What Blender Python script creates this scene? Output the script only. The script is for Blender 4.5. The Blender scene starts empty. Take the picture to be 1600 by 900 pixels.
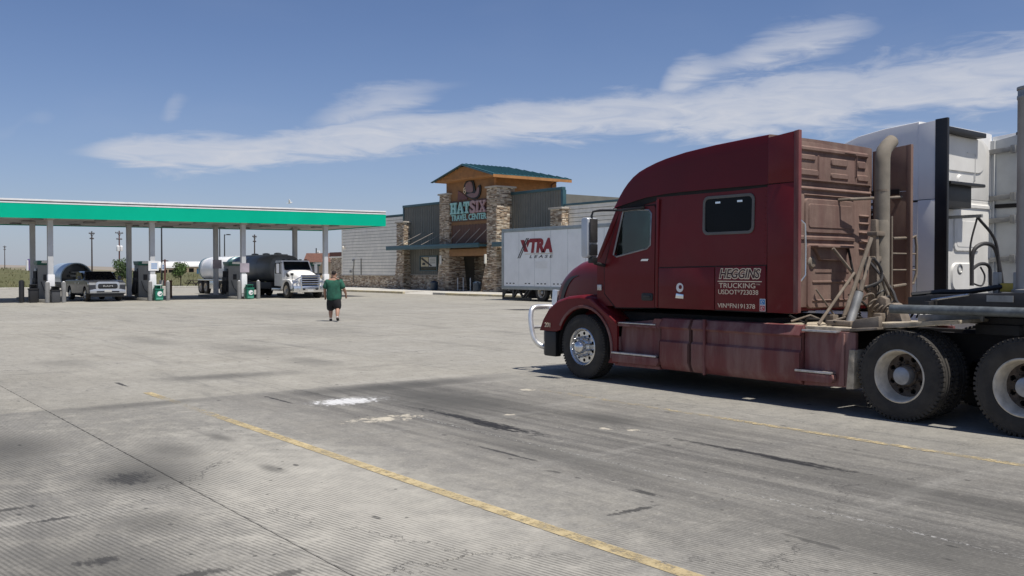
import bpy, bmesh, math, random
from mathutils import Vector, Matrix
R = math.radians
rnd = random.Random(7)
scn = bpy.context.scene
col = scn.collection

# ---------------------------------------------------------------- camera
cam_d = bpy.data.cameras.new("camera")
cam = bpy.data.objects.new("camera", cam_d)
col.objects.link(cam)
cam.location = (11.271, -10.159, 1.73)
cam.rotation_euler = (R(90) - math.atan(26 / 1480), 0, math.atan2(0.7944, 0.6074))
cam_d.sensor_width = 36
cam_d.lens = 36 * 1480 / 1600
cam_d.clip_start = 0.05
cam_d.clip_end = 9000
scn.camera = cam

# ---------------------------------------------------------------- light and sky
SUN_EL, SUN_AZ = R(67.5), R(5.0)          # azimuth measured from +X towards +Y
sv = Vector((math.cos(SUN_EL) * math.cos(SUN_AZ), math.cos(SUN_EL) * math.sin(SUN_AZ), math.sin(SUN_EL)))
sun_d = bpy.data.lights.new("sun", 'SUN')
sun_d.energy = 4.7
sun_d.angle = R(0.5)
sun_d.color = (1.0, 0.95, 0.88)
sun = bpy.data.objects.new("sun", sun_d)
sun.rotation_euler = (-sv).to_track_quat('-Z', 'Y').to_euler()
sun.location = (0, 0, 40)
col.objects.link(sun)
scn.view_settings.view_transform = 'Standard'
scn.view_settings.look = 'None'
scn.view_settings.exposure = 0.10
scn.view_settings.gamma = 1.0


class NT:
    """small helper to write node trees"""
    def __init__(s, tree):
        s.t = tree
        s.t.nodes.clear()

    def n(s, kind, ins=None, **props):
        nd = s.t.nodes.new(kind)
        for k, v in props.items():
            setattr(nd, k, v)
        for k, v in (ins or {}).items():
            s.set(nd.inputs[k], v)
        return nd

    def set(s, sock, v):
        if isinstance(v, bpy.types.NodeSocket):
            s.t.links.new(v, sock)
        else:
            sock.default_value = v

    def m(s, op, a, b=None, c=None, clamp=False):
        nd = s.t.nodes.new('ShaderNodeMath')
        nd.operation = op
        nd.use_clamp = clamp
        for i, v in enumerate((a, b, c)):
            if v is not None:
                s.set(nd.inputs[i], v)
        return nd.outputs[0]

    def step(s, x, a, b, smooth=True):     # smoothstep from a to b
        nd = s.t.nodes.new('ShaderNodeMapRange')
        nd.interpolation_type = 'SMOOTHSTEP' if smooth else 'LINEAR'
        s.set(nd.inputs[0], x)
        nd.inputs[1].default_value = a
        nd.inputs[2].default_value = b
        return nd.outputs[0]

    def mix(s, f, a, b, blend='MIX'):
        nd = s.t.nodes.new('ShaderNodeMix')
        nd.data_type = 'RGBA'
        nd.blend_type = blend
        s.set(nd.inputs[0], f)
        for i, v in ((6, a), (7, b)):
            if not isinstance(v, bpy.types.NodeSocket) and len(v) == 3:
                v = (*v, 1)
            s.set(nd.inputs[i], v)
        return nd.outputs[2]

    def noise(s, vec, scale, detail=4, rough=.55, dist=0):
        nd = s.t.nodes.new('ShaderNodeTexNoise')
        s.set(nd.inputs['Vector'], vec)
        nd.inputs['Scale'].default_value = scale
        nd.inputs['Detail'].default_value = detail
        nd.inputs['Roughness'].default_value = rough
        nd.inputs['Distortion'].default_value = dist
        return nd.outputs[0]

    def scale(s, vec, sc, off=(0, 0, 0)):
        nd = s.t.nodes.new('ShaderNodeMapping')
        s.set(nd.inputs[0], vec)
        nd.inputs['Scale'].default_value = sc
        nd.inputs['Location'].default_value = off
        return nd.outputs[0]

    def sep(s, vec):
        nd = s.t.nodes.new('ShaderNodeSeparateXYZ')
        s.set(nd.inputs[0], vec)
        return nd.outputs

    def comb(s, x, y, z):
        nd = s.t.nodes.new('ShaderNodeCombineXYZ')
        for i, v in enumerate((x, y, z)):
            s.set(nd.inputs[i], v)
        return nd.outputs[0]


def make_world():
    w = bpy.data.worlds.new("World")
    scn.world = w
    w.use_nodes = True
    t = NT(w.node_tree)
    sky = t.n('ShaderNodeTexSky')
    sky.sky_type = 'NISHITA'
    sky.sun_disc = False
    sky.sun_elevation = SUN_EL
    sky.sun_rotation = R(90) - SUN_AZ
    sky.altitude = 1600
    sky.air_density = 1.0
    sky.dust_density = .7
    sky.ozone_density = 2.6
    # cirrus: described by azimuth and elevation of the sky direction
    gen = t.n('ShaderNodeTexCoord').outputs['Generated']
    x, y, z = t.sep(gen)
    vx, vy = -0.7944, 0.6074                      # the direction azimuths are counted from
    fwd = t.m('ADD', t.m('MULTIPLY', x, vx), t.m('MULTIPLY', y, vy))
    rgt = t.m('ADD', t.m('MULTIPLY', x, vy), t.m('MULTIPLY', y, -vx))
    az = t.m('ARCTAN2', rgt, fwd)
    el = t.m('ARCSINE', z)
    ae = t.comb(az, el, 0.0)
    # the air over the plain: clear deep blue overhead, a pale lavender-grey haze low down
    skc = t.mix(1.0, sky.outputs[0], (.97, 1.02, 1.20), 'MULTIPLY')
    hz = t.m('POWER', 2.718, t.m('MULTIPLY', t.m('MAXIMUM', el, 0.0), -11.0))
    skc = t.mix(t.m('MULTIPLY', hz, .88), skc, (4.7, 5.15, 6.2))
    bg = t.n('ShaderNodeBackground', {'Color': skc, 'Strength': 0.074})
    n1 = t.noise(t.scale(ae, (5, 24, 1)), 1.0, 6, .58, .7)
    n2 = t.noise(t.scale(ae, (15, 75, 1), (3, 1, 0)), 1.0, 5, .6, 1.0)
    n3 = t.noise(t.scale(ae, (3, 8, 1), (7, 2, 0)), 1.0, 3, .5, .3)

    def curve(pts):                                # piecewise smooth function of azimuth
        c = t.n('ShaderNodeFloatCurve')
        cu = c.mapping.curves[0]
        c.mapping.clip_max_x = 1
        while len(cu.points) < len(pts):
            cu.points.new(.5, .5)
        for p, (a, v) in zip(cu.points, pts):
            p.location = ((a + .6) / 1.2, v)
        c.mapping.update()
        t.set(c.inputs['Value'], t.m('DIVIDE', t.m('ADD', az, .6), 1.2))
        return c.outputs[0]

    def px(a, b):
        return math.atan((a - 800) / 1480)

    def pe(a, b):
        return math.atan((424 - b) / 1480 * math.cos(math.atan((a - 800) / 1480)))
    band = [(70, 240, 1), (110, 239, 5), (170, 238, 17), (230, 237, 27), (300, 236, 32), (380, 240, 25), (440, 230, 22), (530, 218, 28), (620, 208, 30),
            (700, 204, 27), (800, 194, 28), (950, 184, 32), (1100, 176, 37), (1250, 160, 40), (1400, 143, 46), (1600, 122, 52)]
    cen = curve([(px(a, b), pe(a, b)) for a, b, h in band])
    hw = curve([(px(a, b), h / 1480) for a, b, h in band])

    def strip(cen, hw, amt, soft=.9, a1=1.7, a2=1.1, st=.4):
        d = t.m('DIVIDE', t.m('SUBTRACT', el, cen), hw)
        d = t.m('ADD', d, t.m('MULTIPLY', t.m('SUBTRACT', n1, .5), a1))
        d = t.m('ADD', d, t.m('MULTIPLY', t.m('SUBTRACT', n2, .5), a2))
        return t.m('MULTIPLY', t.m('MULTIPLY', t.m('SUBTRACT', 1.0, t.step(t.m('ABSOLUTE', d), st, st + soft)), amt), t.step(hw, .0015, .014))
    c1 = strip(cen, hw, .84, 1.0, 2.1, 1.7)
    w2 = [(1020, 150, 3), (1060, 125, 20), (1120, 108, 14), (1200, 82, 20), (1280, 62, 18), (1345, 48, 12), (1390, 40, 2)]
    c2 = strip(curve([(px(a, b), pe(a, b)) for a, b, h in w2]), curve([(px(a, b), h / 1480) for a, b, h in w2]), .72, 1.7, 3.0, 2.6, .05)
    w3 = [(460, 200, 2), (510, 182, 12), (580, 166, 22), (650, 150, 14), (710, 135, 6), (760, 128, 1)]
    c3 = strip(curve([(px(a, b), pe(a, b)) for a, b, h in w3]), curve([(px(a, b), h / 1480) for a, b, h in w3]), .66, 1.8, 3.0, 2.6, .05)
    w4 = [(215, 190, 1), (250, 182, 5), (272, 166, 13), (300, 157, 4), (325, 152, 1)]
    c4 = strip(curve([(px(a, b), pe(a, b)) for a, b, h in w4]), curve([(px(a, b), h / 1480) for a, b, h in w4]), .5, 1.8, 2.6, 2.6, .05)
    w5 = [(-10, 215, 6), (20, 208, 6), (40, 188, 5), (70, 184, 8), (100, 186, 1)]
    c5 = strip(curve([(px(a, b), pe(a, b)) for a, b, h in w5]), curve([(px(a, b), h / 1480) for a, b, h in w5]), .45, 1.8, 2.6, 2.6, .05)
    # very thin veil everywhere
    veil = t.m('MULTIPLY', t.step(n3, .42, .78), .07)
    dens = c1
    for c in (c2, c3, c4, c5, veil):
        dens = t.m('MAXIMUM', dens, c)
    dens = t.m('MULTIPLY', dens, t.m('ADD', t.m('MULTIPLY', n2, 1.1), .32), clamp=True)
    dens = t.m('MULTIPLY', dens, t.step(el, 0.0, .06))
    cl = t.n('ShaderNodeBackground', {'Color': (.56, .58, .64, 1), 'Strength': 1.0})
    mx = t.n('ShaderNodeMixShader', {0: dens})
    t.t.links.new(bg.outputs[0], mx.inputs[1])
    t.t.links.new(cl.outputs[0], mx.inputs[2])
    out = t.n('ShaderNodeOutputWorld')
    t.t.links.new(mx.outputs[0], out.inputs[0])


make_world()


# ---------------------------------------------------------------- materials
MATS = {}


def mat(name, c, rough=.5, metal=0.0, var=.18, vs=2.5, bump=0.0, bs=60, coat=0.0, dust=None, spec=.5, emit=None, stretch=(1, 1, 1)):
    """principled material with procedural tone variation, grain and (optionally) dust"""
    if name in MATS:
        return MATS[name]
    m = bpy.data.materials.new(name)
    m.use_nodes = True
    t = NT(m.node_tree)
    pos = t.n('ShaderNodeNewGeometry').outputs['Position']
    v = t.scale(pos, stretch)
    nz = t.noise(v, vs, 5, .6)
    base = t.mix(t.step(nz, .3, .7), tuple(k * (1 - var) for k in c), tuple(min(1, k * (1 + var)) for k in c))
    rg = t.m('ADD', t.m('MULTIPLY', t.m('SUBTRACT', nz, .5), .22), rough)
    cw = coat
    if dust:
        dc, amt, ds = dust[:3]
        dn = t.noise(t.scale(pos, ds), 1.0, 6, .65)
        dm = t.m('MULTIPLY', t.step(dn, .34, .72), amt)
        dm = t.m('ADD', dm, amt * .35)
        base = t.mix(dm, base, dc)
        rg = t.m('ADD', rg, t.m('MULTIPLY', dm, .5))
        cw = t.m('MULTIPLY', t.m('SUBTRACT', 1.0, dm, clamp=True), coat)
    p = t.n('ShaderNodeBsdfPrincipled', {'Base Color': base, 'Roughness': rg, 'Metallic': metal, 'Specular IOR Level': spec})
    t.set(p.inputs['Coat Weight'], cw)
    p.inputs['Coat Roughness'].default_value = .06
    if emit:
        p.inputs['Emission Color'].default_value = (*emit, 1)
        p.inputs['Emission Strength'].default_value = 1
    if bump:
        bn = t.noise(pos, bs, 4, .6)
        b = t.n('ShaderNodeBump', {'Height': bn, 'Strength': bump, 'Distance': .01})
        t.set(p.inputs['Normal'], b.outputs[0])
    o = t.n('ShaderNodeOutputMaterial')
    t.t.links.new(p.outputs[0], o.inputs[0])
    MATS[name] = m
    return m


def glass(name, c, alpha, rough=.03):
    if name in MATS:
        return MATS[name]
    m = bpy.data.materials.new(name)
    m.use_nodes = True
    t = NT(m.node_tree)
    tr = t.n('ShaderNodeBsdfTransparent', {'Color': (*c, 1)})
    pos = t.n('ShaderNodeNewGeometry').outputs['Position']
    sm = t.m('MULTIPLY', t.noise(pos, 6, 4), .05)
    gl = t.n('ShaderNodeBsdfGlossy', {'Color': (.9, .95, .95, 1), 'Roughness': t.m('ADD', sm, rough)})
    fr = t.n('ShaderNodeFresnel', {'IOR': 1.45})
    mx = t.n('ShaderNodeMixShader', {0: t.m('ADD', fr.outputs[0], 1 - alpha, clamp=True)})
    t.t.links.new(tr.outputs[0], mx.inputs[1])
    t.t.links.new(gl.outputs[0], mx.inputs[2])
    o = t.n('ShaderNodeOutputMaterial')
    t.t.links.new(mx.outputs[0], o.inputs[0])
    MATS[name] = m
    return m


def stone_mat(name, rough=.85):
    """each stone keeps its own colour in the attribute 'tone'"""
    m = bpy.data.materials.new(name)
    m.use_nodes = True
    t = NT(m.node_tree)
    at = t.n('ShaderNodeAttribute', attribute_name='tone')
    pos = t.n('ShaderNodeNewGeometry').outputs['Position']
    nz = t.noise(pos, 9, 5, .65)
    c = t.mix(.35, at.outputs['Color'], t.mix(nz, (.1, .08, .06), (.5, .43, .35)), 'SOFT_LIGHT')
    b = t.n('ShaderNodeBump', {'Height': t.noise(pos, 22, 5, .7), 'Strength': .8, 'Distance': .03})
    p = t.n('ShaderNodeBsdfPrincipled', {'Base Color': c, 'Roughness': rough, 'Normal': b.outputs[0]})
    o = t.n('ShaderNodeOutputMaterial')
    t.t.links.new(p.outputs[0], o.inputs[0])
    MATS[name] = m
    return m


DUST = (.27, .20, .155)
M = dict(
    red=mat('burgundy_paint', (.14, .0075, .0115), .32, coat=.16, spec=.16, var=.1, vs=1.2, dust=((.2, .10, .085), .10, (1.6, 1.6, 1.0))),
    red_roof=mat('burgundy_roof_paint', (.112, .0065, .0105), .32, coat=.14, spec=.16, var=.08, vs=1.0),
    red_dusty=mat('dusty_burgundy_paint', (.12, .010, .015), .45, coat=.08, spec=.25, var=.15, dust=((.30, .2, .175), .52, (4, 4, .7))),
    brown_dust=mat('dust_caked_paint', (.235, .165, .132), .85, var=.18, vs=4, bump=.25, bs=30, dust=((.135, .07, .06), .6, (3.5, 3.5, .45))),
    brown_dust2=mat('dust_caked_dark_paint', (.12, .062, .052), .75, var=.2, vs=3, dust=((.27, .2, .15), .4, (2, 2, .6))),
    tan_pipe=mat('dusty_pipe', (.235, .2, .16), .75, var=.25, vs=8, bump=.3, bs=80, dust=((.15, .115, .085), .6, (5, 5, 2))),
    stack=mat('dusty_grey_stack', (.185, .168, .138), .7, var=.2, vs=6, bump=.2, bs=80, dust=((.27, .225, .17), .4, (4, 4, 1))),
    cream_dust=mat('pale_dust_deck', (.42, .36, .27), .9, var=.3, vs=9, bump=.6, bs=60),
    chrome=mat('chrome', (.75, .76, .78), .14, 1.0, var=.06),
    alu=mat('polished_aluminium', (.68, .68, .67), .28, 1.0, var=.12, vs=14),
    alu_dusty=mat('dusty_aluminium', (.55, .52, .5), .45, .8, var=.2, vs=12),
    tyre=mat('tyre_rubber', (.022, .021, .02), .82, var=.3, vs=6, bump=.3, bs=120, dust=((.12, .105, .085), .32, (3, 3, 3))),
    black=mat('black_plastic', (.014, .014, .015), .5, var=.2),
    blackm=mat('black_steel', (.02, .02, .022), .55, var=.35, vs=5, bump=.15, dust=((.16, .14, .12), .12, (2, 2, 2))),
    dark=mat('dark_underbody', (.018, .016, .015), .9, var=.3),  # near-black for underbody, drums, hoses and gaps
    rim_cream=mat('dusty_white_rim', (.62, .56, .46), .6, var=.2, vs=8),
    hub_brown=mat('dirty_brake_hub', (.085, .065, .05), .75, var=.35, vs=12, bump=.4),
    hub_grey=mat('grey_hub_cap', (.3, .31, .33), .38, .6, var=.2, vs=9),
    white_paint=mat('white_truck_paint', (.88, .87, .84), .4, coat=.15, spec=.3, var=.03, vs=1.2),
    white_back=mat('white_back_wall', (.74, .73, .69), .5, var=.06, vs=2, dust=((.45, .41, .34), .16, (2, 2, 1))),
    grey_plate=mat('pale_grey_fairing', (.55, .56, .54), .5, var=.08),
    grey_steel=mat('grey_steel', (.27, .27, .26), .5, .5, var=.22, vs=6, bump=.1),
    grey_tube=mat('weathered_grey_tube', (.13, .145, .15), .5, .35, var=.3, vs=9, bump=.15),
    gold=mat('cream_gold_lettering', (.80, .66, .48), .5, var=.08, vs=20),
    darkred=mat('dark_red_letter', (.05, .012, .014), .45, var=.1),
    sticker_w=mat('sticker_white', (.78, .78, .76), .5, var=.04),
    sticker_b=mat('sticker_blue', (.05, .22, .5), .5, var=.1),
    sticker_r=mat('sticker_red', (.5, .06, .07), .5, var=.1),
    amber=mat('amber_lens', (.5, .2, .05), .3, var=.1),
    interior=mat('cab_interior', (.035, .036, .04), .8, var=.2),
    mirror_shell=mat('mirror_shell', (.5, .52, .54), .3, .3, coat=.5, var=.08),
    glassdark=mat('dark_tinted_glass', (.006, .007, .009), .12, var=.2, vs=2, spec=.12),
    glass=glass('cab_glass', (.45, .63, .58), .97),
    guard=mat('brushed_guard_steel', (.82, .82, .81), .38, .75, var=.08, vs=9),
    rubber_grey=mat('grey_window_seal', (.13, .125, .115), .6, var=.1),
)

# ---------------------------------------------------------------- mesh helpers
def tag(o, label=None, cat=None, group=None, kind=None):
    if label:
        o['label'] = label
    if cat:
        o['category'] = cat
    if group:
        o['group'] = group
    if kind:
        o['kind'] = kind
    return o


def thing(name, label, cat, loc=(0, 0, 0), rz=0.0, group=None):
    o = bpy.data.objects.new(name, None)
    o.empty_display_size = .3
    o.location = loc
    o.rotation_euler = (0, 0, rz)
    col.objects.link(o)
    return tag(o, label, cat, group)


def kids(o):
    return [c for c in bpy.data.objects if c.parent is o]


def copy_tree(o, parent=None, index=None):
    if index is None:
        index = {}
        for q in bpy.data.objects:
            index.setdefault(q.parent, []).append(q)
    c = o.copy()
    col.objects.link(c)
    c.parent = parent
    for ch in index.get(o, []):
        copy_tree(ch, c, index)
    return c


class MB:
    """collects shapes, then links them as one mesh object"""
    def __init__(s, org=(0, 0, 0)):
        s.v, s.f, s.o = [], [], Vector(org)

    def add(s, vs, fs):
        n = len(s.v)
        s.v += [tuple(p) for p in vs]
        s.f += [tuple(i + n for i in f) for f in fs]
        return s

    def box(s, x0, x1, y0, y1, z0, z1):
        return s.add([(x0, y0, z0), (x1, y0, z0), (x1, y1, z0), (x0, y1, z0), (x0, y0, z1), (x1, y0, z1), (x1, y1, z1), (x0, y1, z1)],
                     [(3, 2, 1, 0), (4, 5, 6, 7), (0, 1, 5, 4), (1, 2, 6, 5), (2, 3, 7, 6), (3, 0, 4, 7)])

    def bar(s, a, b, w, h, up=(0, 0, 1)):
        """square bar from a to b"""
        a, b = Vector(a), Vector(b)
        d = (b - a).normalized()
        u = Vector(up)
        if abs(d.dot(u)) > .95:
            u = Vector((1, 0, 0))
        x = d.cross(u).normalized() * w / 2
        y = x.cross(d).normalized() * h / 2
        return s.add([a - x - y, a + x - y, a + x + y, a - x + y, b - x - y, b + x - y, b + x + y, b - x + y],
                     [(0, 1, 2, 3), (7, 6, 5, 4), (4, 5, 1, 0), (5, 6, 2, 1), (6, 7, 3, 2), (7, 4, 0, 3)])

    def prism(s, pts, axis, a, b):
        """polygon in the plane across an axis ('x': (y,z), 'y': (x,z), 'z': (x,y)), pushed from a to b"""
        def P(p, t):
            return {'x': (t, p[0], p[1]), 'y': (p[0], t, p[1]), 'z': (p[0], p[1], t)}[axis]
        n = len(pts)
        vs = [P(p, a) for p in pts] + [P(p, b) for p in pts]
        return s.add(vs, [tuple(range(n)), tuple(range(2 * n - 1, n - 1, -1))] + [(i, i + n, (i + 1) % n + n, (i + 1) % n) for i in range(n)])

    def tube(s, pts, r, n=8, caps=True):
        pts = [Vector(p) for p in pts]
        rs = r if isinstance(r, (list, tuple)) else [r] * len(pts)
        vs, fs = [], []
        pu = None
        for i, p in enumerate(pts):
            d = (pts[min(i + 1, len(pts) - 1)] - pts[max(i - 1, 0)]).normalized()
            if pu is None:
                pu = Vector((0, 0, 1)) if abs(d.z) < .9 else Vector((1, 0, 0))
            x = d.cross(pu).normalized()
            pu = x.cross(d).normalized()
            for k in range(n):
                a = 2 * math.pi * k / n
                vs.append(p + (x * math.cos(a) + pu * math.sin(a)) * rs[i])
        for i in range(len(pts) - 1):
            for k in range(n):
                fs.append((i * n + k, i * n + (k + 1) % n, (i + 1) * n + (k + 1) % n, (i + 1) * n + k))
        if caps:
            fs.append(tuple(range(n - 1, -1, -1)))
            m = (len(pts) - 1) * n
            fs.append(tuple(range(m, m + n)))
        return s.add(vs, fs)

    def lathe(s, prof, c, axis='y', n=32, close=False, cap=False):
        """prof: (radius, distance along the axis)"""
        vs, fs = [], []
        for r, h in prof:
            for k in range(n):
                a = 2 * math.pi * k / n
                p, q = r * math.cos(a), r * math.sin(a)
                d = {'x': (h, p, q), 'y': (p, h, q), 'z': (p, q, h)}[axis]
                vs.append((c[0] + d[0], c[1] + d[1], c[2] + d[2]))
        m = len(prof)
        for i in range(m - 1 + (1 if close else 0)):
            j = (i + 1) % m
            for k in range(n):
                fs.append((i * n + k, j * n + k, j * n + (k + 1) % n, i * n + (k + 1) % n))
        if cap and not close:
            if prof[0][0] > 1e-4:
                fs.append(tuple(range(n)))
            if prof[-1][0] > 1e-4:
                fs.append(tuple(range((m - 1) * n + n - 1, (m - 1) * n - 1, -1)))
        return s.add(vs, fs)

    def grid(s, rows):
        """rows of points, skinned"""
        n = len(rows[0])
        vs = [p for r in rows for p in r]
        fs = [(i * n + k, i * n + k + 1, (i + 1) * n + k + 1, (i + 1) * n + k) for i in range(len(rows) - 1) for k in range(n - 1)]
        return s.add(vs, fs)

    def panel(s, outer, inner, wf, th, N=40, rings=3):
        """panel standing in the x-z plane with a hole; wf(x,z) gives its y, th its thickness"""
        cx = sum(p[0] for p in inner) / len(inner)
        cz = sum(p[1] for p in inner) / len(inner)
        angs = {round(2 * math.pi * k / N, 5) for k in range(N)}
        for p in list(outer) + list(inner):
            angs.add(round(math.atan2(p[1] - cz, p[0] - cx) % (2 * math.pi), 5))
        angs = sorted(angs)

        def hit(poly, a):
            d = (math.cos(a), math.sin(a))
            best = None
            for i in range(len(poly)):
                p, q = poly[i], poly[(i + 1) % len(poly)]
                ex, ez = q[0] - p[0], q[1] - p[1]
                den = d[0] * ez - d[1] * ex
                if abs(den) < 1e-9:
                    continue
                tt = ((p[0] - cx) * ez - (p[1] - cz) * ex) / den
                uu = ((p[0] - cx) * d[1] - (p[1] - cz) * d[0]) / den
                if tt > 0 and -1e-6 <= uu <= 1 + 1e-6:
                    best = tt if best is None else max(best, tt)
            return (cx + d[0] * best, cz + d[1] * best)
        n = len(angs)
        O = [hit(outer, a) for a in angs]
        I = [hit(inner, a) for a in angs]
        rows = []
        for k in range(rings + 1):
            t = k / rings
            rows.append([(o[0] * (1 - t) + i[0] * t, o[1] * (1 - t) + i[1] * t) for o, i in zip(O, I)])
        vs = [(p[0], wf(*p), p[1]) for r in rows for p in r] + [(p[0], wf(*p) + th, p[1]) for r in (rows[0], rows[-1]) for p in r]
        fs = []
        for k in range(rings):
            for i in range(n):
                j = (i + 1) % n
                fs.append((k * n + i, k * n + j, (k + 1) * n + j, (k + 1) * n + i))
        b = (rings + 1) * n
        for i in range(n):
            j = (i + 1) % n
            fs.append((i, b + i, b + j, j))
            fs.append((rings * n + j, b + n + j, b + n + i, rings * n + i))
            fs.append((b + i, b + n + i, b + n + j, b + j))
        return s.add(vs, fs)

    def text(s, body, w, h, at, xdir=(1, 0, 0), up=(0, 0, 1), depth=.006, bold=0.0, shear=0.0):
        cu = bpy.data.curves.new('t', 'FONT')
        cu.body = body
        cu.offset = bold
        cu.shear = shear
        cu.extrude = .5
        cu.resolution_u = 3
        o = bpy.data.objects.new('t', cu)
        me = bpy.data.meshes.new_from_object(o)
        vs = [v.co.copy() for v in me.vertices]
        fs = [tuple(p.vertices) for p in me.polygons]
        cu.offset = 0.0
        mr = bpy.data.meshes.new_from_object(o)
        rv = [v.co.copy() for v in mr.vertices]
        x0, x1 = min(v.x for v in rv), max(v.x for v in rv)
        y0, y1 = min(v.y for v in rv), max(v.y for v in rv)
        bpy.data.meshes.remove(mr)
        X, U = Vector(xdir), Vector(up)
        Nn = X.cross(U)
        a = Vector(at)
        out = [a + X * ((v.x - x0) / (x1 - x0) * w) + U * ((v.y - y0) / (y1 - y0) * h) + Nn * ((v.z + .5) * depth) for v in vs]
        bpy.data.objects.remove(o)
        bpy.data.curves.remove(cu)
        bpy.data.meshes.remove(me)
        return s.add(out, fs)

    def mirror_y(s, c):
        n = len(s.v)
        s.v += [(p[0], 2 * c - p[1], p[2]) for p in s.v]
        s.f += [tuple(i + n for i in reversed(f)) for f in s.f]
        return s

    def flip_y(s, c):
        s.v = [(p[0], 2 * c - p[1], p[2]) for p in s.v]
        s.f = [tuple(reversed(f)) for f in s.f]
        return s

    def rot_z(s, a):
        ca, sa = math.cos(a), math.sin(a)
        s.v = [(p[0] * ca - p[1] * sa, p[0] * sa + p[1] * ca, p[2]) for p in s.v]
        return s

    def shift(s, d):
        s.v = [(p[0] + d[0], p[1] + d[1], p[2] + d[2]) for p in s.v]
        return s

    def build(s, name, m, parent=None, bevel=0.0, smooth=35, segs=2, tones=None, kind=None, label=None):
        me = bpy.data.meshes.new(name)
        me.from_pydata([Vector(p) - s.o for p in s.v], [], s.f)
        bm = bmesh.new()
        bm.from_mesh(me)
        bmesh.ops.recalc_face_normals(bm, faces=bm.faces)
        if bevel:
            es = [e for e in bm.edges if len(e.link_faces) == 2 and e.calc_face_angle(0) > .5]
            bmesh.ops.bevel(bm, geom=es, offset=bevel, segments=segs, profile=.6, affect='EDGES', clamp_overlap=True)
        bm.to_mesh(me)
        bm.free()
        if smooth:
            me.polygons.foreach_set('use_smooth', [True] * len(me.polygons))
            me.set_sharp_from_angle(angle=R(smooth))
        if tones:
            at = me.color_attributes.new('tone', 'FLOAT_COLOR', 'CORNER')
            data = []
            for p in me.polygons:
                data += list(tones[p.index]) * p.loop_total
            at.data.foreach_set('color', data)
        me.materials.append(m if not isinstance(m, str) else M[m])
        o = bpy.data.objects.new(name, me)
        col.objects.link(o)
        if parent is not None:
            o.parent = parent
        tag(o, label, None, None, kind)
        return o


def rrect(x0, x1, z0, z1, r, n=4):
    out = []
    for cx, cz, a0 in ((x1 - r, z1 - r, 0), (x0 + r, z1 - r, 90), (x0 + r, z0 + r, 180), (x1 - r, z0 + r, 270)):
        for k in range(n + 1):
            a = R(a0 + 90 * k / n)
            out.append((cx + r * math.cos(a), cz + r * math.sin(a)))
    return out


def skin_obj(name, verts, edges, m, parent, sub=2):
    """verts: (x,y,z,r) or (x,y,z,rx,ry); one smooth tapered body"""
    me = bpy.data.meshes.new(name)
    me.from_pydata([v[:3] for v in verts], edges, [])
    o = bpy.data.objects.new(name, me)
    col.objects.link(o)
    md = o.modifiers.new('skin', 'SKIN')
    md.use_smooth_shade = True
    for i, v in enumerate(verts):
        sk = me.skin_vertices[0].data[i]
        sk.radius = (v[3], v[4] if len(v) > 4 else v[3])
        sk.use_root = (i == 0)
    s = o.modifiers.new('sub', 'SUBSURF')
    s.levels = sub
    s.render_levels = sub
    me.materials.append(m)
    if parent is not None:
        o.parent = parent
    return o


# stone veneer: courses of ledge stones standing proud by different depths, each with its own colour
STONE_COL = [(.60, .50, .38), (.46, .36, .26), (.68, .59, .47), (.34, .255, .185), (.62, .53, .42), (.26, .195, .145), (.54, .42, .30), (.78, .70, .58)]


def veneer(mb, tones, face, a0, a1, z0, z1, at, out, hmin=.07, hmax=.13, lmin=.18, lmax=.55, taper=0.0):
    """face 'y' (courses run along x) or 'x' (along y); at = plane position, out = +-1 direction the stones face"""
    z = z0
    while z < z1 - .01:
        h = min(rnd.uniform(hmin, hmax), z1 - z)
        tz = taper * (1 - (z - z0) / (z1 - z0))
        a = a0 - tz
        e = a1 + tz
        a += 0
        while a < e - .01:
            l = rnd.uniform(lmin, lmax)
            if e - a - l < .12:
                l = e - a
            d = rnd.uniform(.015, .07) + tz
            g = .006
            n0 = len(mb.f)
            p, q = sorted((at - out * .03, at + out * d))
            if face == 'y':
                mb.box(a + g, a + l - g, p, q, z + g * 2, z + h - g)
            else:
                mb.box(p, q, a + g, a + l - g, z + g, z + h - g)
            c = rnd.choice(STONE_COL)
            k = rnd.uniform(.75, 1.2)
            tones += [(c[0] * k, c[1] * k, c[2] * k, 1)] * (len(mb.f) - n0)
            a += l
        z += h


stone_mat('ledge_stone')
M['stone'] = MATS['ledge_stone']

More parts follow.
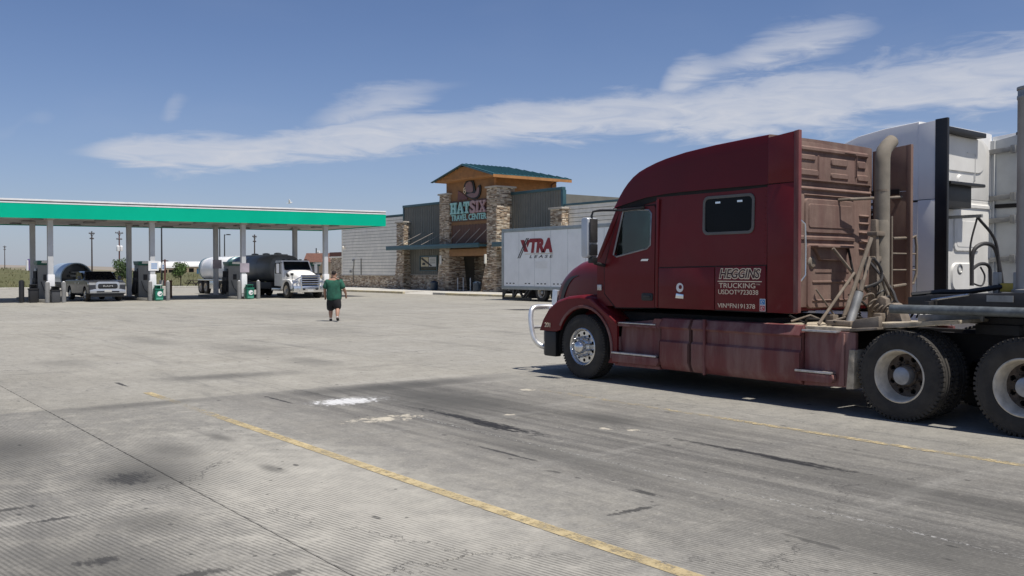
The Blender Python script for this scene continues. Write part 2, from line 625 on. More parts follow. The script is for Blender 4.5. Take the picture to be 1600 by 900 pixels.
# ---------------------------------------------------------------- the ground
def concrete_material(name, slab=True):
    m = bpy.data.materials.new(name)
    m.use_nodes = True
    t = NT(m.node_tree)
    pos = t.n('ShaderNodeNewGeometry').outputs['Position']
    u, w, z = t.sep(pos)
    nA = t.noise(pos, .35, 5, .6)
    nB = t.noise(pos, 1.7, 6, .65)
    nC = t.noise(pos, 38, 4, .7)
    nS = t.noise(t.scale(pos, (.35, 3.2, 1)), 1.0, 6, .65, .4)        # wear drawn out along the driving direction
    nW = t.noise(t.scale(pos, (1.6, .22, 1), (4, 2, 0)), 1.0, 5, .6, .3)  # and across it
    nF = t.noise(pos, 5.5, 5, .7)
    nC2 = t.noise(t.scale(pos, (9, 14, 1), (3, 7, 0)), 1.0, 4, .7)
    nF2 = t.noise(t.scale(pos, (1, 1, 1), (31, 17, 0)), 3.1, 5, .7)
    base = t.mix(t.step(nB, .25, .75), (.262, .245, .205), (.372, .350, .296))
    base = t.mix(t.m('MULTIPLY', t.step(nA, .35, .7), .5), base, (.41, .39, .34))
    if slab:
        oi = t.n('ShaderNodeObjectInfo')
        base = t.mix(t.m('MULTIPLY', oi.outputs['Random'], .22), base, (.2, .195, .178))
    # used bay in front of the truck: darker, oil-darkened concrete beyond the cross joint at u = -1.6
    bay = t.m('MULTIPLY', t.step(t.m('ADD', u, t.m('MULTIPLY', t.m('SUBTRACT', nF2, .5), .3)), -1.7, -1.5),
              t.m('SUBTRACT', 1.0, t.step(w, 4, 9)))
    bay = t.m('MULTIPLY', bay, t.m('ADD', .22, t.m('MULTIPLY', t.step(nF2, .3, .7), .38)))
    c = t.mix(bay, base, (.175, .17, .158))
    lane = t.m('MULTIPLY', t.m('SUBTRACT', 1.0, t.step(t.m('ABSOLUTE', t.m('ADD', w, 3.4)), .6, 2.9)), t.step(u, -2.0, -1.2))
    nT = t.noise(t.scale(pos, (.28, 4.5, 1), (5, 3, 0)), 1.0, 6, .7, .35)
    lane = t.m('MULTIPLY', lane, t.m('ADD', .30, t.m('MULTIPLY', t.step(nT, .36, .66), .58)))
    c = t.mix(lane, c, (.08, .076, .07))
    # worn streaks
    c = t.mix(t.m('MULTIPLY', t.step(nS, .52, .8), .55), c, (.125, .12, .112))
    c = t.mix(t.m('MULTIPLY', t.step(nW, .55, .82), .5), c, (.14, .135, .125))
    c = t.mix(t.m('MULTIPLY', t.step(nW, .45, .2), .35), c, (.47, .455, .41))
    nM = t.noise(pos, 8.5, 5, .75)
    c = t.mix(t.m('MULTIPLY', t.step(nM, .5, .72), .55), c, (.13, .125, .113))
    c = t.mix(t.m('MULTIPLY', t.step(nM, .46, .26), .35), c, (.50, .475, .41))
    nL = t.noise(t.scale(pos, (.16, 1.1, 1), (2, 9, 0)), 1.0, 6, .7, .5)
    c = t.mix(t.m('MULTIPLY', t.step(nL, .54, .74), .5), c, (.12, .117, .108))
    # aggregate grain
    c = t.mix(t.m('MULTIPLY', t.m('SUBTRACT', nC, .5), 1.1, clamp=True), c, (.5, .48, .44))
    c = t.mix(t.m('MULTIPLY', t.m('SUBTRACT', .5, nC), 1.2, clamp=True), c, (.1, .098, .09))

    def ell(cu, cw, ru, rw, soft=.6, nd=.5, nn=None, rot=0.0):
        du, dw = t.m('SUBTRACT', u, cu), t.m('SUBTRACT', w, cw)
        if rot:
            ca, sa = math.cos(rot), math.sin(rot)
            du, dw = (t.m('ADD', t.m('MULTIPLY', du, ca), t.m('MULTIPLY', dw, sa)),
                      t.m('SUBTRACT', t.m('MULTIPLY', dw, ca), t.m('MULTIPLY', du, sa)))
        d = t.m('SQRT', t.m('ADD', t.m('POWER', t.m('ABSOLUTE', t.m('DIVIDE', du, ru)), 2), t.m('POWER', t.m('ABSOLUTE', t.m('DIVIDE', dw, rw)), 2)))
        d = t.m('ADD', d, t.m('MULTIPLY', t.m('SUBTRACT', nn or nF, .5), nd * 2))
        return t.m('SUBTRACT', 1.0, t.step(d, 1 - soft, 1))
    # the cleaner, paler strip beside the yellow line, and the grimy corner at the far left
    c = t.mix(t.m('MULTIPLY', ell(4.4, -6.9, 4.6, 1.35, .8, .5, nF2), .5), c, (.50, .475, .41))
    c = t.mix(t.m('MULTIPLY', t.step(w, -7.7, -9.2), t.m('MULTIPLY', t.step(nF2, .36, .6), .5)), c, (.13, .125, .115))
    # tyre polish and oil drips, soft and dark, and one dark patch far out
    soft = [(.6, -3.1, 2.6, 1.1, .8), (1.0, -8.7, 2.2, .8, .5), (5.6, -8.9, 1.6, .6, .45), (2.9, -7.7, 1.6, .5, .5), (-1.1, -2.9, .55, 2.6, .7), (-3.9, -4.3, .7, 1.8, .45), (-1.4, -6.6, .4, 1.6, .5), (3.1, -2.55, 1.0, .45, .75), (3.05, -7.9, .8, .6, .75), (2.6, -7.4, 1.6, .5, .4), (4.6, -8.2, .5, .4, .45),
            (-4.1, -4.6, .5, 1.6, .4), (7.2, -7.1, 1.3, .45, .35), (.9, -8.4, 1.1, .7, .5), (4.6, -4.4, 2.2, .35, .45),
            (6.9, -3.1, 1.8, .5, .4), (-14, 2.0, 5, 2, .25), (-24, 6, 7, 3, .22), (-9, -2, 3, 1.2, .35), (8.2, -4.6, 1.4, .7, .5), (8.4, -3.2, 1.6, .5, .5), (2.0, -7.2, .8, .35, .5), (3.4, -6.8, .35, .12, .6), (1.6, -6.6, .5, .14, .6), (-5.5, -2.2, 1.6, .7, .4), (-8, -6, 1.5, .8, .35), (-13, -3, 3, .8, .35),
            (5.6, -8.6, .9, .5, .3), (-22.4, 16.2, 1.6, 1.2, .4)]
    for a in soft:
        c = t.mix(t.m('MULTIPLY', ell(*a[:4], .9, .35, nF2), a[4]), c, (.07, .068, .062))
    nE = t.m('ADD', t.m('MULTIPLY', t.noise(t.scale(pos, (5, 22, 1), (1, 4, 0)), 1.0, 5, .7), .6), t.m('MULTIPLY', nC2, .4))
    # fresh black spills, and the core of the dark patch far out
    for a in [(2.35, -3.84, 1.5, .12, .92), (2.8, -3.92, .7, .11, .92), (5.62, -2.88, 1.35, .07, .9), (6.0, -2.94, .6, .06, .85),
              (-.75, -4.93, .6, .035, .85), (-3.85, -6.12, .42, .05, .85), (3.05, -7.92, .30, .24, .7), (5.3, -8.7, .10, .16, .7), (5.9, -8.3, .08, .2, .7), (4.1, -8.7, .05, .22, .75), (6.2, -7.9, .07, .15, .6), (3.6, -8.9, .06, .2, .7), (4.1, -4.75, .7, .035, .7),
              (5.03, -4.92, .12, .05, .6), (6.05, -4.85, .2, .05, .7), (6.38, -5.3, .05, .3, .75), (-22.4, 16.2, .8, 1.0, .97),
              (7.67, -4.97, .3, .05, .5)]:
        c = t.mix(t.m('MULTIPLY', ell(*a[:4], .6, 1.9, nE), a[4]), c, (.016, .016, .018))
    nE0 = t.m('ADD', t.m('MULTIPLY', nF, .5), t.m('MULTIPLY', nC2, .5))
    # little tar flecks everywhere
    vo = t.n('ShaderNodeTexVoronoi', {'Vector': t.scale(pos, (1.1, 2.2, 1)), 'Scale': 1.35, 'Randomness': 1.0})
    fl = t.m('SUBTRACT', 1.0, t.step(t.m('ADD', vo.outputs['Distance'], t.m('MULTIPLY', nE0, .22)), .155, .20))
    c = t.mix(t.m('MULTIPLY', fl, t.m('MULTIPLY', t.step(nF2, .46, .56), .8)), c, (.04, .039, .036))
    vo2 = t.n('ShaderNodeTexVoronoi', {'Vector': pos, 'Scale': 4.2, 'Randomness': 1.0})
    fl2 = t.m('SUBTRACT', 1.0, t.step(vo2.outputs['Distance'], .05, .075))
    c = t.mix(t.m('MULTIPLY', fl2, .7), c, (.035, .034, .033))
    # saw-cut tining: fine grooves running a little off the driving direction
    ga = R(8.9)
    q = t.m('ADD', t.m('MULTIPLY', u, -math.sin(ga)), t.m('MULTIPLY', w, math.cos(ga)))
    sw = t.m('SINE', t.m('ADD', t.m('MULTIPLY', q, 2 * math.pi / .036), t.m('MULTIPLY', nF, 2.2)))
    gm = t.m('MULTIPLY', t.step(t.m('ADD', nA, t.m('MULTIPLY', nF2, .3)), .42, .66), t.m('SUBTRACT', 1.0, t.m('MULTIPLY', bay, .35)))
    near = t.m('MAXIMUM', t.step(w, -5.6, -7.2), t.m('MULTIPLY', t.step(u, 6.2, 7.0), t.step(w, -3.2, -5.2)))
    gm = t.m('MULTIPLY', t.m('MAXIMUM', t.m('MULTIPLY', gm, .2), near), t.m('MULTIPLY', t.step(nB, .3, .52), t.step(nF2, .26, .5)))
    gr = t.m('MULTIPLY', t.step(sw, -.2, .8), gm)
    c = t.mix(t.m('MULTIPLY', t.m('MULTIPLY', gr, t.m('ADD', .25, nM)), .72), c, (.085, .082, .073))
    # dried white joint sealant specks along one long joint, faint along others
    jd = t.m('ABSOLUTE', t.m('SUBTRACT', w, -4.25))
    js = t.m('MULTIPLY', t.m('SUBTRACT', 1.0, t.step(jd, .004, .022)), t.step(t.noise(t.scale(pos, (24, 40, 1)), 1.0, 4, .75), .48, .62))
    js = t.m('MULTIPLY', js, t.step(u, 1.3, 2.0))
    c = t.mix(t.m('MULTIPLY', js, .75), c, (.55, .54, .51))
    # powder tipped out on the ground, and dried cream splashes
    pw = t.m('MAXIMUM', ell(-.06, -4.28, .33, .5, .5, 1.3, nC2), t.m('MULTIPLY', ell(-.1, -4.2, .42, .68, .95, 1.2, nC2), .45))
    c = t.mix(t.m('MULTIPLY', pw, .85), c, (.66, .66, .65))
    cr = t.m('MULTIPLY', ell(1.55, -4.6, .22, .5, .4, 1.7, nC2), t.step(nF, .42, .54))
    for a in [(3.62, -3.02, .09, .06), (3.9, -2.85, .09, .07), (2.2, -3.25, .06, .08), (.45, -1.6, .14, .1)]:
        cr = t.m('MAXIMUM', cr, t.m('MULTIPLY', ell(*a, .5, 1.6, nC2), .9))
    c = t.mix(t.m('MULTIPLY', cr, .7), c, (.62, .56, .44))
    cw_ = t.n('ShaderNodeTexVoronoi', {'Vector': t.n('ShaderNodeVectorMath', {0: pos, 1: t.comb(t.m('MULTIPLY', nF2, .9), t.m('MULTIPLY', nF, .7), 0.0)}, operation='ADD').outputs[0], 'Scale': .21}, feature='DISTANCE_TO_EDGE')
    ck = t.m('MULTIPLY', t.m('SUBTRACT', 1.0, t.step(cw_.outputs['Distance'], .0008, .0032)), t.step(nA, .5, .62))
    c = t.mix(t.m('MULTIPLY', ck, .7), c, (.05, .048, .045))
    hgt = t.m('ADD', t.m('MULTIPLY', nC, .5), t.m('MULTIPLY', gr, -1.0))
    b = t.n('ShaderNodeBump', {'Height': hgt, 'Strength': .45, 'Distance': .006})
    p = t.n('ShaderNodeBsdfPrincipled', {'Base Color': c, 'Roughness': .86, 'Normal': b.outputs[0], 'Specular IOR Level': .3})
    o = t.n('ShaderNodeOutputMaterial')
    t.t.links.new(p.outputs[0], o.inputs[0])
    return m


def plain_ground(name, c1, c2, c3, s=.05):
    m = bpy.data.materials.new(name)
    m.use_nodes = True
    t = NT(m.node_tree)
    pos = t.n('ShaderNodeNewGeometry').outputs['Position']
    a = t.noise(pos, s, 6, .65)
    b = t.noise(pos, s * 14, 5, .65)
    c = t.mix(t.step(a, .35, .68), c1, c2)
    c = t.mix(t.m('MULTIPLY', t.step(b, .45, .75), .6), c, c3)
    p = t.n('ShaderNodeBsdfPrincipled', {'Base Color': c, 'Roughness': .95})
    bp = t.n('ShaderNodeBump', {'Height': b, 'Strength': .8, 'Distance': .15})
    t.set(p.inputs['Normal'], bp.outputs[0])
    o = t.n('ShaderNodeOutputMaterial')
    t.t.links.new(p.outputs[0], o.inputs[0])
    return m


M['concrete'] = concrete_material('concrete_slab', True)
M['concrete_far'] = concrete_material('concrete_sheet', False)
M['joint'] = mat('joint_dirt', (.19, .18, .16), .95, var=.4, vs=6)
M['field'] = plain_ground('dry_grass', (.105, .10, .04), (.08, .085, .03), (.15, .13, .06))
M['plain'] = plain_ground('dry_plain', (.22, .19, .13), (.16, .15, .09), (.28, .23, .17), .004)
M['far_ridge'] = plain_ground('far_ridge', (.27, .23, .19), (.22, .2, .165), (.31, .25, .2), .002)
M['yellow'] = None


def painted_yellow():
    m = bpy.data.materials.new('worn_yellow_paint')
    m.use_nodes = True
    t = NT(m.node_tree)
    pos = t.n('ShaderNodeNewGeometry').outputs['Position']
    u, w, z = t.sep(pos)
    n1 = t.noise(pos, 7, 6, .7)
    n2 = t.noise(pos, 45, 3, .7)
    n3 = t.noise(pos, .9, 3, .5)
    c = t.mix(t.step(n1, .3, .7), (.44, .34, .17), (.54, .44, .25))
    # paint is worn away in flecks, and almost gone near its far end
    wear = t.m('ADD', t.m('MULTIPLY', n1, .6), t.m('MULTIPLY', n2, .4))
    fade = t.m('MULTIPLY', t.step(u, -2.2, -1.4), t.step(u, 1.0, -.6))
    fade2 = t.m('MULTIPLY', t.step(w, -3, -2), t.m('SUBTRACT', .20, t.m('MULTIPLY', t.step(u, 2.5, 4.4), .10)))
    keep = t.step(t.m('SUBTRACT', t.m('SUBTRACT', wear, t.m('MULTIPLY', fade, .16)), t.m('MULTIPLY', fade2, .7)), .33, .54)
    keep = t.m('MULTIPLY', keep, t.m('ADD', .58, t.m('MULTIPLY', t.step(n3, .3, .6), .4)))
    p = t.n('ShaderNodeBsdfPrincipled', {'Base Color': c, 'Roughness': .8})
    tr = t.n('ShaderNodeBsdfTransparent')
    mx = t.n('ShaderNodeMixShader', {0: keep})
    t.t.links.new(tr.outputs[0], mx.inputs[1])
    t.t.links.new(p.outputs[0], mx.inputs[2])
    o = t.n('ShaderNodeOutputMaterial')
    t.t.links.new(mx.outputs[0], o.inputs[0])
    return m


M['yellow'] = painted_yellow()

# wide plain out to the horizon, a paved sheet on it, and the slabs one can tell apart on top
g = MB()
g.box(-4000, 3000, -3000, 3000, -1.2, -.06)
tag(g.build('ground', M['plain'], smooth=0), kind='structure')
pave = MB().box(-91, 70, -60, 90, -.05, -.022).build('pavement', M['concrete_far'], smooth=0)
tag(pave, kind='structure')
DU, DW, GAP = 4.08, 3.37, .007
sm = MB()
sm.box(GAP / 2, DU - GAP / 2, GAP / 2, DW - GAP / 2, -.018, 0)
first = None
for i in range(-11, 2):
    for j in range(-3, 11):
        u0, w0 = 6.55 + DU * (i - 1), -4.25 + DW * j
        if first is None:
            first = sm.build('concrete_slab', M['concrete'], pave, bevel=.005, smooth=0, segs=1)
            o = first
        else:
            o = first.copy()
            col.objects.link(o)
        o.location = (u0, w0, rnd.uniform(-.0015, .0015))
        o.parent = pave
# dark dirt lying in the joints
jd = MB()
for i in range(-11, 3):
    jd.box(6.55 + DU * (i - 1) - .012, 6.55 + DU * (i - 1) + .012, -14.3, 32.8, -.0215, -.010)
for j in range(-3, 12):
    for i in range(-11, 2):
        jd.box(6.55 + DU * (i - 1) + .013, 6.55 + DU * i - .013, -4.25 + DW * j - .012, -4.25 + DW * j + .012, -.0215, -.010)
jo = jd.build('joint_filler', M['joint'], pave, smooth=0)

# painted lines of the truck bays (sheets 4 mm above the slabs)
ln = MB()
ln.grid([[(-2.6 + k * .5, -6.165, .0045) for k in range(26)], [(-2.6 + k * .5, -6.045, .0045) for k in range(26)]])
ln.build('painted_line', M['yellow'], pave, smooth=0)
ln = MB()
ln.grid([[(.6 + k * .5, -1.50, .0045) for k in range(26)], [(.6 + k * .5, -1.38, .0045) for k in range(26)]])
ln.build('painted_line', M['yellow'], pave, smooth=0)


# grass field with the low bank on the left, beyond the far kerb
def field_h(u, w):
    d = -92.5 - u
    if d < 0:
        return -.03
    h = 1.35 * (1 - math.exp(-d / 22)) + .0009 * d
    bank = max(0, 1 - max(0, (w - 12)) / 9.0) if w < 21 else 0
    h += bank * 1.15 * min(1, d / 26) ** 1.2 * (1 if d < 70 else max(.5, 1 - (d - 70) / 200))
    h += .12 * math.sin(u * .13 + w * .21) * min(1, d / 20) + .08 * math.sin(w * .37 - u * .05) * min(1, d / 20)
    return h


us = [-92.4 - .9 * k - .012 * k * k for k in range(0, 90)]
ws = [-70 + k * 2.2 for k in range(0, 110)]
tag(MB().grid([[(u, w, field_h(u, w)) for w in ws] for u in us]).build('grass_field', M['field'], smooth=80), kind='structure')
# tufts of taller dry grass on the bank
tm = MB()
for k in range(2600):
    u = -93.4 - rnd.random() ** 1.6 * 45
    w = rnd.uniform(-4, 44)
    z = field_h(u, w) - .03
    s = rnd.uniform(.12, .38)
    for q in range(3):
        a = rnd.random() * 6.28
        dx, dy = math.cos(a) * s * .5, math.sin(a) * s * .5
        tm.add([(u - dy * .15, w + dx * .15, z), (u + dy * .15, w - dx * .15, z), (u + dx, w + dy, z + s)], [(0, 1, 2)])
tag(tm.build('grass_tufts', M['field'], smooth=0), kind='stuff')


# rolling plain and the low far ridge
def ridge(name, dist, hts, m, az0=-1.1, az1=1.1, n=120):
    rows = [[], [], []]
    for k in range(n + 1):
        a = az0 + (az1 - az0) * k / n
        d = (-.7944 * math.cos(a) + .6074 * math.sin(a), .6074 * math.cos(a) + .7944 * math.sin(a))
        h = hts(a)
        for r, (f, z) in enumerate(((.8, -2), (1.0, h), (1.35, h * .6))):
            rows[r].append((11 + d[0] * dist * f, -10 + d[1] * dist * f, z))
    return tag(MB().grid(rows).build(name, m, smooth=80), kind='structure')


ridge('hills', 2300, lambda a: 13 + 3.5 * math.sin(a * 9 + 1) + 2 * math.sin(a * 23) + 1.2 * math.sin(a * 57), M['far_ridge'])
ridge('hills', 900, lambda a: 3.6 + .9 * math.sin(a * 13 + 2.2) + .8 * math.sin(a * 37), M['plain'])

# far kerb and pale footway along the field
M['kerb'] = mat('pale_kerb_concrete', (.48, .46, .41), .9, var=.15, vs=1.5)
M['kerb_yellow'] = mat('worn_yellow_kerb', (.6, .5, .28), .85, var=.22, vs=3, dust=((.5, .47, .4), .5, (2, 2, 2)))
k = thing('kerb', 'long pale concrete kerb along the grass field', 'kerb', (-91.6, 10, 0))
k.name = 'kerb'
for a in range(-40, 60, 4):
    MB((-91.6, 10, 0)).box(-92.3, -91.2, a + .01, a + 3.99, -.05, .14).build('kerb_stone', M['kerb'], k, bevel=.02, smooth=0, segs=1)


# ---------------------------------------------------------------- wheels
def disc_with_holes(mb, r0, r1, y, nh, rh, rc, th=.012):
    """ring from r0 to r1 at depth y with nh round hand holes of radius rh at radius rc"""
    K = 8
    for s in range(nh):
        a0, a1 = 2 * math.pi * s / nh, 2 * math.pi * (s + 1) / nh
        am = (a0 + a1) / 2
        outer = [(r0, a0), (r0, am), (r0, a1), (rc, a1), (r1, a1), (r1, am), (r1, a0), (rc, a0)]
        O = [(r * math.cos(a), r * math.sin(a)) for r, a in outer]
        c = (rc * math.cos(am), rc * math.sin(am))
        I = []
        for p in O:
            d = math.hypot(p[0] - c[0], p[1] - c[1])
            I.append((c[0] + (p[0] - c[0]) / d * rh, c[1] + (p[1] - c[1]) / d * rh))
        vs = [(p[0], y, p[1]) for p in O] + [(p[0], y, p[1]) for p in I] + [(p[0], y + th * 3, p[1]) for p in I]
        fs = []
        for k in range(K):
            j = (k + 1) % K
            fs.append((k, j, K + j, K + k))
            fs.append((K + k, K + j, 2 * K + j, 2 * K + k))
        mb.add(vs, fs)


def tyre_mb(r=.52, w=.28, rr=.3, lugs=64, lug_d=.012):
    t = MB()
    prof = [(rr, .012), (rr + .02, .0), (rr + .09, -.008), (r - .085, -.006), (r - .05, .004), (r - .046, .001), (r - .03, .012), (r - .012, .03),
            (r - .004, .055), (r - .012, .075), (r - .012, .085), (r - .002, .09), (r - .001, w / 2 - .012), (r - .014, w / 2 - .008), (r - .014, w / 2 + .008), (r - .001, w / 2 + .012),
            (r - .002, w - .09), (r - .012, w - .085), (r - .012, w - .075), (r - .004, w - .055), (r - .012, w - .03), (r - .05, w - .004), (rr + .09, w + .004), (rr, w - .02)]
    t.lathe(prof, (0, 0, 0), 'y', 72)
    for k in range(lugs):
        a = 2 * math.pi * k / lugs
        ca, sa = math.cos(a), math.sin(a)
        for y0, y1 in ((.016, .07), (w - .07, w - .016)):
            hw = math.pi * r / lugs * .62
            vs = []
            for rad, hh in ((r - .05, hw), (r + .004, hw * .9)):
                for yy, q in ((y0 if rad > r - .02 else y0 - .010, -1), (y0 if rad > r - .02 else y0 - .010, 1), (y1, 1), (y1, -1)):
                    x, z = rad, q * hh
                    vs.append((x * ca - z * sa, yy, x * sa + z * ca))
            t.add(vs, [(3, 2, 1, 0), (4, 5, 6, 7), (0, 1, 5, 4), (1, 2, 6, 5), (2, 3, 7, 6), (3, 0, 4, 7)])
    return t


def make_wheel(kind, parent, loc):
    """outer face at local y = 0, looking towards -y"""
    w = bpy.data.objects.new('wheel', None)
    w.empty_display_size = .2
    col.objects.link(w)
    w.parent = parent
    w.location = loc
    if kind == 'steer':
        tyre_mb(.515, .29, .295, 70, .008).build('tyre', M['tyre'], w, smooth=40)
        r = MB()
        r.lathe([(.298, .03), (.305, .005), (.292, -.004), (.275, .012), (.262, .045), (.258, .06)], (0, 0, 0), 'y', 48)
        disc_with_holes(r, .15, .26, .045, 10, .030, .217)
        r.lathe([(.15, .045), (.145, .01), (.13, -.005), (.105, -.01)], (0, 0, 0), 'y', 40)
        r.build('rim', M['alu'], w, smooth=40)
        h = MB()
        h.lathe([(.108, -.01), (.104, -.05), (.09, -.095), (.062, -.118), (.0, -.126)], (0, 0, 0), 'y', 32)
        for k in range(10):
            a = 2 * math.pi * (k + .5) / 10
            h.lathe([(.0195, .03), (.0185, -.035), (.012, -.075), (.004, -.09)], (.155 * math.cos(a), 0, .155 * math.sin(a)), 'y', 10)
        h.build('hub', M['alu'], w, smooth=40)
        MB().lathe([(.26, .07), (.26, .2), (.0, .2)], (0, 0, 0), 'y', 24).build('brake_drum', M['dark'], w, smooth=40)
    else:
        tyre_mb(.52, .28, .30, 58, .016).build('tyre', M['tyre'], w, smooth=40)
        r = MB()
        r.lathe([(.3, .03), (.312, .006), (.298, -.004), (.288, .008), (.278, .05), (.262, .15), (.25, .185)], (0, 0, 0), 'y', 48)
        r.build('rim', M['rim_cream'], w, smooth=40)
        d = MB()
        disc_with_holes(d, .13, .254, .185, 8, .034, .2)
        d.lathe([(.13, .185), (.128, .16), (.11, .15)], (0, 0, 0), 'y', 32)
        for k in range(10):
            a = 2 * math.pi * (k + .5) / 10
            d.lathe([(.02, .19), (.019, .14), (.006, .125)], (.152 * math.cos(a), 0, .152 * math.sin(a)), 'y', 8)
        d.build('wheel_disc', M['hub_brown'], w, smooth=40)
        MB().lathe([(.112, .17), (.108, .075), (.1, .055), (.07, .045), (.0, .043)], (0, 0, 0), 'y', 32).build('hub', M['hub_grey'], w, smooth=40)
        MB().lathe([(.25, .21), (.25, .27), (.0, .27)], (0, 0, 0), 'y', 24).build('brake_drum', M['dark'], w, smooth=40)
    return w


def copy_wheel(src, parent, loc, flip=False):
    c = copy_tree(src, parent)
    c.location = loc
    c.rotation_euler = (0, 0, math.pi if flip else 0)
    return c


# ---------------------------------------------------------------- conventional sleeper tractor
# local frame: x runs rearwards, y away from the near side (0 .. 2.5), z up; front axle at x = -.155
YC = 1.25


def spline(pts, n=6):
    P_ = [Vector(p) for p in pts]
    P_ = [P_[0] * 2 - P_[1]] + P_ + [P_[-1] * 2 - P_[-2]]
    out = []
    for i in range(1, len(P_) - 2):
        p0, p1, p2, p3 = P_[i - 1:i + 3]
        for k in range(n):
            t = k / n
            out.append(.5 * (2 * p1 + (p2 - p0) * t + (2 * p0 - 5 * p1 + 4 * p2 - p3) * t * t + (3 * p1 - p0 - 3 * p2 + p3) * t ** 3))
    return out + [P_[-2]]


def side_w(x, z):
    """slight tumblehome of the cab side"""
    return .035 + .035 * max(0, (z - 1.7)) ** 1.5 * .6 + .02 * max(0, 1.5 - z)


def tractor(root, C, prof, red=True):
    O = root.location
    org = (0, 0, 0)
    P1, P1D, PR = C['paint'], C['dusty'], C['roof']

    def mb():
        return MB()
    # --- roof fairing: measured side outline, crowned across
    zl = lambda x: min(2.87, 2.715 + .115 * min(1, max(0, (x - .55) / .65)) + .045 * min(1, max(0, (x - 1.2) / .6)))
    rows = []
    for i, (x, z) in enumerate(prof):
        fade = max(0, 1 - (x - prof[0][0]) / 1.9)
        lo = min(zl(x), z)
        row = []
        for k in range(5):
            zz = lo + (max(lo, z - .03) - lo) * k / 4
            row.append((x, .04 + .012 * k / 4, zz))
        row += [(x, .056, z - .008), (x, .075, z), (x, .14, z + .003)]
        for k in range(1, 12):
            t = k / 12
            q = 1 - (2 * t - 1) ** 2
            row.append((x - .42 * q * fade, .14 + 2.22 * t, z + .004 + .012 * q * (1 - .5 * fade)))
        left = row[:8]
        row += [(p[0], 2 * YC - p[1], p[2]) for p in reversed(left)]
        rows.append(row)
    f = mb().grid(rows)
    x1 = prof[-1][0]
    f.build('roof_fairing', PR, root, smooth=38)
    f = mb()
    f.add(rows[-1], [tuple(range(len(rows[-1])))])
    f.build('fairing_end', M['brown_dust'] if red else PR, root, smooth=0)
    # --- cab shell (behind door and sleeper panels), floor, roof, front
    c = mb()
    shell_o = [(.14, 1.19), (.14, 1.93), (.60, 2.70), (1.43, 2.80), (1.43, 1.19)]
    glass_pts = [(.735, 2.655), (1.0, 2.665), (1.28, 2.645), (1.335, 2.59), (1.325, 2.12), (1.26, 2.07), (.60, 1.955), (.535, 1.985)]
    hole = [(p[0] + (.03 if p[0] < .95 else -.01), p[1]) for p in glass_pts]
    for sgn in (0, 1):
        q = mb().panel(shell_o, hole, lambda x, z: side_w(x, z) + .018, .05)
        if sgn:
            q.flip_y(YC)
        c.add(q.v, q.f)
    c.box(.2, 3.40, .12, 2.38, 1.19, 1.25)
    c.box(.72, 3.40, .12, 2.38, 2.74, 2.78)
    c.box(.16, .2, .12, 2.38, 1.25, 1.93)
    c.build('cab_shell', P1, root, smooth=30)
    # interior
    i_ = mb()
    i_.box(.22, .62, .14, 2.36, 1.3, 2.0)
    i_.prism([(.62, 1.5), (.62, 2.0), (.5, 2.1), (.25, 2.1), (.25, 1.5)], 'y', .2, 2.3)
    i_.box(1.0, 1.14, .38, .9, 1.45, 2.32)
    i_.box(.72, 1.1, .38, .9, 1.3, 1.5)
    i_.box(1.02, 1.12, .5, .78, 2.3, 2.52)
    i_.box(1.15, 1.26, 1.6, 2.12, 1.45, 2.28)
    i_.box(2.0, 2.05, .14, 2.36, 1.25, 2.74)
    i_.build('cab_interior', M['interior'], root, bevel=.02)
    # fine dark gaps round doors and lockers
    for sgn in (0, 1):
        for loop in ([(.57, 1.165), (.325, 1.38), (.325, 1.81), (.645, 2.66), (.715, 2.712), (1.39, 2.716), (1.422, 2.67), (1.422, 1.185)], [(2.565, 1.195), (2.565, 1.80), (3.43, 1.81), (3.43, 1.19)], [(1.49, 1.195), (1.49, 1.785), (2.56, 1.80)]):
            p_ = [Vector((a, side_w(a, b) + .006, b)) for a, b in loop]
            gp = mb().tube(p_ + ([p_[0]] if len(loop) != 3 else []), .009, 5, False)
            if sgn:
                gp.flip_y(YC)
            gp.build('panel_gap', M['dark'], root, smooth=30)
        gp = mb()
        for k in range(22):
            z = 1.25 + k * .073
            gp.lathe([(.009, .0), (.007, -.005), (0, -.006)], (3.395, side_w(3.4, z) + .002, z), 'y', 6)
        if sgn:
            gp.flip_y(YC)
        gp.build('rivets', P1, root, smooth=30, kind='stuff')
    sw = mb()
    ring = []
    for k in range(25):
        a = 2 * math.pi * k / 24
        ring.append((.74 + .16 * math.sin(a), .64 + .23 * math.cos(a), 2.10 + .14 * math.sin(a)))
    sw.tube(ring, .017, 6, False)
    sw.bar((.6, .64, 1.9), (.74, .64, 2.1), .05, .05)
    sw.build('steering_wheel', M['black'], root)
    # windscreen, wrapped
    rows = []
    for k in range(9):
        t = k / 8
        row = []
        for j in range(13):
            s = j / 12
            q = 1 - abs(2 * s - 1) ** 2.4
            xb, xt = .17 - .36 * q, .60 - .30 * q
            row.append((xb + (xt - xb) * t, .10 + 2.3 * s, 1.96 + .76 * t))
        rows.append(row)
    mb().grid(rows).build('windscreen', M['glass'], root, smooth=80)
    # A pillars
    for sgn in (0, 1):
        a = mb().prism([(.13, 1.93), (.22, 1.93), (.69, 2.71), (.585, 2.71)], 'y', .045, .16)
        if sgn:
            a.flip_y(YC)
        a.build('windscreen_pillar', P1, root, bevel=.015)
    # doors
    door_o = [(.335, 1.20), (.335, 1.78), (.37, 1.88), (.70, 2.675), (.78, 2.70), (1.39, 2.70), (1.41, 2.66), (1.41, 1.19), (.585, 1.172), (.33, 1.372)]
    door_o = [(.585, 1.172), (.335, 1.385), (.335, 1.80), (.655, 2.655), (.72, 2.70), (1.385, 2.705), (1.412, 2.66), (1.412, 1.192)]
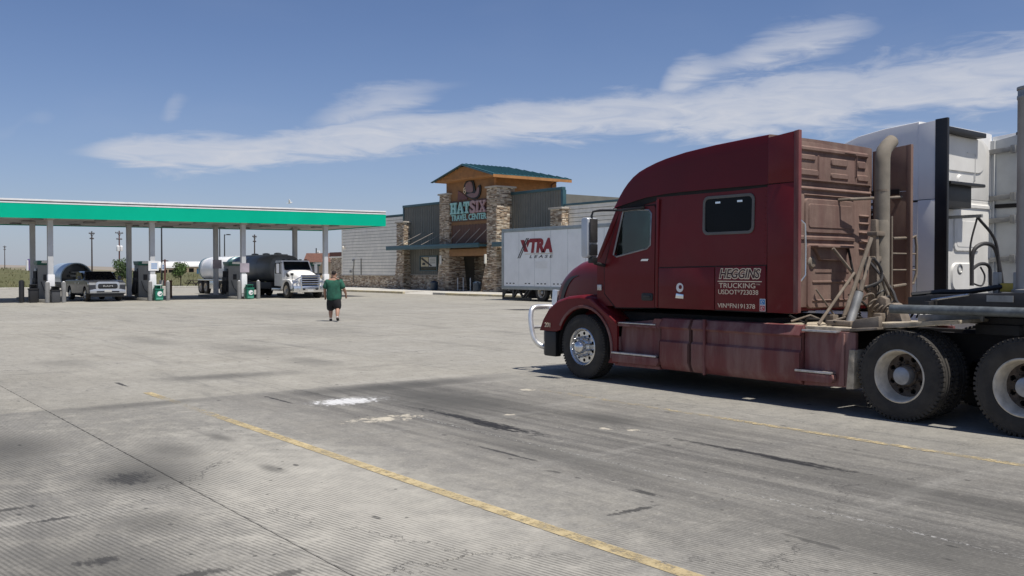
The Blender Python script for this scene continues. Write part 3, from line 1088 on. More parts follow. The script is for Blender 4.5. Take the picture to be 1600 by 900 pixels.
    for sgn in (0, 1):
        d = mb().panel(door_o, glass_pts, lambda x, z: side_w(x, z) - .004, .024)
        gl = mb()
        cx = sum(p[0] for p in glass_pts) / 8
        gl.prism(glass_pts, 'y', side_w(1, 2.3) + .012, side_w(1, 2.3) + .017)
        fr = mb()
        fp = [Vector((p[0], side_w(*p) - .004, p[1])) for p in glass_pts]
        fr.tube(fp + [fp[0]], .014, 6, False)
        hd = mb().prism(rrect(1.15, 1.385, 1.292, 1.405, .03), 'y', side_w(1.3, 1.35) - .016, side_w(1.3, 1.35) + .004)
        hb = mb().box(1.20, 1.34, side_w(1.3, 1.35) - .028, side_w(1.3, 1.35) - .014, 1.345, 1.375)
        for q in (d, gl, fr, hd, hb):
            if sgn:
                q.flip_y(YC)
        do = d.build('door', P1, root, smooth=30)
        gl.build('door_window', M['glass'], do, smooth=0)
        fr.build('window_trim', M['black'] if sgn else M['hub_grey'], do)
        hd.build('door_handle', M['black'], do, bevel=.008)
        hb.build('handle_grip', M['blackm'], do, bevel=.004)
    b_ = mb().prism([(1.13, 1.885), (1.16, 1.915), (1.30, 1.915), (1.28, 1.885)], 'y', .024, .034).build('door_badge', M['chrome'], root)
    # sleeper sides
    win = rrect(2.355, 3.205, 2.255, 2.755, .075)
    sl_o = [(1.425, 1.19), (1.425, 2.83), (1.8, 2.862), (3.43, 2.862), (3.43, 1.195)]
    for sgn in (0, 1):
        s1 = mb().panel(sl_o, win, lambda x, z: side_w(x, z) + .002, .05)
        # vertical rib behind the door, lower locker panels
        rb = mb().prism([(1.43, 1.2), (1.485, 1.2), (1.50, 2.8), (1.445, 2.78)], 'y', side_w(1.4, 1.9) - .012, side_w(1.4, 1.9) + .02)
        l1 = mb().prism([(1.50, 1.2), (2.555, 1.2), (2.555, 1.79), (1.50, 1.775)], 'y', .027, .05)
        l2 = mb().prism([(2.575, 1.2), (3.42, 1.2), (3.42, 1.80), (2.575, 1.79)], 'y', .025, .05)
        fr = mb()
        fr.panel(rrect(2.335, 3.225, 2.235, 2.775, .09), rrect(2.375, 3.185, 2.275, 2.735, .06), lambda x, z: side_w(2.8, z) - .016, .03, N=48, rings=1)
        gl = mb().prism(rrect(2.37, 3.19, 2.27, 2.74, .055), 'y', side_w(2.8, 2.5) + .0, side_w(2.8, 2.5) + .006)
        lts = [mb().box(x, x + .09, side_w(2.8, 2.7) - .008, side_w(2.8, 2.7) - .001, 2.665, 2.695) for x in (2.55, 2.93)]
        for q in (s1, rb, l1, l2, fr, gl, *lts):
            if sgn:
                q.flip_y(YC)
        so = s1.build('sleeper_side', P1, root, smooth=30)
        rb.build('pillar_rib', P1, so, bevel=.012)
        l1.build('side_panel', P1, so, bevel=.008)
        lk = l2.build('locker_door', P1, so, bevel=.008)
        w_ = fr.build('sleeper_window', M['rubber_grey'], root, bevel=.004, segs=1)
        gl.build('pane', M['glassdark'], w_, smooth=0)
        for lt in lts:
            lt.build('window_catch', M['chrome'], w_, bevel=.003, segs=1)
    # dark filler strips added to close bright gaps between fairing, cab side and extenders
    for sgn in (0, 1):
        tr_ = mb().prism([(.56, 2.66), (.60, 2.735), (1.2, 2.84), (1.8, 2.885), (3.44, 2.885), (3.44, 2.84), (1.45, 2.78), (.75, 2.66)], 'y', .062, .11)
        tr_.prism([(3.44, 2.83), (C['ext'] - .01, 2.83), (C['ext'] - .01, 2.90), (3.44, 2.90)], 'y', .060, .072)
        if sgn:
            tr_.flip_y(YC)
        tr_.build('gap_filler', M['dark'], root, smooth=0)
    # side extenders with their upper part
    xe0, xe1 = 3.445, C['ext']
    zt = prof[-1][1]
    zt0 = zt - .045
    for sgn in (0, 1):
        e1 = mb().prism([(xe0, 2.874), (xe1, 2.874), (xe1, zt), (xe0, zt0)], 'y', .04, .078)
        e2 = mb().prism([(xe0, 1.19), (xe1, 1.19), (xe1, 2.868), (xe0, 2.862)], 'y', .032, .07)
        ed = mb().prism([(xe1 - C['edge'], 1.2), (xe1 + .03, 1.2), (xe1 + .03, zt + .005), (xe1 - C['edge'], zt - .004)], 'y', .024, .088)
        ex2 = .12 if sgn else 0
        for q in (e1, e2, ed):
            if sgn:
                q.flip_y(YC)
                q.v = [(p[0] + (ex2 if p[0] > xe0 + .01 else 0), p[1] + .04, p[2]) for p in q.v]
        e1.build('roof_extender', P1 if not (red and sgn) else M['brown_dust2'], root, bevel=.006)
        e2.build('side_extender', P1 if not (red and sgn) else M['brown_dust2'], root, bevel=.006)
        ed.build('extender_edge', C['edge_mat'] if not (red and sgn) else M['brown_dust2'], root, bevel=.01)
    # --- rear wall
    BW = M['brown_dust'] if red else M['white_back']
    bw = mb()
    zr = zt - .03
    bw.box(3.40, 3.455, .10, 2.42, 1.24, 2.90)
    pts = [(.10, 2.955), (.10, zr - .02), (.5, zr + .0), (1.25, zr + .0), (2.0, zr - .05), (2.3, zr - .2), (2.42, zr - .45), (2.42, 2.955)]
    bw.prism(pts, 'x', 3.40, 3.455)
    bw.box(3.40, 3.447, .10, 2.42, 2.90, 2.955)
    rw = bw.build('rear_wall', BW, root, bevel=.012)

    def emb(y0, y1, z0, z1, d=.02, r=.03, n='pressed_panel'):
        e = mb()
        rr = min(r, abs(y1 - y0) / 2.1, abs(z1 - z0) / 2.1)
        a = rrect(y0, y1, z0, z1, rr)
        b = rrect(y0 + d * .8, y1 - d * .8, z0 + d * .8, z1 - d * .8, max(.004, rr - d * .5))
        nn = len(a)
        e.add([(3.452, p[0], p[1]) for p in a] + [(3.455 + d, p[0], p[1]) for p in b],
              [(k, (k + 1) % nn, nn + (k + 1) % nn, nn + k) for k in range(nn)] + [tuple(range(nn, 2 * nn))])
        return e.build(n, BW, rw, smooth=25)
    if red:
        emb(.12, 2.32, 3.36, 3.44, .03, .02, 'top_rib')
        for a in ((.45, 1.06, 3.24, 3.325), (.45, 1.12, 3.03, 3.125), (1.40, 1.81, 3.20, 3.31), (1.40, 1.84, 3.02, 3.105), (2.04, 2.27, 3.2, 3.315), (2.04, 2.34, 3.02, 3.12)):
            emb(*a)
        emb(1.68, 2.0, 3.375, 3.41, .03, .01, 'rib'); emb(1.99, 2.03, 3.06, 3.41, .03, .01, 'rib'); emb(1.10, 1.14, 3.0, 3.33, .02, .01, 'rib')
        emb(.12, 2.40, 2.965, 3.0, .035, .012, 'rib')
        emb(.12, 2.40, 2.83, 2.89, .03, .012, 'rib')
        emb(.80, 1.98, 2.25, 2.73, .02, .07); emb(.86, 1.92, 2.31, 2.67, .03, .05)
        emb(.45, 2.0, 2.15, 2.22, .022, .03, 'rib')
        emb(.86, 2.02, 1.22, 2.11, .02, .06)
        emb(.95, 1.90, 1.30, 1.36, .035, .02, 'rib'); emb(.95, 1.90, 1.55, 1.62, .035, .02, 'rib'); emb(1.02, 1.85, 1.70, 1.74, .03, .02, 'rib')
        for z in (2.55, 2.44, 2.31, 2.18, 2.07):
            emb(2.1, 2.36, z - .05, z, .035, .02, 'rib')
        emb(.80, 1.98, 2.755, 2.79, .02, .012, 'rib')
        # hose tray and round vent
        tr = mb().prism([(.95, 2.07), (1.76, 2.06), (1.66, 1.88), (1.10, 1.885)], 'x', 3.47, 3.53)
        tr.box(3.47, 3.60, .93, 1.78, 2.055, 2.085)
        tr.build('hose_tray', M['brown_dust'], root, bevel=.012)
        mb().lathe([(.085, 3.45), (.085, 3.475), (.06, 3.50), (.0, 3.505)], (0, .955, 1.85), 'x', 20).build('round_vent', M['tan_pipe'], root)
        mb().tube([(3.47, .50, 2.40), (3.58, .56, 2.41), (3.60, .62, 2.36), (3.60, .64, 2.0), (3.60, .64, 1.68), (3.58, .58, 1.61), (3.47, .50, 1.60)], .016, 8).build('grab_rail', M['alu'], root)
        mb().tube([(3.47, 1.58, 2.73), (3.62, 1.62, 2.735), (3.7, 2.14, 2.77)], .022, 8).build('stay_bar', M['tan_pipe'], root)
    else:
        emb(.25, 2.2, 3.4, zr - .1, .02, .3); emb(1.22, 1.42, 3.02, 3.36, .03, .09); emb(.8, 1.0, 3.0, 3.4, .03, .09)
        emb(1.5, 1.8, 3.72, 3.75, .03, .01, 'rib'); emb(1.78, 1.82, 3.25, 3.74, .03, .01, 'rib')
        emb(1.12, 2.0, 2.06, 2.66, .025, .1); emb(1.18, 1.94, 2.12, 2.60, .03, .08)
        emb(1.05, 1.9, 1.4, 1.88, .03, .15); emb(.3, .95, 1.5, 2.6, .02, .1)
        emb(.12, 2.40, 2.80, 2.88, .02, .03, 'rib')
        vt = mb()
        vt.prism([(3.45, 3.19), (3.86, 3.165), (3.86, 3.11), (3.45, 3.12)], 'y', .28, 1.40)
        vt.box(3.44, 3.75, .32, 1.15, 2.76, 3.125)
        vt.build('vent_box', M['black'], root, bevel=.02)
        MB().prism([(.3, zt - .03), (1.9, zt - .05), (1.9, zt - .13), (1.6, zt - .14), (.3, zt - .1)], 'x', 3.45, 3.62).build('roof_spoiler', M['black'], root, bevel=.015)
        for z in (3.82, 3.01, 2.62, 1.94):
            h = MB().bar((3.38, 2.36, z - .02), (3.88, 2.40, z + .02), .05, .085)
            h.box(3.80, 3.88, 2.36, 2.42, z - .06, z + .08)
            h.build('hinge_arm', M['grey_steel'], root, bevel=.008)
        ib = MB().prism([(3.50, 1.25), (4.0, 1.25), (4.0, zt - .03), (3.50, zt - .12)], 'y', 2.45, 2.468)
        ib.box(3.38, 3.51, 2.40, 2.468, 1.25, zt - .12)
        ib.build('extender_lining', M['grey_plate'], root, smooth=0)
        mb().lathe([(.09, 3.45), (.09, 3.49), (.065, 3.5), (.05, 3.48), (.0, 3.48)], (0, 1.3, 1.77), 'x', 20).build('round_vent', M['grey_steel'], root)
        for pts, r in [(spline(p_), r_ * .8) for p_, r_ in (([(3.97, .9, 2.6), (3.90, .82, 2.1), (3.95, .8, 1.5)], .02), ([(3.97, .92, 2.6), (4.1, 1.25, 2.2), (4.12, 1.35, 1.5)], .03),
                       ([(3.95, .78, 1.5), (3.95, .80, 2.0), (4.0, .95, 2.16), (4.05, 1.2, 2.16), (4.1, 1.3, 2.0), (4.15, 1.4, 1.45)], .042),
                       ([(3.9, .85, 1.75), (3.95, 1.05, 1.85), (4.0, 1.25, 1.8), (4.0, 1.3, 1.5)], .035), ([(3.95, .75, 1.55), (4.0, 1.0, 1.5), (4.0, 1.1, 1.65), (3.98, 1.0, 1.8)], .018))]:
            mb().tube(pts, r, 8).build('air_hose', M['blackm'], root)
        mb().bar((3.5, .9, 2.62), (4.05, .9, 2.62), .05, .05).build('hose_bracket', M['grey_steel'], root)
    # --- hood
    HE1, HE2 = .42, .26
    crest = [(-1.51, 1.27, .58), (-1.495, 1.40, .61), (-1.46, 1.535, .64), (-1.39, 1.635, .66), (-1.28, 1.725, .69), (-1.10, 1.83, .73), (-.85, 1.92, .79), (-.5, 1.985, .85), (-.15, 2.02, .90), (.18, 2.03, .93)]

    def hood_y(x, z):
        for (xa, za, ba), (xb, zb_, bb_) in zip(crest, crest[1:]):
            if xa <= x <= xb:
                f_ = (x - xa) / (xb - xa)
                zc, b = za + (zb_ - za) * f_, ba + (bb_ - ba) * f_
                s_ = max(0, min(1, (z - 1.0) / (zc - 1.0))) ** (1 / HE2)
                return YC - b * max(0, 1 - s_ * s_) ** (HE1 / 2)
        return YC - .58
    rows = []
    for x, z, b in crest:
        row = []
        zb = 1.0
        for k in range(25):
            a = math.pi * k / 24
            cy = -math.cos(a)
            sy = math.sin(a)
            row.append((x, YC + b * math.copysign(abs(cy) ** HE1, cy), zb + (z - zb) * max(0, sy) ** HE2))
        rows.append(row)
    rows.insert(0, [(-1.46, YC + (p[1] - YC) * .9, min(p[2], 1.28) - .02) for p in rows[0]])
    mb().grid(rows).build('hood', P1, root, smooth=60)
    gr = mb()
    gr.box(-1.53, -1.44, .86, 1.64, .78, 1.36)
    gg = gr.build('grille', M['black'], root, bevel=.03)
    for k in range(6):
        mb().box(-1.55, -1.53, .88, 1.62, .82 + k * .09, .845 + k * .09).build('grille_bar', M['chrome'], gg, smooth=0)
    for sgn in (0, 1):
        v = mb()      # dark hood-edge vent
        path = [(-.78, 1.66), (-.95, 1.63), (-1.08, 1.57), (-1.18, 1.48), (-1.26, 1.37), (-1.32, 1.24), (-1.35, 1.16)]
        wv = [.012, .03, .045, .05, .05, .045, .03]
        n = len(path)
        vs = []
        for (x, z), ww in zip(path, wv):
            ya, yb = hood_y(x - ww, z + ww * .4) - .012, hood_y(x + ww, z - ww * .6) - .012
            vs += [(x - ww, ya, z + ww * .4), (x + ww, yb, z - ww * .6), (x + ww, yb + .1, z - ww * .6), (x - ww, ya + .1, z + ww * .4)]
        fs = []
        for k in range(n - 1):
            for q in range(4):
                fs.append((4 * k + q, 4 * k + (q + 1) % 4, 4 * k + 4 + (q + 1) % 4, 4 * k + 4 + q))
        fs += [(3, 2, 1, 0), tuple(4 * (n - 1) + q for q in range(4))]
        v.add(vs, fs)
        if sgn:
            v.flip_y(YC)
        v.build('hood_vent', M['black'], root, smooth=50)
        # fender: side skin with the wheel arch cut out, closed to the hood by a rounded top
        arch = [(-.155 + .64 * math.cos(R(a)), .50 + .64 * math.sin(R(a))) for a in range(196, -26, -8)]
        outer = [(.62, .93), (.30, 1.16), (.06, 1.275), (-.25, 1.30), (-.55, 1.275), (-.82, 1.205), (-1.04, 1.07), (-1.19, .89), (-1.275, .725)]
        sk = [(-.86, .725)] + [a for a in arch if a[1] > .30 and not (a[0] < -.6 and a[1] < .725)] + [(.42, .30), (.62, .30)] + outer
        # skin across with a bulge: outer skin at y=.03, then turning in over the top to the hood
        fm = mb().prism(sk, 'y', .03, .075)
        # rounded top
        rows = []
        for (x, z) in outer:
            nx, nz = 0, 1
            inx = x + (.10 if x < -.8 else 0)
            rows.append([(x, .03, z), (x, .045, z + .028), (x, .075, z + .045), (inx, .2, z + .055), (inx, .42, z + .05), (inx + (.05 if x < -.9 else 0), .8, z + .02)])
        fm.grid(rows)
        # arch lip and liner
        lin = []
        for a in range(200, -30, -10):
            cx, cz = math.cos(R(a)), math.sin(R(a))
            lin.append([(-.155 + .64 * cx, .02, .5 + .64 * cz), (-.155 + .655 * cx, .005, .5 + .655 * cz), (-.155 + .685 * cx, .012, .5 + .685 * cz), (-.155 + .69 * cx, .035, .5 + .69 * cz)])
        lip = mb().grid([l for l in lin if l[0][2] > .34 and not (l[0][0] < -.72 and l[0][2] < .74)])
        ln_ = mb().grid([[(-.155 + .645 * math.cos(R(a)), y, .5 + .645 * math.sin(R(a))) for y in (.05, .75)] for a in range(190, -20, -10)])
        # sunlit ridge that runs down to the step
        rg = mb().prism([(.02, 1.285), (.10, 1.30), (.66, .965), (.66, .93), (.60, .93)], 'y', -.05, .20)
        for q in (fm, lip, ln_, rg):
            if sgn:
                q.flip_y(YC)
        fo = fm.build('fender', P1, root, smooth=40)
        lip.build('arch_lip', P1D, fo, smooth=60)
        ln_.build('arch_liner', M['dark'], fo, smooth=60)
        rg.build('fender_ridge', P1, fo, bevel=.012)
    # headlamps, corner skin, bumper
    pl = [(-.86, .035), (-1.16, .045), (-1.30, .14), (-1.42, .34), (-1.54, .7), (-1.58, YC)]
    plan = pl + [(p[0], 2 * YC - p[1]) for p in reversed(pl[:-1])]
    inner = [(-.86, 2 * YC - .16), (-1.1, 2 * YC - .25), (-1.25, 2 * YC - .6), (-1.3, YC), (-1.25, .6), (-1.1, .25), (-.86, .16)]
    mb().prism(plan + inner, 'z', .30, .72).build('bumper', M['black'], root, bevel=.025)
    up = [(p[0] + .03, p[1] + .012) for p in pl] + [(p[0] + .03, 2 * YC - p[1] - .012) for p in reversed(pl[:-1])]
    um = mb()
    rows = []
    for z, dx in ((.725, 0), (.86, .055), (1.04, .16), (1.14, .26)):
        rows.append([(p[0] + dx * min(1, abs(p[0] + .86) / .4), p[1], z) for p in up])
    um.grid(rows).build('nose_skin', P1, root, smooth=60)
    for sgn in (0, 1):
        hl = mb()
        hl.grid([[(-1.19, .11, .90), (-1.30, .24, .88), (-1.36, .42, .88)], [(-1.13, .12, 1.05), (-1.23, .26, 1.06), (-1.29, .46, 1.06)]])
        hl.grid([[(-1.15, .13, .90), (-1.25, .26, .88), (-1.31, .44, .88)], [(-1.09, .14, 1.05), (-1.18, .28, 1.06), (-1.24, .48, 1.06)]])
        if sgn:
            hl.flip_y(YC)
        hl.build('headlight', M['hub_grey'], root)
    # --- mirrors
    for sgn in (0, 1):
        sh = mb().prism(rrect(.18, .34, 1.99, 2.62, .05), 'y', -.30, -.12)
        sh.v = [(p[0] - .03 * (1 if p[1] < -.2 else 0), p[1], p[2] - .05) for p in sh.v]
        fc = mb()
        fc.box(.335, .36, -.285, -.135, 2.18, 2.545)
        f2 = mb().box(.335, .36, -.285, -.135, 1.98, 2.15)
        ar = mb().tube([(.30, -.21, 1.93), (.30, -.21, 2.60), (.31, -.19, 2.66), (.36, -.10, 2.68), (.60, .05, 2.675), (1.0, .035, 2.68)], .018, 8)
        a2 = mb().tube([(.28, -.2, 1.95), (.3, -.14, 1.86), (.36, .02, 1.82)], .03, 8)
        a2.box(.26, .36, -.25, -.14, 1.86, 1.95)
        vis = mb().prism([(.66, 2.675), (1.2, 2.70), (1.2, 2.665), (.72, 2.65)], 'y', -.02, .05)
        for q in (sh, fc, f2, ar, a2, vis):
            if sgn:
                q.flip_y(YC)
        mo = sh.build('mirror', C['mirror'], root, bevel=.02, segs=3)
        fc.build('mirror_glass', M['blackm'], mo, bevel=.008)
        f2.build('mirror_glass', M['black'], mo, bevel=.008)
        ar.build('mirror_arm', M['black'], mo)
        a2.build('mirror_bracket', M['black'], mo, bevel=.01)
        vis.build('rain_visor', M['black'], root, bevel=.006)
    # --- steps and skirts
    def swept(x0, x1, d=0.0, top=1.05, bot=.29):
        S = [(.13 + d, top), (.055 + d, top - .012), (.008 + d, top - .11), (.0 + d, top - .13), (.035 + d, top - .16), (.035 + d, .73), (.0 + d, .70), (.0 + d, .42), (.05 + d, bot + .02), (.08 + d, bot), (.16 + d, bot)]
        q = mb().grid([[(x, y, z) for y, z in S] for x in (x0, x1)])
        q.prism(S + [(.20 + d, bot + .05), (.20 + d, top - .03)], 'x', x0 + .002, x0 + .012)
        q.prism(S + [(.20 + d, bot + .05), (.20 + d, top - .03)], 'x', x1 - .012, x1 - .002)
        return q
    for sgn in (0, 1):
        parts = []
        st = mb()
        st.prism([(.56, .27), (1.515, .28), (1.515, 1.03), (.66, .93)], 'y', .11, .16)
        st.prism([(.64, .885), (1.46, .885), (1.46, .925), (.64, .925)], 'y', .02, .30)
        st.prism([(.56, .33), (1.50, .335), (1.54, .40), (1.53, .455), (.56, .455)], 'y', -.02, .13)
        st.prism([(.55, .27), (1.515, .28), (1.515, .33), (.55, .33)], 'y', .04, .13)
        st.prism([(.60, .50), (.66, .50), (.63, .72), (.585, .72)], 'y', .07, .12)
        parts.append((st, 'step_box', P1D, .012, []))
        t1 = mb().prism([(.64, .93), (1.45, .93), (1.45, .95), (.64, .95)], 'y', .012, .28)
        t2 = mb().prism([(.55, .46), (1.50, .46), (1.50, .488), (.55, .488)], 'y', -.03, .10)
        s2 = swept(1.54, 2.105)
        s2.prism([(1.30, .885), (1.56, .885), (1.56, 1.03), (1.42, 1.03)], 'y', .03, .10)
        s3 = swept(2.15, 3.985)
        sp = mb().prism([(2.385, .28), (2.42, .28), (2.42, 1.06), (2.385, 1.06)], 'y', -.012, .03)
        s4 = mb()
        s4.prism([(3.99, .29), (4.72, .32), (4.72, .99), (4.0, .99)], 'y', .07, .13)
        s4.prism([(3.92, .35), (4.44, .355), (4.47, .41), (4.46, .46), (3.93, .46)], 'y', -.02, .12)
        s4.prism([(4.50, .33), (4.58, .33), (4.58, .97), (4.56, .97)], 'y', .04, .1)
        t3 = mb().prism([(4.0, .975), (4.50, .975), (4.50, 1.0), (4.0, 1.0)], 'y', .0, .22)
        t4 = mb().prism([(3.92, .465), (4.45, .465), (4.45, .492), (3.92, .492)], 'y', -.03, .10)
        fl = mb().prism([(4.62, .30), (4.72, .31), (4.735, .78), (4.66, .78)], 'y', .03, .42)
        allp = [(st, 'step_box', P1D, .012), (t1, 'step_tread', M['alu_dusty'], .006), (t2, 'step_tread', M['alu_dusty'], .006), (s2, 'side_skirt', P1D, 0), (s3, 'side_skirt', P1D, 0),
                (sp, 'tank_strap', P1D, .006), (s4, 'step_box', P1D, .012), (t3, 'step_tread', M['alu_dusty'], .006), (t4, 'step_tread', M['alu_dusty'], .006), (fl, 'mud_guard', M['cream_dust'] if red else P1, .006)]
        for q, n, m_, bv in allp:
            if sgn:
                q.flip_y(YC)
            q.build(n, m_, root, bevel=bv, smooth=35)
    # --- chassis
    ch = mb()
    for y in (.82, 1.60):
        ch.box(-1.2, 8.0, y, y + .08, .72, 1.0)
    for x in (-.9, .6, 1.8, 3.1, 4.2, 5.0, 6.0, 7.2):
        ch.box(x, x + .15, .90, 1.60, .76, .96)
    ch.box(.3, 3.3, .3, 2.2, .42, 1.1)
    ch.box(-.9, .4, .75, 1.75, .75, 1.25)
    ch.tube([(-.155, .3, .5), (-.155, 2.2, .5)], .07, 10)
    for x in (5.32, 6.70):
        ch.tube([(x, .25, .52), (x, 2.25, .52)], .11, 12)
        ch.lathe([(.12, -.25), (.24, -.1), (.26, 0), (.24, .1), (.12, .25)], (x, YC, .52), 'x', 16)
    ch.build('chassis', M['dark'], root, bevel=.01)
    dk = mb()
    dk.box(3.5, 4.66, .10, 2.4, 1.0, 1.04)
    dk.build('deck_plate', M['cream_dust'] if red else M['blackm'], root, bevel=.01)
    fw = mb()
    fw.prism(rrect(5.55, 6.5, .85, 1.65, .25), 'z', 1.12, 1.2)
    fw.box(5.8, 6.3, .8, 1.7, 1.0, 1.12)
    fw.build('fifth_wheel', M['blackm'], root, bevel=.01)
    w1 = make_wheel('steer', root, (-.155, .0, .515))
    copy_wheel(w1, root, (-.155, 2.5, .515), True)
    w2 = make_wheel('drive', root, (5.32, .0, .52))
    for x in (5.32, 6.70):
        for y, fl in ((.0, False), (.33, False), (2.5, True), (2.17, True)):
            if (x, y) != (5.32, .0):
                copy_wheel(w2, root, (x, y, .52), fl)


RED_PROF = [(.512, 2.705), (.548, 2.76), (.586, 2.805), (.65, 2.895), (.734, 2.993), (.83, 3.085), (.942, 3.168), (1.07, 3.235), (1.225, 3.288), (1.40, 3.337), (1.614, 3.382), (1.987, 3.436), (2.517, 3.481), (3.015, 3.507), (3.443, 3.524)]
red = thing('semi_truck', 'dusty burgundy sleeper semi truck with chrome grille guard, lettered door and exhaust stack', 'semi truck', (0, 0, 0))
tractor(red, dict(paint=M['red'], dusty=M['red_dusty'], roof=M['red_roof'], ext=3.90, edge=.045, edge_mat=M['red_dusty'], mirror=M['mirror_shell']), RED_PROF, True)
# extender top follows the fairing edge
WHITE_PROF = [(.55, 2.76), (.66, 3.0), (.8, 3.22), (1.0, 3.46), (1.25, 3.64), (1.6, 3.80), (2.07, 3.91), (2.37, 4.01), (2.85, 4.082), (3.443, 4.125)]
white = thing('semi_truck', 'white sleeper semi truck with black extender edge, parked beyond the burgundy truck', 'semi truck', (-.28, 4.17, 0))
tractor(white, dict(paint=M['white_paint'], dusty=M['white_paint'], roof=M['white_paint'], ext=3.90, edge=.17, edge_mat=M['black'], mirror=M['mirror_shell']), WHITE_PROF, False)


# ---- what only the burgundy truck has
def rb(name, m, shapes, **k):
    return shapes.build(name, m, red, **k)


# lettering on the locker door
yl = .0245
sg = dict(xdir=(1, 0, 0), up=(0, 0, 1))
rb('lettering', M['gold'], MB().text('HEGGINS', .68, .122, (2.66, yl, 1.638), bold=.08, shear=.25, depth=.004, **sg), smooth=0)
rb('lettering', M['darkred'], MB().text('HEGGINS', .68, .122, (2.66, yl - .004, 1.638), bold=.012, shear=.25, depth=.003, **sg), smooth=0)
rb('lettering_rule', M['gold'], MB().box(2.622, 3.365, yl - .003, yl, 1.588, 1.600), smooth=0)
rb('lettering', M['gold'], MB().text('TRUCKING', .615, .066, (2.645, yl, 1.505), bold=.004, depth=.003, **sg), smooth=0)
rb('lettering', M['gold'], MB().text('TM', .06, .018, (3.275, yl, 1.548), depth=.003, **sg), smooth=0)
rb('lettering', M['gold'], MB().text('USDOT*723038', .675, .066, (2.634, yl, 1.418), bold=.004, depth=.003, **sg), smooth=0)
rb('lettering', M['gold'], MB().text('VIN*FN191378', .635, .064, (2.622, yl, 1.232), bold=.002, depth=.003, **sg), smooth=0)
st = rb('sticker', M['sticker_w'], MB().box(3.335, 3.425, yl - .002, yl, 1.205, 1.368), smooth=0)
MB().box(3.342, 3.418, yl - .004, yl - .002, 1.292, 1.36).build('sticker_print', M['sticker_b'], st, smooth=0)
MB().box(3.342, 3.418, yl - .004, yl - .002, 1.212, 1.28).build('sticker_print', M['sticker_r'], st, smooth=0)
MB().tube([(3.38 + .018 * math.cos(a * .5), yl - .005, 1.326 + .018 * math.sin(a * .5)) for a in range(11)], .004, 5).build('sticker_mark', M['sticker_w'], st)
MB().tube([(3.38 + .018 * math.cos(a * .5), yl - .005, 1.246 + .018 * math.sin(a * .5)) for a in range(11)], .004, 5).build('sticker_mark', M['sticker_w'], st)
em = MB().lathe([(.066, .03), (.066, .018), (.0, .016)], (1.925, 0, 1.497), 'y', 24)
e_ = rb('filler_cap', M['sticker_w'], em)
MB().lathe([(.03, .016), (.03, .014), (.0, .014)], (1.94, 0, 1.505), 'y', 16).build('cap_mark', M['red'], e_)
rb('vent_plate', M['chrome'], MB().prism([(1.845, 1.345), (2.0, 1.335), (2.0, 1.40), (1.86, 1.415)], 'y', .014, .03), bevel=.006)
rb('vehicle_number', M['gold'], MB().text('201', .145, .075, (-1.13, .022, .79), depth=.006, bold=.01, **sg), smooth=0)
rb('side_marker', M['alu_dusty'], MB().box(.165, .262, .03, .06, 1.43, 1.52), bevel=.008)
for y in (.5, .85, 1.25, 1.65, 2.0):
    rb('roof_marker', M['amber'], MB().box(.60, .66, y - .05, y + .05, 2.98, 3.01), bevel=.01)

# chrome grille guard
gg = MB()
for y in (.66, 1.84):
    gg.bar((-1.58, y, 1.40), (-1.66, y, .72), .14, .07, (0, 1, 0))
go = rb('grille_guard', M['guard'], gg, bevel=.012)
for z in (1.33, 1.05, .80):
    MB().tube([(-1.62 - (1.33 - z) * .05, .66, z), (-1.62 - (1.33 - z) * .05, 1.84, z)], .036, 10).build('guard_bar', M['guard'], go)
for sgn in (0, 1):
    lp = MB().tube(spline([(-1.66, .66, 1.10), (-1.70, .42, 1.105), (-1.70, .24, 1.09), (-1.69, .17, 1.0), (-1.66, .15, .8), (-1.60, .16, .58), (-1.53, .22, .46), (-1.43, .32, .40)], 4), .046, 12)
    lb = MB().tube([(-1.66, .2, .75), (-1.68, .66, .75)], .025, 8)
    l2 = MB().tube([(-1.62, .55, 1.10), (-1.6, .52, .9), (-1.58, .54, .76)], .025, 8)
    for q in (lp, lb, l2):
        if sgn:
            q.flip_y(YC)
    lp.build('guard_loop', M['guard'], go)
    lb.build('guard_rung', M['guard'], go)
    l2.build('guard_brace', M['guard'], go)

# exhaust stack, mast, poles and coiled air lines behind the sleeper
ex = MB().tube([(4.15, 1.56, 1.05), (4.15, 1.56, 3.18), (4.15, 1.565, 3.27), (4.15, 1.60, 3.36), (4.15, 1.68, 3.43), (4.15, 1.79, 3.50)], [.10, .10, .10, .098, .095, .092], 20)
eo = rb('exhaust_stack', M['stack'], ex, smooth=50)
MB().lathe([(.112, 1.02), (.112, 2.35), (.1, 2.42)], (4.15, 1.53, 0), 'z', 20).build('silencer', M['stack'], eo, smooth=50)
for z in (2.38, 1.75, 2.80):
    MB().lathe([(.1, z), (.1, z + .03)], (4.15, 1.555, 0), 'z', 18).build('exhaust_clamp', M['tan_pipe'], eo)
ms = MB()
ms.prism([(4.10, 1.04), (4.26, 1.04), (4.22, 2.42), (4.14, 2.42)], 'y', 1.30, 1.37)
ms.box(4.1, 4.25, 1.28, 1.48, 2.20, 2.26)
ms.box(4.12, 4.22, 1.26, 1.46, 1.86, 1.93)
rb('air_line_mast', M['tan_pipe'], ms, bevel=.012)
for a, b, r in (((4.2, 1.227, 2.17), (4.2, .62, 1.15), .028), ((4.1, 1.0, 1.71), (4.1, .216, 1.06), .020), ((3.75, 1.04, 2.04), (3.95, 1.55, 1.45), .022), ((4.3, 1.04, 1.90), (4.3, .80, 1.42), .022),
                ((4.4, 1.10, 1.70), (4.4, 1.43, 1.20), .016), ((4.35, .95, 1.92), (4.42, .62, 1.44), .012), ((4.0, .3, 1.5), (4.05, .7, 1.1), .012)):
    rb('brace_pole', M['tan_pipe'], MB().tube([a, b], r, 8))
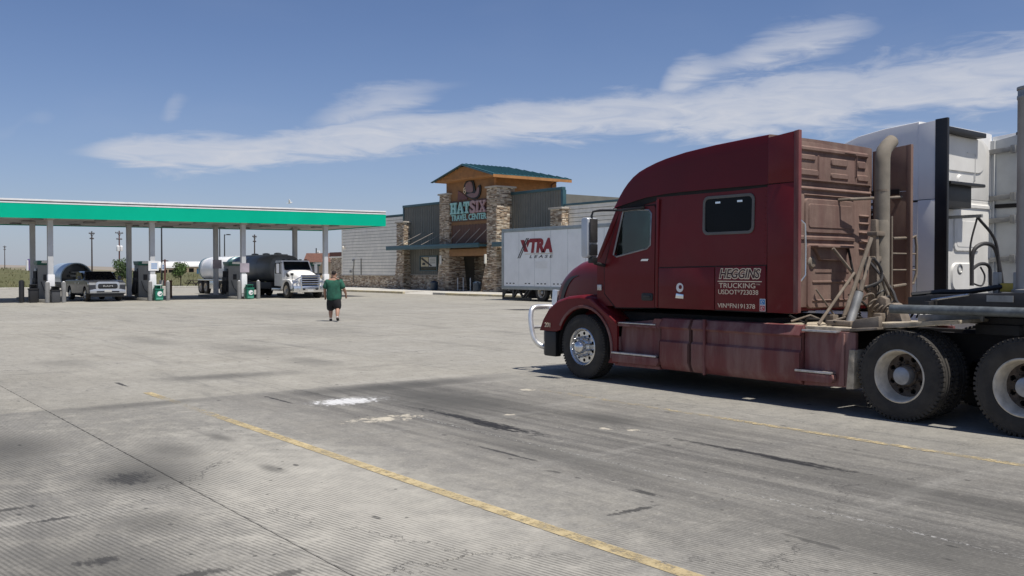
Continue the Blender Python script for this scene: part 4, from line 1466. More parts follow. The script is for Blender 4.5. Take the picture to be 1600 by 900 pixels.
rb('air_hose', M['blackm'], MB().tube(spline([(4.4, .954, 1.9), (4.42, 1.06, 1.80), (4.42, 1.115, 1.70), (4.42, 1.08, 1.6), (4.3, .95, 1.52)]), .020, 8))
rb('air_hose', M['blackm'], MB().tube(spline([(4.2, 1.2, 1.85), (4.45, 1.3, 1.5), (4.7, 1.1, 1.3), (5.1, 1.2, 1.25), (5.5, 1.1, 1.35)]), .018, 8))
rb('air_hose', M['dark'], MB().tube(spline([(4.2, 1.1, 1.9), (4.3, .85, 1.45), (4.15, .7, 1.15), (4.0, .9, 1.08)]), .016, 8))
rb('air_hose', M['dark'], MB().tube(spline([(3.6, .3, 1.15), (3.7, .5, 1.05), (3.9, .3, 1.12), (4.1, .7, 1.07), (4.3, .25, 1.10)]), .014, 6))
rb('brace_pole', M['tan_pipe'], MB().tube([(4.42, 1.13, 1.7), (4.42, 1.52, 1.25)], .022, 8))
rb('air_hose', M['dark'], MB().tube([(3.55, 1.70, 2.05), (3.62, 1.72, 1.7), (3.7, 1.72, 1.35), (3.85, 1.76, 1.22)], .018, 8))
rb('shock_absorber', M['grey_steel'], MB().tube([(4.4, .64, 1.46), (4.4, .44, 1.08)], .058, 12))
rb('shock_absorber', M['tan_pipe'], MB().tube([(4.42, .64, 1.48), (4.42, .69, 1.62)], .03, 10))
rb('frame_bracket', M['tan_pipe'], MB().prism([(4.40, 1.04), (4.62, 1.04), (4.58, 1.38), (4.50, 1.42), (4.44, 1.36)], 'y', .95, 1.06), bevel=.02)
rb('frame_bracket', M['tan_pipe'], MB().prism([(4.58, 1.04), (4.86, 1.04), (4.78, 1.28), (4.68, 1.34)], 'y', .9, 1.12), bevel=.03)


def coil(a, b, r, turns, wr):
    a, b = Vector(a), Vector(b)
    d = b - a
    x = d.cross(Vector((0, 0, 1))).normalized()
    y = x.cross(d).normalized()
    n = turns * 14
    return MB().tube([a + d * (k / n) + Vector((0, 0, -.12 * math.sin(math.pi * k / n))) + (x * math.cos(2 * math.pi * k / 14) + y * math.sin(2 * math.pi * k / 14)) * r for k in range(n + 1)], wr, 6)


rb('coiled_air_line', M['tan_pipe'], coil((4.25, .98, 1.50), (4.62, 1.0, 1.27), .075, 6, .013))
rb('coiled_air_line', M['dark'], coil((4.12, .95, 1.42), (4.2, .9, 1.12), .07, 8, .011))
rb('coiled_air_line', M['blackm'], coil((4.3, 1.15, 1.52), (4.9, 1.35, 1.2), .06, 9, .011))
rb('air_hose', M['tan_pipe'], MB().tube([(3.7, .2, 1.08), (3.85, .4, 1.16), (4.0, .6, 1.05), (4.15, .35, 1.08), (4.3, .5, 1.15)], .015, 6))
rb('frame_valve', M['tan_pipe'], MB().box(4.15, 4.5, .3, .5, 1.05, 1.11).box(4.0, 4.12, .5, .62, 1.05, 1.17).box(4.5, 4.6, .8, .92, 1.04, 1.2), bevel=.012)
la = MB()
rb('grab_rail', M['tan_pipe'], MB().tube([(3.98, 2.08, 2.5), (3.98, 2.09, 1.05)], .018, 8))
lr = MB()
lr.tube([(3.98, 2.12, 2.19), (3.98, 2.62, 2.21), (3.98, 2.70, 2.24), (3.99, 2.72, 2.1), (3.99, 2.72, 1.7), (3.98, 2.66, 1.56), (3.98, 2.12, 1.52)], .02, 8)
lo = rb('ladder_rail', M['tan_pipe'], lr)
for z in (1.98, 1.75):
    MB().tube([(3.985, 2.1, z), (3.985, 2.7, z)], .013, 6).build('ladder_rung', M['tan_pipe'], lo)
rb('extender_bar', M['tan_pipe'], MB().tube([(3.7, 2.15, 2.76), (3.96, 2.58, 2.80)], .022, 8))

# rear quarter fender, frame rail top with dust, mud flap
rb('frame_top', M['cream_dust'], MB().prism([(4.72, 1.04), (5.1, 1.06), (5.95, 1.15), (5.95, 1.19), (5.1, 1.12), (4.72, 1.10)], 'y', .16, .82), bevel=.008)
fq = MB()
fq.prism([(4.66, 1.03), (4.68, 1.12), (4.72, 1.15), (5.03, 1.20), (5.03, 1.06)], 'y', .06, .14)
fq.prism([(4.66, 1.0), (5.03, 1.04), (5.03, 1.07), (4.66, 1.04)], 'y', .03, .45)
rb('quarter_fender', M['tan_pipe'], fq, bevel=.012)
rb('frame_rail', M['grey_steel'], MB().prism([(5.2, 1.12), (5.98, 1.16), (5.98, 1.24), (5.2, 1.21)], 'y', .62, .66), bevel=.006)
rb('mud_flap', M['black'], MB().box(7.55, 7.57, .05, .65, .2, 1.0), smooth=0)
rb('mud_flap', M['black'], MB().box(7.55, 7.57, 1.85, 2.45, .2, 1.0), smooth=0)

# ---- black flat trailer whose nose lies over the fifth wheel
tr = thing('flat_trailer', 'black flat trailer coupled to the burgundy truck with a grey tube along its edge', 'trailer', (7, 1.25, 0))
tb = MB((7, 1.25, 0))
tb.prism([(5.30, 1.43), (5.62, 1.465), (9.5, 1.62), (24, 1.62), (24, 1.36), (9.5, 1.36), (5.30, 1.34)], 'y', .22, .34)
tb.prism([(5.30, 1.43), (5.62, 1.465), (9.5, 1.62), (24, 1.62), (24, 1.36), (9.5, 1.36), (5.30, 1.34)], 'y', 2.16, 2.28)
tb.prism([(5.45, 1.36), (24, 1.36), (24, 1.40), (5.45, 1.40)], 'y', .34, 2.16)
for x in (5.45, 6.6, 8, 10, 12, 14, 16, 18, 20, 22, 23.8):
    tb.box(x, x + .12, .34, 2.16, 1.40, 1.46)
to = tb.build('trailer_frame', M['blackm'], tr, bevel=.01)
MB((7, 1.25, 0)).tube([(5.22, -.0, 1.295), (5.8, 0, 1.30), (24, 0, 1.36)], .052, 12).build('edge_tube', M['grey_tube'], tr)
MB((7, 1.25, 0)).tube([(5.22, 2.5, 1.295), (24, 2.5, 1.36)], .052, 12).build('edge_tube', M['grey_tube'], tr)
for x in (5.6, 7.5, 9.5, 12, 15, 18, 21, 23.5):
    MB((7, 1.25, 0)).box(x, x + .06, .03, .23, 1.34, 1.39).box(x, x + .06, 2.27, 2.47, 1.34, 1.39).build('outrigger', M['blackm'], tr)
MB((7, 1.25, 0)).tube([(5.62, .16, 1.405), (6.05, .16, 1.475)], .014, 6).build('winch_bar', M['alu'], tr)
MB((7, 1.25, 0)).tube([(5.3, .3, 1.455), (5.55, .5, 1.49), (5.9, .45, 1.50), (6.2, .6, 1.56)], .03, 8).build('rubber_hose', M['black'], tr)
for x in (6.11, 6.33):
    MB((7, 1.25, 0)).box(x, x + .06, .57, .66, 1.45, 1.72).build('stake', M['grey_steel'], tr, bevel=.008)
MB((7, 1.25, 0)).box(6.18, 6.33, .58, .66, 1.5, 1.60).build('ratchet', mat('yellow_strap', (.5, .36, .06), .7), tr, bevel=.02)
MB((7, 1.25, 0)).box(6.22, 6.50, .205, .22, 1.40, 1.47).build('reflector_plate', M['grey_steel'], tr, smooth=0)
lw = make_wheel('drive', tr, (21 - 7, 0 - 1.25, .52))
for x in (21, 22.3):
    for y, fl_ in ((0, False), (2.5, True)):
        if (x, y) != (21, 0):
            copy_wheel(lw, tr, (x - 7, y - 1.25, .52), fl_)
MB((7, 1.25, 0)).tube([(21, .2, .52), (21, 2.3, .52)], .09, 8).tube([(22.3, .2, .52), (22.3, 2.3, .52)], .09, 8).box(20.6, 22.8, .6, .8, .6, 1.36).box(20.6, 22.8, 1.7, 1.9, .6, 1.36).build('bogie', M['dark'], tr)
stk = thing('steel_column', 'tall grey ribbed steel cylinder standing upright on the black trailer', 'steel cylinder', (6.52, .62, 1.5))
cy = MB((6.52, .62, 1.5))
cy.lathe([(.165, 1.50), (.165, 3.60), (.172, 3.61), (.172, 3.64), (.165, 3.65), (.165, 3.70), (.175, 3.71), (.175, 3.735), (.15, 3.74), (.15, 3.66)], (6.52, .62, 0), 'z', 40)
cy.build('cylinder_wall', mat('galvanised_steel', (.33, .34, .345), .48, .55, var=.15, vs=3, bump=.1, dust=((.3, .28, .25), .2, (4, 4, .6))), stk, smooth=40)
MB((6.52, .62, 1.5)).lathe([(.21, 1.50), (.21, 1.53), (.17, 1.54)], (6.52, .62, 0), 'z', 32).build('base_flange', M['grey_steel'], stk, smooth=30)

# ---------------------------------------------------------------- travel centre building (front towards -y)
M.update(
    siding=mat('white_lap_siding', (.86, .81, .70), .6, var=.07, vs=1.5, dust=((.4, .37, .31), .12, (2, 2, .5))),
    ribmetal=mat('olive_grey_metal', (.17, .165, .14), .5, .1, var=.1, vs=1.2),
    teal_trim=mat('dark_teal_trim', (.03, .085, .10), .45, var=.12, coat=.2),
    teal_roof=mat('teal_roof_metal', (.03, .105, .115), .4, .2, var=.1, coat=.15),
    brown_wall=mat('brown_stucco', (.27, .145, .065), .85, var=.1, vs=2, bump=.2, bs=50),
    brown_dark=mat('dark_brown_metal', (.115, .05, .03), .55, var=.12),
    orange_wood=mat('orange_brown_siding', (.40, .185, .06), .7, var=.14, vs=2.5),
    cap=mat('cast_cap_stone', (.45, .41, .35), .85, var=.12),
    hat_teal=mat('pale_teal_letter', (.33, .60, .56), .5, var=.05),
    hat_pink=mat('dusty_rose_letter', (.42, .27, .27), .5, var=.05),
    hat_maroon=mat('maroon_emblem', (.14, .05, .045), .5, var=.1),
    hat_mauve=mat('mauve_emblem', (.22, .13, .13), .5, var=.1),
    doorglass=mat('dark_shop_glass', (.01, .011, .013), .08, var=.2, spec=.6),
    poster=mat('cream_poster', (.55, .48, .32), .6, var=.08),
    poster_w=mat('white_poster', (.6, .6, .58), .6, var=.05),
    lamp_w=mat('frosted_lamp', (.7, .68, .6), .4, var=.05),
    bin_blue=mat('blue_bin', (.018, .035, .06), .5, var=.15),
    rod=mat('tie_rod', (.42, .36, .3), .5, .3, var=.1),
)
B0 = (-55, 35, 0)
bld = thing('store_building', 'travel centre store with stone columns, brown gabled entrance tower and white lap siding', 'store', B0)


def bb():
    return MB(B0)


def bpart(name, m, q, parent=None, **k):
    return q.build(name, M[m] if isinstance(m, str) else m, parent or bld, **k)


# core masses
q = bb()
q.box(-76.38, -64.2, 35.06, 62, 0, 6.84)
q.box(-64.2, -55.0, 35.06, 62, 0, 7.4)
q.box(-47.9, -41.6, 35.06, 62, 0, 7.4)
q.box(-41.6, -12, 35.06, 62, 0, 6.5)
q.box(-57.9, -46.9, 38.6, 62, 0, 7.0)
bpart('wall_core', 'ribmetal', q, smooth=0)
# lap siding boards, one by one
for x0, x1, zt, s in ((-76.4, -64.35, 6.84, .302), (-41.45, -12, 6.45, .302)):
    z = 1.40
    proto = None
    while z < zt - .02:
        if proto is None:
            o = bpart('siding_board', 'siding', bb().prism([(35.058, z), (34.955, z), (34.985, z + s - .034), (35.058, z + s - .03)], 'x', x0, x1), smooth=0)
            proto, z00 = o, z
        else:
            o = proto.copy()
            col.objects.link(o)
            o.location.z = z - z00
        z += s
for x0, x1, z in ((-76.5, -64.3, 6.86), (-41.5, -12, 6.5)):
    bpart('parapet_cap', 'teal_trim', bb().box(x0, x1, 34.93, 35.3, z, z + .16), bevel=.02)
bpart('corner_board', 'siding', bb().box(-76.48, -76.36, 34.95, 35.07, 1.36, 6.86), bevel=.01)
bpart('sill_trim', 'cap', bb().box(-76.45, -64.4, 34.90, 35.07, 1.30, 1.39), bevel=.02)
# left stone base and low stone wing
tn = []
q = bb()
veneer(q, tn, 'y', -76.4, -64.4, 0.0, 1.31, 35.04, -1, .06, .11, .16, .45)
bpart('stone_veneer', 'stone', q, smooth=0, tones=tn, kind='stuff')
tn = []
q = bb()
veneer(q, tn, 'y', -81.0, -76.45, 0.0, 3.15, 36.0, -1, .06, .11, .16, .45)
bpart('stone_veneer', 'stone', q, smooth=0, tones=tn, kind='stuff')
bpart('wing_wall', 'cap', bb().box(-81, -76.38, 36.03, 44, 0, 3.15), smooth=0)
bpart('wing_cap', 'siding', bb().box(-81.1, -76.38, 35.85, 44.1, 3.16, 3.30), smooth=0)
bpart('wing_coping', mat('rust_brown_roof', (.13, .055, .04), .8, var=.15), bb().box(-81.1, -76.38, 35.9, 44.1, 3.305, 3.75), smooth=0)
# ribbed metal wings with teal caps and corner trims
for x0, x1, zt in ((-64.1, -55.0, 7.56), (-48.0, -41.7, 7.70)):
    q = bb()
    q.box(x0, x1, 34.98, 35.05, 1.40, zt)
    x = x0 + .1
    while x < x1 - .06:
        q.prism([(x, 34.98), (x + .02, 34.935), (x + .06, 34.935), (x + .08, 34.98)], 'z', 1.40, zt)
        x += .30
    bpart('metal_cladding', 'ribmetal', q, smooth=0)
    bpart('parapet_cap', 'teal_trim', bb().box(x0 - .12, x1 + .12, 34.86, 35.2, zt, zt + .22), bevel=.02)
bpart('corner_trim', 'teal_trim', bb().box(-41.74, -41.50, 34.88, 35.2, 5.0, 7.70), bevel=.02)
bpart('corner_trim', 'teal_trim', bb().box(-64.22, -64.05, 34.90, 35.1, 6.2, 7.56), bevel=.02)
# window wall under the awning
tn = []
q = bb()
veneer(q, tn, 'y', -62.9, -55.9, 0, 1.38, 34.96, -1, .06, .11, .16, .45)
bpart('stone_veneer', 'stone', q, smooth=0, tones=tn, kind='stuff')
bpart('sill_trim', 'cap', bb().box(-62.9, -55.9, 34.85, 35.0, 1.385, 1.45), bevel=.01)
wn = bpart('window', 'teal_trim', bb().panel([(-61.3, 1.75), (-58.4, 1.75), (-58.4, 3.12), (-61.3, 3.12)], [(-61.2, 1.83), (-58.5, 1.83), (-58.5, 3.04), (-61.2, 3.04)], lambda x, z: 34.88, .06, N=8, rings=1), smooth=0)
bpart('pane', 'doorglass', bb().box(-61.2, -58.5, 34.925, 34.935, 1.83, 3.04), wn, smooth=0)
bpart('poster', 'poster', bb().box(-61.1, -59.85, 34.905, 34.915, 2.16, 2.98), wn, smooth=0)
bpart('poster', 'poster_w', bb().box(-59.75, -58.6, 34.905, 34.915, 2.16, 2.98), wn, smooth=0)
bpart('poster_print', 'black', bb().prism([(-61.1, 2.85), (-60.9, 2.98), (-59.2, 2.22), (-59.5, 2.18)], 'y', 34.897, 34.902).prism([(-60.9, 2.3), (-60.4, 2.28), (-60.35, 2.5), (-60.8, 2.52)], 'y', 34.897, 34.902), wn, smooth=0)
for z in (2.45, 2.62, 2.78):
    bpart('poster_print', 'ribmetal', bb().box(-59.6, -58.7, 34.897, 34.902, z, z + .05), wn, smooth=0)
# tower walls
q = bb()
q.box(-55.2, -48.3, 33.75, 34.05, 2.98, 9.25)
bpart('tower_front', 'brown_wall', q, smooth=0)
q = bb()
z = 6.4
while z < 9.2:
    q.prism([(-48.28, z), (-48.19, z), (-48.24, z + .26), (-48.28, z + .26)], 'y', 33.75, 39.9)
    z += .25
q.box(-55.2, -48.28, 34.06, 39.9, 5.8, 9.2)
bpart('tower_side', 'orange_wood', q, smooth=0)
bpart('corner_board', 'orange_wood', bb().box(-48.42, -48.16, 33.70, 33.86, 2.98, 9.2), bevel=.01)
# gable, roof with seams, fascia
ex0, ex1, ridge_x, ez, rz_ = -55.55, -46.95, -51.15, 9.12, 10.22
q = bb()
q.prism([(-55.3, 9.2), (-47.2, 9.2), (ridge_x, 10.1)], 'y', 32.75, 33.0)
z = 9.22
bpart('gable', 'orange_wood', q, smooth=0)
for k in range(7):
    z = 9.22 + k * .12
    f = (z - 9.15) / (10.1 - 9.15)
    bpart('gable_board', 'orange_wood', bb().prism([(32.75, z), (32.70, z), (32.735, z + .125), (32.75, z + .125)], 'x', -55.3 + f * 4.1, -47.2 - f * 3.9), smooth=0)
bpart('soffit', 'orange_wood', bb().box(-55.4, -47.1, 32.75, 40.3, 9.08, 9.19), smooth=0)
q = bb()
fy, by, hy = 32.55, 40.45, 37.2
T_ = .09


def slab3(a, b, c, d=None):
    vs = [Vector(p) for p in (a, b, c, d) if p]
    n = len(vs)
    up = Vector((0, 0, T_))
    q.add(vs + [v + up for v in vs], [tuple(range(n - 1, -1, -1)), tuple(range(n, 2 * n))] + [(i, (i + 1) % n, (i + 1) % n + n, i + n) for i in range(n)])


rA, rB = (ridge_x, fy, rz_), (ridge_x, hy, rz_)
slab3((ex1, fy, ez), (ex1, by, ez), rB, rA)
slab3((ex0, by, ez), (ex0, fy, ez), rA, rB)
slab3((ex1, by, ez), (ex0, by, ez), rB)
y = fy + .4
while y < by:
    if y < hy:
        q.bar((ex1, y, ez + T_), (ridge_x, y, rz_ + T_), .05, .09)
        q.bar((ex0, y, ez + T_), (ridge_x, y, rz_ + T_), .05, .09)
    else:
        f = (by - y) / (by - hy)
        q.bar((ex1, y, ez + T_), (ex1 + (ridge_x - ex1) * f, y, ez + (rz_ - ez) * f + T_), .05, .09)
    y += .42
bpart('roof', 'teal_roof', q, smooth=0)
bpart('fascia', 'teal_trim', bb().bar((ex0, fy - .03, ez - .02), (ridge_x, fy - .03, rz_ - .02), .06, .22, (0, -1, 0)).bar((ex1, fy - .03, ez - .02), (ridge_x, fy - .03, rz_ - .02), .06, .22, (0, -1, 0)), smooth=0)
bpart('eave_board', 'orange_wood', bb().box(ex1 - .05, ex1 + .02, fy, by, ez - .2, ez + .02), smooth=0)
bpart('downpipe', 'brown_dark', bb().tube([(ex1 - .1, 39.0, 9.0), (-48.0, 39.2, 8.75), (-48.1, 39.2, 7.0)], .06, 8))
# stone columns
for name, x0, x1, y0, y1, zt, tp in (('a', -55.9, -54.5, 33.55, 35.0, 8.10, .22), ('b', -49.1, -47.85, 33.55, 35.3, 8.25, .36), ('c', -64.35, -63.1, 34.35, 35.1, 6.15, .2), ('d', -42.25, -41.0, 34.35, 35.1, 6.25, .2)):
    tn = []
    q = bb()
    sp = 2.9      # the flared foot below, straight shaft above
    for zz0, zz1, t_ in ((0, sp, tp), (sp, zt, 0)):
        veneer(q, tn, 'y', x0, x1, zz0, zz1, y0, -1, .06, .10, .16, .42, t_)
        veneer(q, tn, 'x', y0, y1, zz0, zz1, x1, 1, .06, .10, .16, .42, t_)
        veneer(q, tn, 'x', y0, y1, zz0, zz1, x0, -1, .07, .13, .18, .55, t_)
    cobj = bpart('stone_column', 'cap', bb().box(x0 + .03, x1 - .03, y0 + .03, y1, 0, zt), smooth=0)
    q.build('stone_veneer', M['stone'], cobj, smooth=0, tones=tn, kind='stuff')
    bpart('column_cap', 'cap', bb().box(x0 - .15, x1 + .15, y0 - .15, y1 + .1, zt, zt + .14), cobj, bevel=.02)
# awning with tie rods
aw = bpart('awning', 'teal_trim', bb().box(-63.6, -49.15, 32.75, 32.85, 3.62, 3.98).box(-63.6, -49.15, 32.85, 34.9, 3.70, 3.86), bevel=.02)
bpart('awning', 'teal_trim', bb().box(-47.7, -40.9, 32.95, 33.05, 3.62, 3.98).box(-47.7, -40.9, 33.05, 34.9, 3.70, 3.86), bevel=.02)
for x in (-61.4, -59.4, -57.4):
    bpart('tie_rod', 'rod', bb().tube([(x - .6, 33.0, 4.0), (x + .5, 34.9, 5.15)], .03, 6), aw)
for x in (-53.6, -52.2, -50.8, -49.7):
    bpart('tie_rod', 'rod', bb().tube([(x - .5, 33.0, 4.0), (x + .5, 33.75, 5.2)], .032, 6), aw)
q = bb()
x = -54.3
while x < -49.2:
    q.prism([(33.75, 5.55), (33.70, 5.50), (33.70, 4.02), (33.75, 4.02)], 'x', x, x + .05)
    x += .42
q.box(-54.35, -49.15, 33.71, 33.75, 4.02, 5.5)
bpart('metal_band', 'brown_dark', q, smooth=0)
bpart('entrance_beam', 'brown_wall', bb().box(-54.4, -49.1, 33.5, 33.74, 2.98, 3.55), bevel=.02)
# recessed entrance: stone cheek, dark glass front, doors
tn = []
q = bb()
veneer(q, tn, 'y', -56.5, -53.6, 0, 3.0, 36.5, -1, .08, .14, .2, .6)
veneer(q, tn, 'x', 36.5, 38.5, 0, 3.0, -53.6, 1, .08, .14, .2, .6)
bpart('stone_veneer', 'stone', q, smooth=0, tones=tn, kind='stuff')
bpart('entrance_wall', 'cap', bb().box(-56.5, -53.66, 36.53, 38.5, 0, 3.0), smooth=0)
bpart('entrance_ceiling', 'brown_dark', bb().box(-55.9, -47.9, 34.06, 38.6, 2.99, 3.1), smooth=0)
dg = bpart('shop_front', 'doorglass', bb().box(-53.6, -47.9, 38.3, 38.34, 0.02, 3.0), smooth=0)
for x in (-53.55, -52.2, -50.9, -49.6, -48.3):
    bpart('door_frame', 'black', bb().box(x, x + .1, 38.2, 38.3, 0.02, 2.99), dg, smooth=0)
bpart('door_frame', 'black', bb().box(-53.45, -48.3, 38.21, 38.29, 2.2, 2.3), dg, smooth=0)
for x in (-51.6, -50.2):
    bpart('door_handle', 'chrome', bb().tube([(x, 38.1, .9), (x, 38.1, 1.3)], .02, 6), dg)
# wall lamps on the two tower columns and right cheek
for x in (-54.9, -48.55):
    lo = bpart('wall_lamp', 'lamp_w', bb().lathe([(.0, 2.32), (.11, 2.34), (.11, 3.05), (.0, 3.07)], (x, 32.98, 0), 'z', 14))
    bpart('lamp_bracket', 'black', bb().box(x - .05, x + .05, 33.02, 33.2, 2.6, 2.75), lo, smooth=0)
# small wall fittings on the siding
bpart('wall_lamp', 'siding', bb().prism([(34.98, 4.0), (34.75, 4.1), (34.72, 4.25), (34.98, 4.4)], 'x', -76.0, -75.75), bevel=.02)
bpart('conduit', 'ribmetal', bb().tube([(-72.3, 34.93, 1.4), (-72.3, 34.93, 3.0)], .05, 6), smooth=40)
bpart('conduit', 'ribmetal', bb().tube([(-73.9, 34.93, .6), (-73.9, 34.9, 1.5), (-74.0, 34.93, 1.9), (-73.8, 34.93, 2.3), (-73.8, 34.93, 2.75)], .045, 6), smooth=40)
bpart('meter_box', 'grey_steel', bb().box(-74.6, -74.35, 34.85, 35.0, 1.6, 1.85), bevel=.02)
bpart('meter_box', 'grey_steel', bb().box(-74.0, -73.7, 34.85, 35.0, 2.75, 2.95), bevel=.02)

# ---- the sign on the tower
S0 = (-51.8, 33.7, 6.4)
sgn_ = thing('store_sign', 'HAT SIX TRAVEL CENTER letters under a cowboy hat emblem on the tower', 'sign', S0)
# dark backing board behind the words
MB(S0).box(-54.45, -49.15, 33.69, 33.74, 5.78, 7.52).build('backing_board', M['brown_dark'], sgn_, smooth=0)


def letter(ch, x0, x1, z0, z1, y0, y1):
    """slab-serif capitals made of strokes"""
    q = MB(S0)
    w, h = x1 - x0, z1 - z0
    X = lambda t: x0 + w * t
    Z = lambda t: z0 + h * t
    P = lambda pts: q.prism([(X(a), Z(b)) for a, b in pts], 'y', y0, y1)
    if ch == 'H':
        for c in (.24, .76):
            P([(c - .13, 0), (c + .13, 0), (c + .13, 1), (c - .13, 1)])
            for b in (0, .84):
                P([(c - .24, b), (c - .131, b), (c - .131, b + .16), (c - .24, b + .16)])
                P([(c + .131, b), (c + .22, b), (c + .22, b + .16), (c + .131, b + .16)])
        P([(.371, .41), (.629, .41), (.629, .59), (.371, .59)])
    elif ch == 'A':
        P([(.08, .15), (.30, .15), (.5, .86), (.5, 1), (.38, 1)])
        P([(.70, .15), (.92, .15), (.62, 1), (.502, 1), (.502, .86)])
        P([(.36, .30), (.64, .30), (.60, .44), (.40, .44)])
        P([(.0, 0), (.38, 0), (.38, .149), (.0, .149)])
        P([(.62, 0), (1, 0), (1, .149), (.62, .149)])
    elif ch == 'T':
        P([(0, .84), (1, .84), (1, 1), (0, 1)])
        P([(0, .62), (.13, .62), (.13, .839), (0, .839)])
        P([(.87, .62), (1, .62), (1, .839), (.87, .839)])
        P([(.36, .15), (.64, .15), (.64, .839), (.36, .839)])
        P([(.22, 0), (.78, 0), (.78, .149), (.22, .149)])
    elif ch == 'I':
        P([(.26, .15), (.74, .15), (.74, .85), (.26, .85)])
        P([(0, 0), (1, 0), (1, .149), (0, .149)])
        P([(0, .851), (1, .851), (1, 1), (0, 1)])
    elif ch == 'X':
        P([(.08, .85), (.34, .85), (.92, .15), (.66, .15)])
        P([(.10, .15), (.32, .15), (.49, .40), (.40, .50)])
        P([(.52, .60), (.60, .50), (.90, .85), (.70, .85)])
        for a in (0, .60):
            P([(a, 0), (a + .40, 0), (a + .40, .149), (a, .149)])
            P([(a, .851), (a + .40, .851), (a + .40, 1), (a, 1)])
    elif ch == 'S':
        q.text('S', w, h, (x0, y1, z0), bold=.035, depth=y1 - y0)
    return q


xs = [(-54.30, -53.36, 'H', 'hat_teal'), (-53.30, -52.36, 'A', 'hat_teal'), (-52.34, -51.52, 'T', 'hat_teal'), (-51.42, -50.72, 'S', 'hat_pink'), (-50.64, -50.22, 'I', 'hat_pink'), (-50.16, -49.30, 'X', 'hat_pink')]
for x0, x1, ch, m_ in xs:
    letter(ch, x0 - .03, x1 + .03, 6.40, 7.40, 33.64, 33.66).build('letter_backing', M['black'], sgn_, smooth=0)  # slightly larger black copy behind each letter
    letter(ch, x0, x1, 6.43, 7.37, 33.50, 33.63).build('letter', M[m_], sgn_, smooth=0)
MB(S0).text('TRAVEL CENTER', 4.95, .47, (-54.3, 33.68, 5.90), depth=.06, bold=.022).build('lettering', M['hat_teal'], sgn_, smooth=0)


def curvepoly(pts, n=6):
    out = []
    m = len(pts)
    for i in range(m):
        p0, p1, p2, p3 = pts[i - 1], pts[i], pts[(i + 1) % m], pts[(i + 2) % m]
        for k in range(n):
            t = k / n
            out.append(tuple(.5 * ((2 * p1[j]) + (-p0[j] + p2[j]) * t + (2 * p0[j] - 5 * p1[j] + 4 * p2[j] - p3[j]) * t * t + (-p0[j] + 3 * p1[j] - 3 * p2[j] + p3[j]) * t ** 3) for j in (0, 1)))
    return out


hat = [(-53.45, 8.35), (-53.5, 7.7), (-52.6, 7.55), (-51.4, 7.5), (-50.6, 7.65), (-50.15, 8.1), (-50.1, 8.6), (-50.35, 8.55), (-50.75, 8.2), (-51.0, 8.55), (-51.15, 9.0), (-51.8, 9.1), (-52.3, 9.0), (-52.5, 8.5), (-52.6, 8.1)]
MB(S0).prism([(-53.35, 8.35), (-53.4, 7.58), (-52.0, 7.56), (-52.0, 7.7), (-52.7, 8.1)], 'y', 33.66, 33.72).build('hat_brim', M['hat_maroon'], sgn_, smooth=0)
MB(S0).prism(curvepoly([(-52.45, 8.2), (-52.4, 8.8), (-51.95, 9.08), (-51.5, 9.02), (-51.15, 9.0), (-50.95, 8.5), (-50.75, 8.15), (-50.45, 8.55), (-50.15, 8.55), (-50.15, 8.0), (-50.5, 7.6), (-51.2, 7.55), (-51.9, 7.75)]), 'y', 33.63, 33.70).build('hat_outline', M['black'], sgn_, smooth=0)
MB(S0).prism(curvepoly([(-52.2, 8.3), (-52.15, 8.75), (-51.8, 8.95), (-51.35, 8.92), (-51.15, 8.5), (-51.2, 8.15), (-51.7, 8.1)]), 'y', 33.59, 33.64).build('hat_crown', M['hat_mauve'], sgn_, smooth=0)
MB(S0).prism(curvepoly([(-52.0, 7.95), (-51.3, 8.02), (-50.8, 8.0), (-50.5, 8.4), (-50.3, 8.4), (-50.35, 7.95), (-50.7, 7.68), (-51.4, 7.68)]), 'y', 33.59, 33.64).build('hat_brim', M['hat_mauve'], sgn_, smooth=0)
MB(S0).tube([(-52.22, 33.6, 8.55), (-52.42, 33.6, 8.45), (-52.42, 33.6, 8.15), (-52.28, 33.6, 8.02), (-52.15, 33.6, 8.2), (-52.2, 33.6, 8.36), (-52.38, 33.6, 8.28)], .035, 6).build('emblem_loop', M['gold'], sgn_)

# ---- footway before the store, kerb, bins, posts
fw_ = thing('footway', 'raised pale concrete footway with yellow kerb in front of the store', 'footway', (-60, 30, 0))
MB((-60, 30, 0)).box(-92, -54.0, 28.4, 38.5, -.02, .135).box(-53.99, -49.0, 30.9, 38.5, -.02, .13).box(-48.99, -20, 28.4, 35, -.02, .135).build('footway_slab', M['kerb'], fw_, smooth=0)
MB((-60, 30, 0)).prism([(28.4, -.02), (30.9, -.02), (30.9, .13)], 'x', -53.99, -49.0).build('ramp', M['kerb'], fw_, smooth=0)
for a in range(-92, -20, 3):
    if -54.5 <= a < -49.5:
        continue
    red_ = -71 < a < -66
    MB((-60, 30, 0)).box(a + .01, a + 2.99, 28.18, 28.395, -.03, .15).build('kerb_stone', mat('red_kerb', (.3, .06, .05), .85, var=.2, vs=3) if red_ else M['kerb_yellow'], fw_, bevel=.02, smooth=0, segs=1)
for x, lab in ((-55.3, 'squat dark blue bin beside the left tower column'), (-49.75, 'dark blue bin at the foot of the right tower column')):
    bn = thing('litter_bin', lab, 'bin', (x, 32.6 if x < -52 else 33.0, .135), group='bins at the store entrance')
    MB().lathe([(.26, 0), (.3, .06), (.31, .62), (.33, .66), (.3, .72), (.16, .8), (.0, .82)], (0, 0, 0), 'z', 18).build('bin_body', M['bin_blue'], bn)
    MB().lathe([(.13, .825), (.13, .84), (.0, .845)], (0, 0, 0), 'z', 12).build('bin_lid', M['black'], bn)
po = thing('entrance_post', 'leftmost of three slim pale posts before the dark store entrance', 'post', (-53.0, 33.4, .13), group='slim posts at the store entrance')
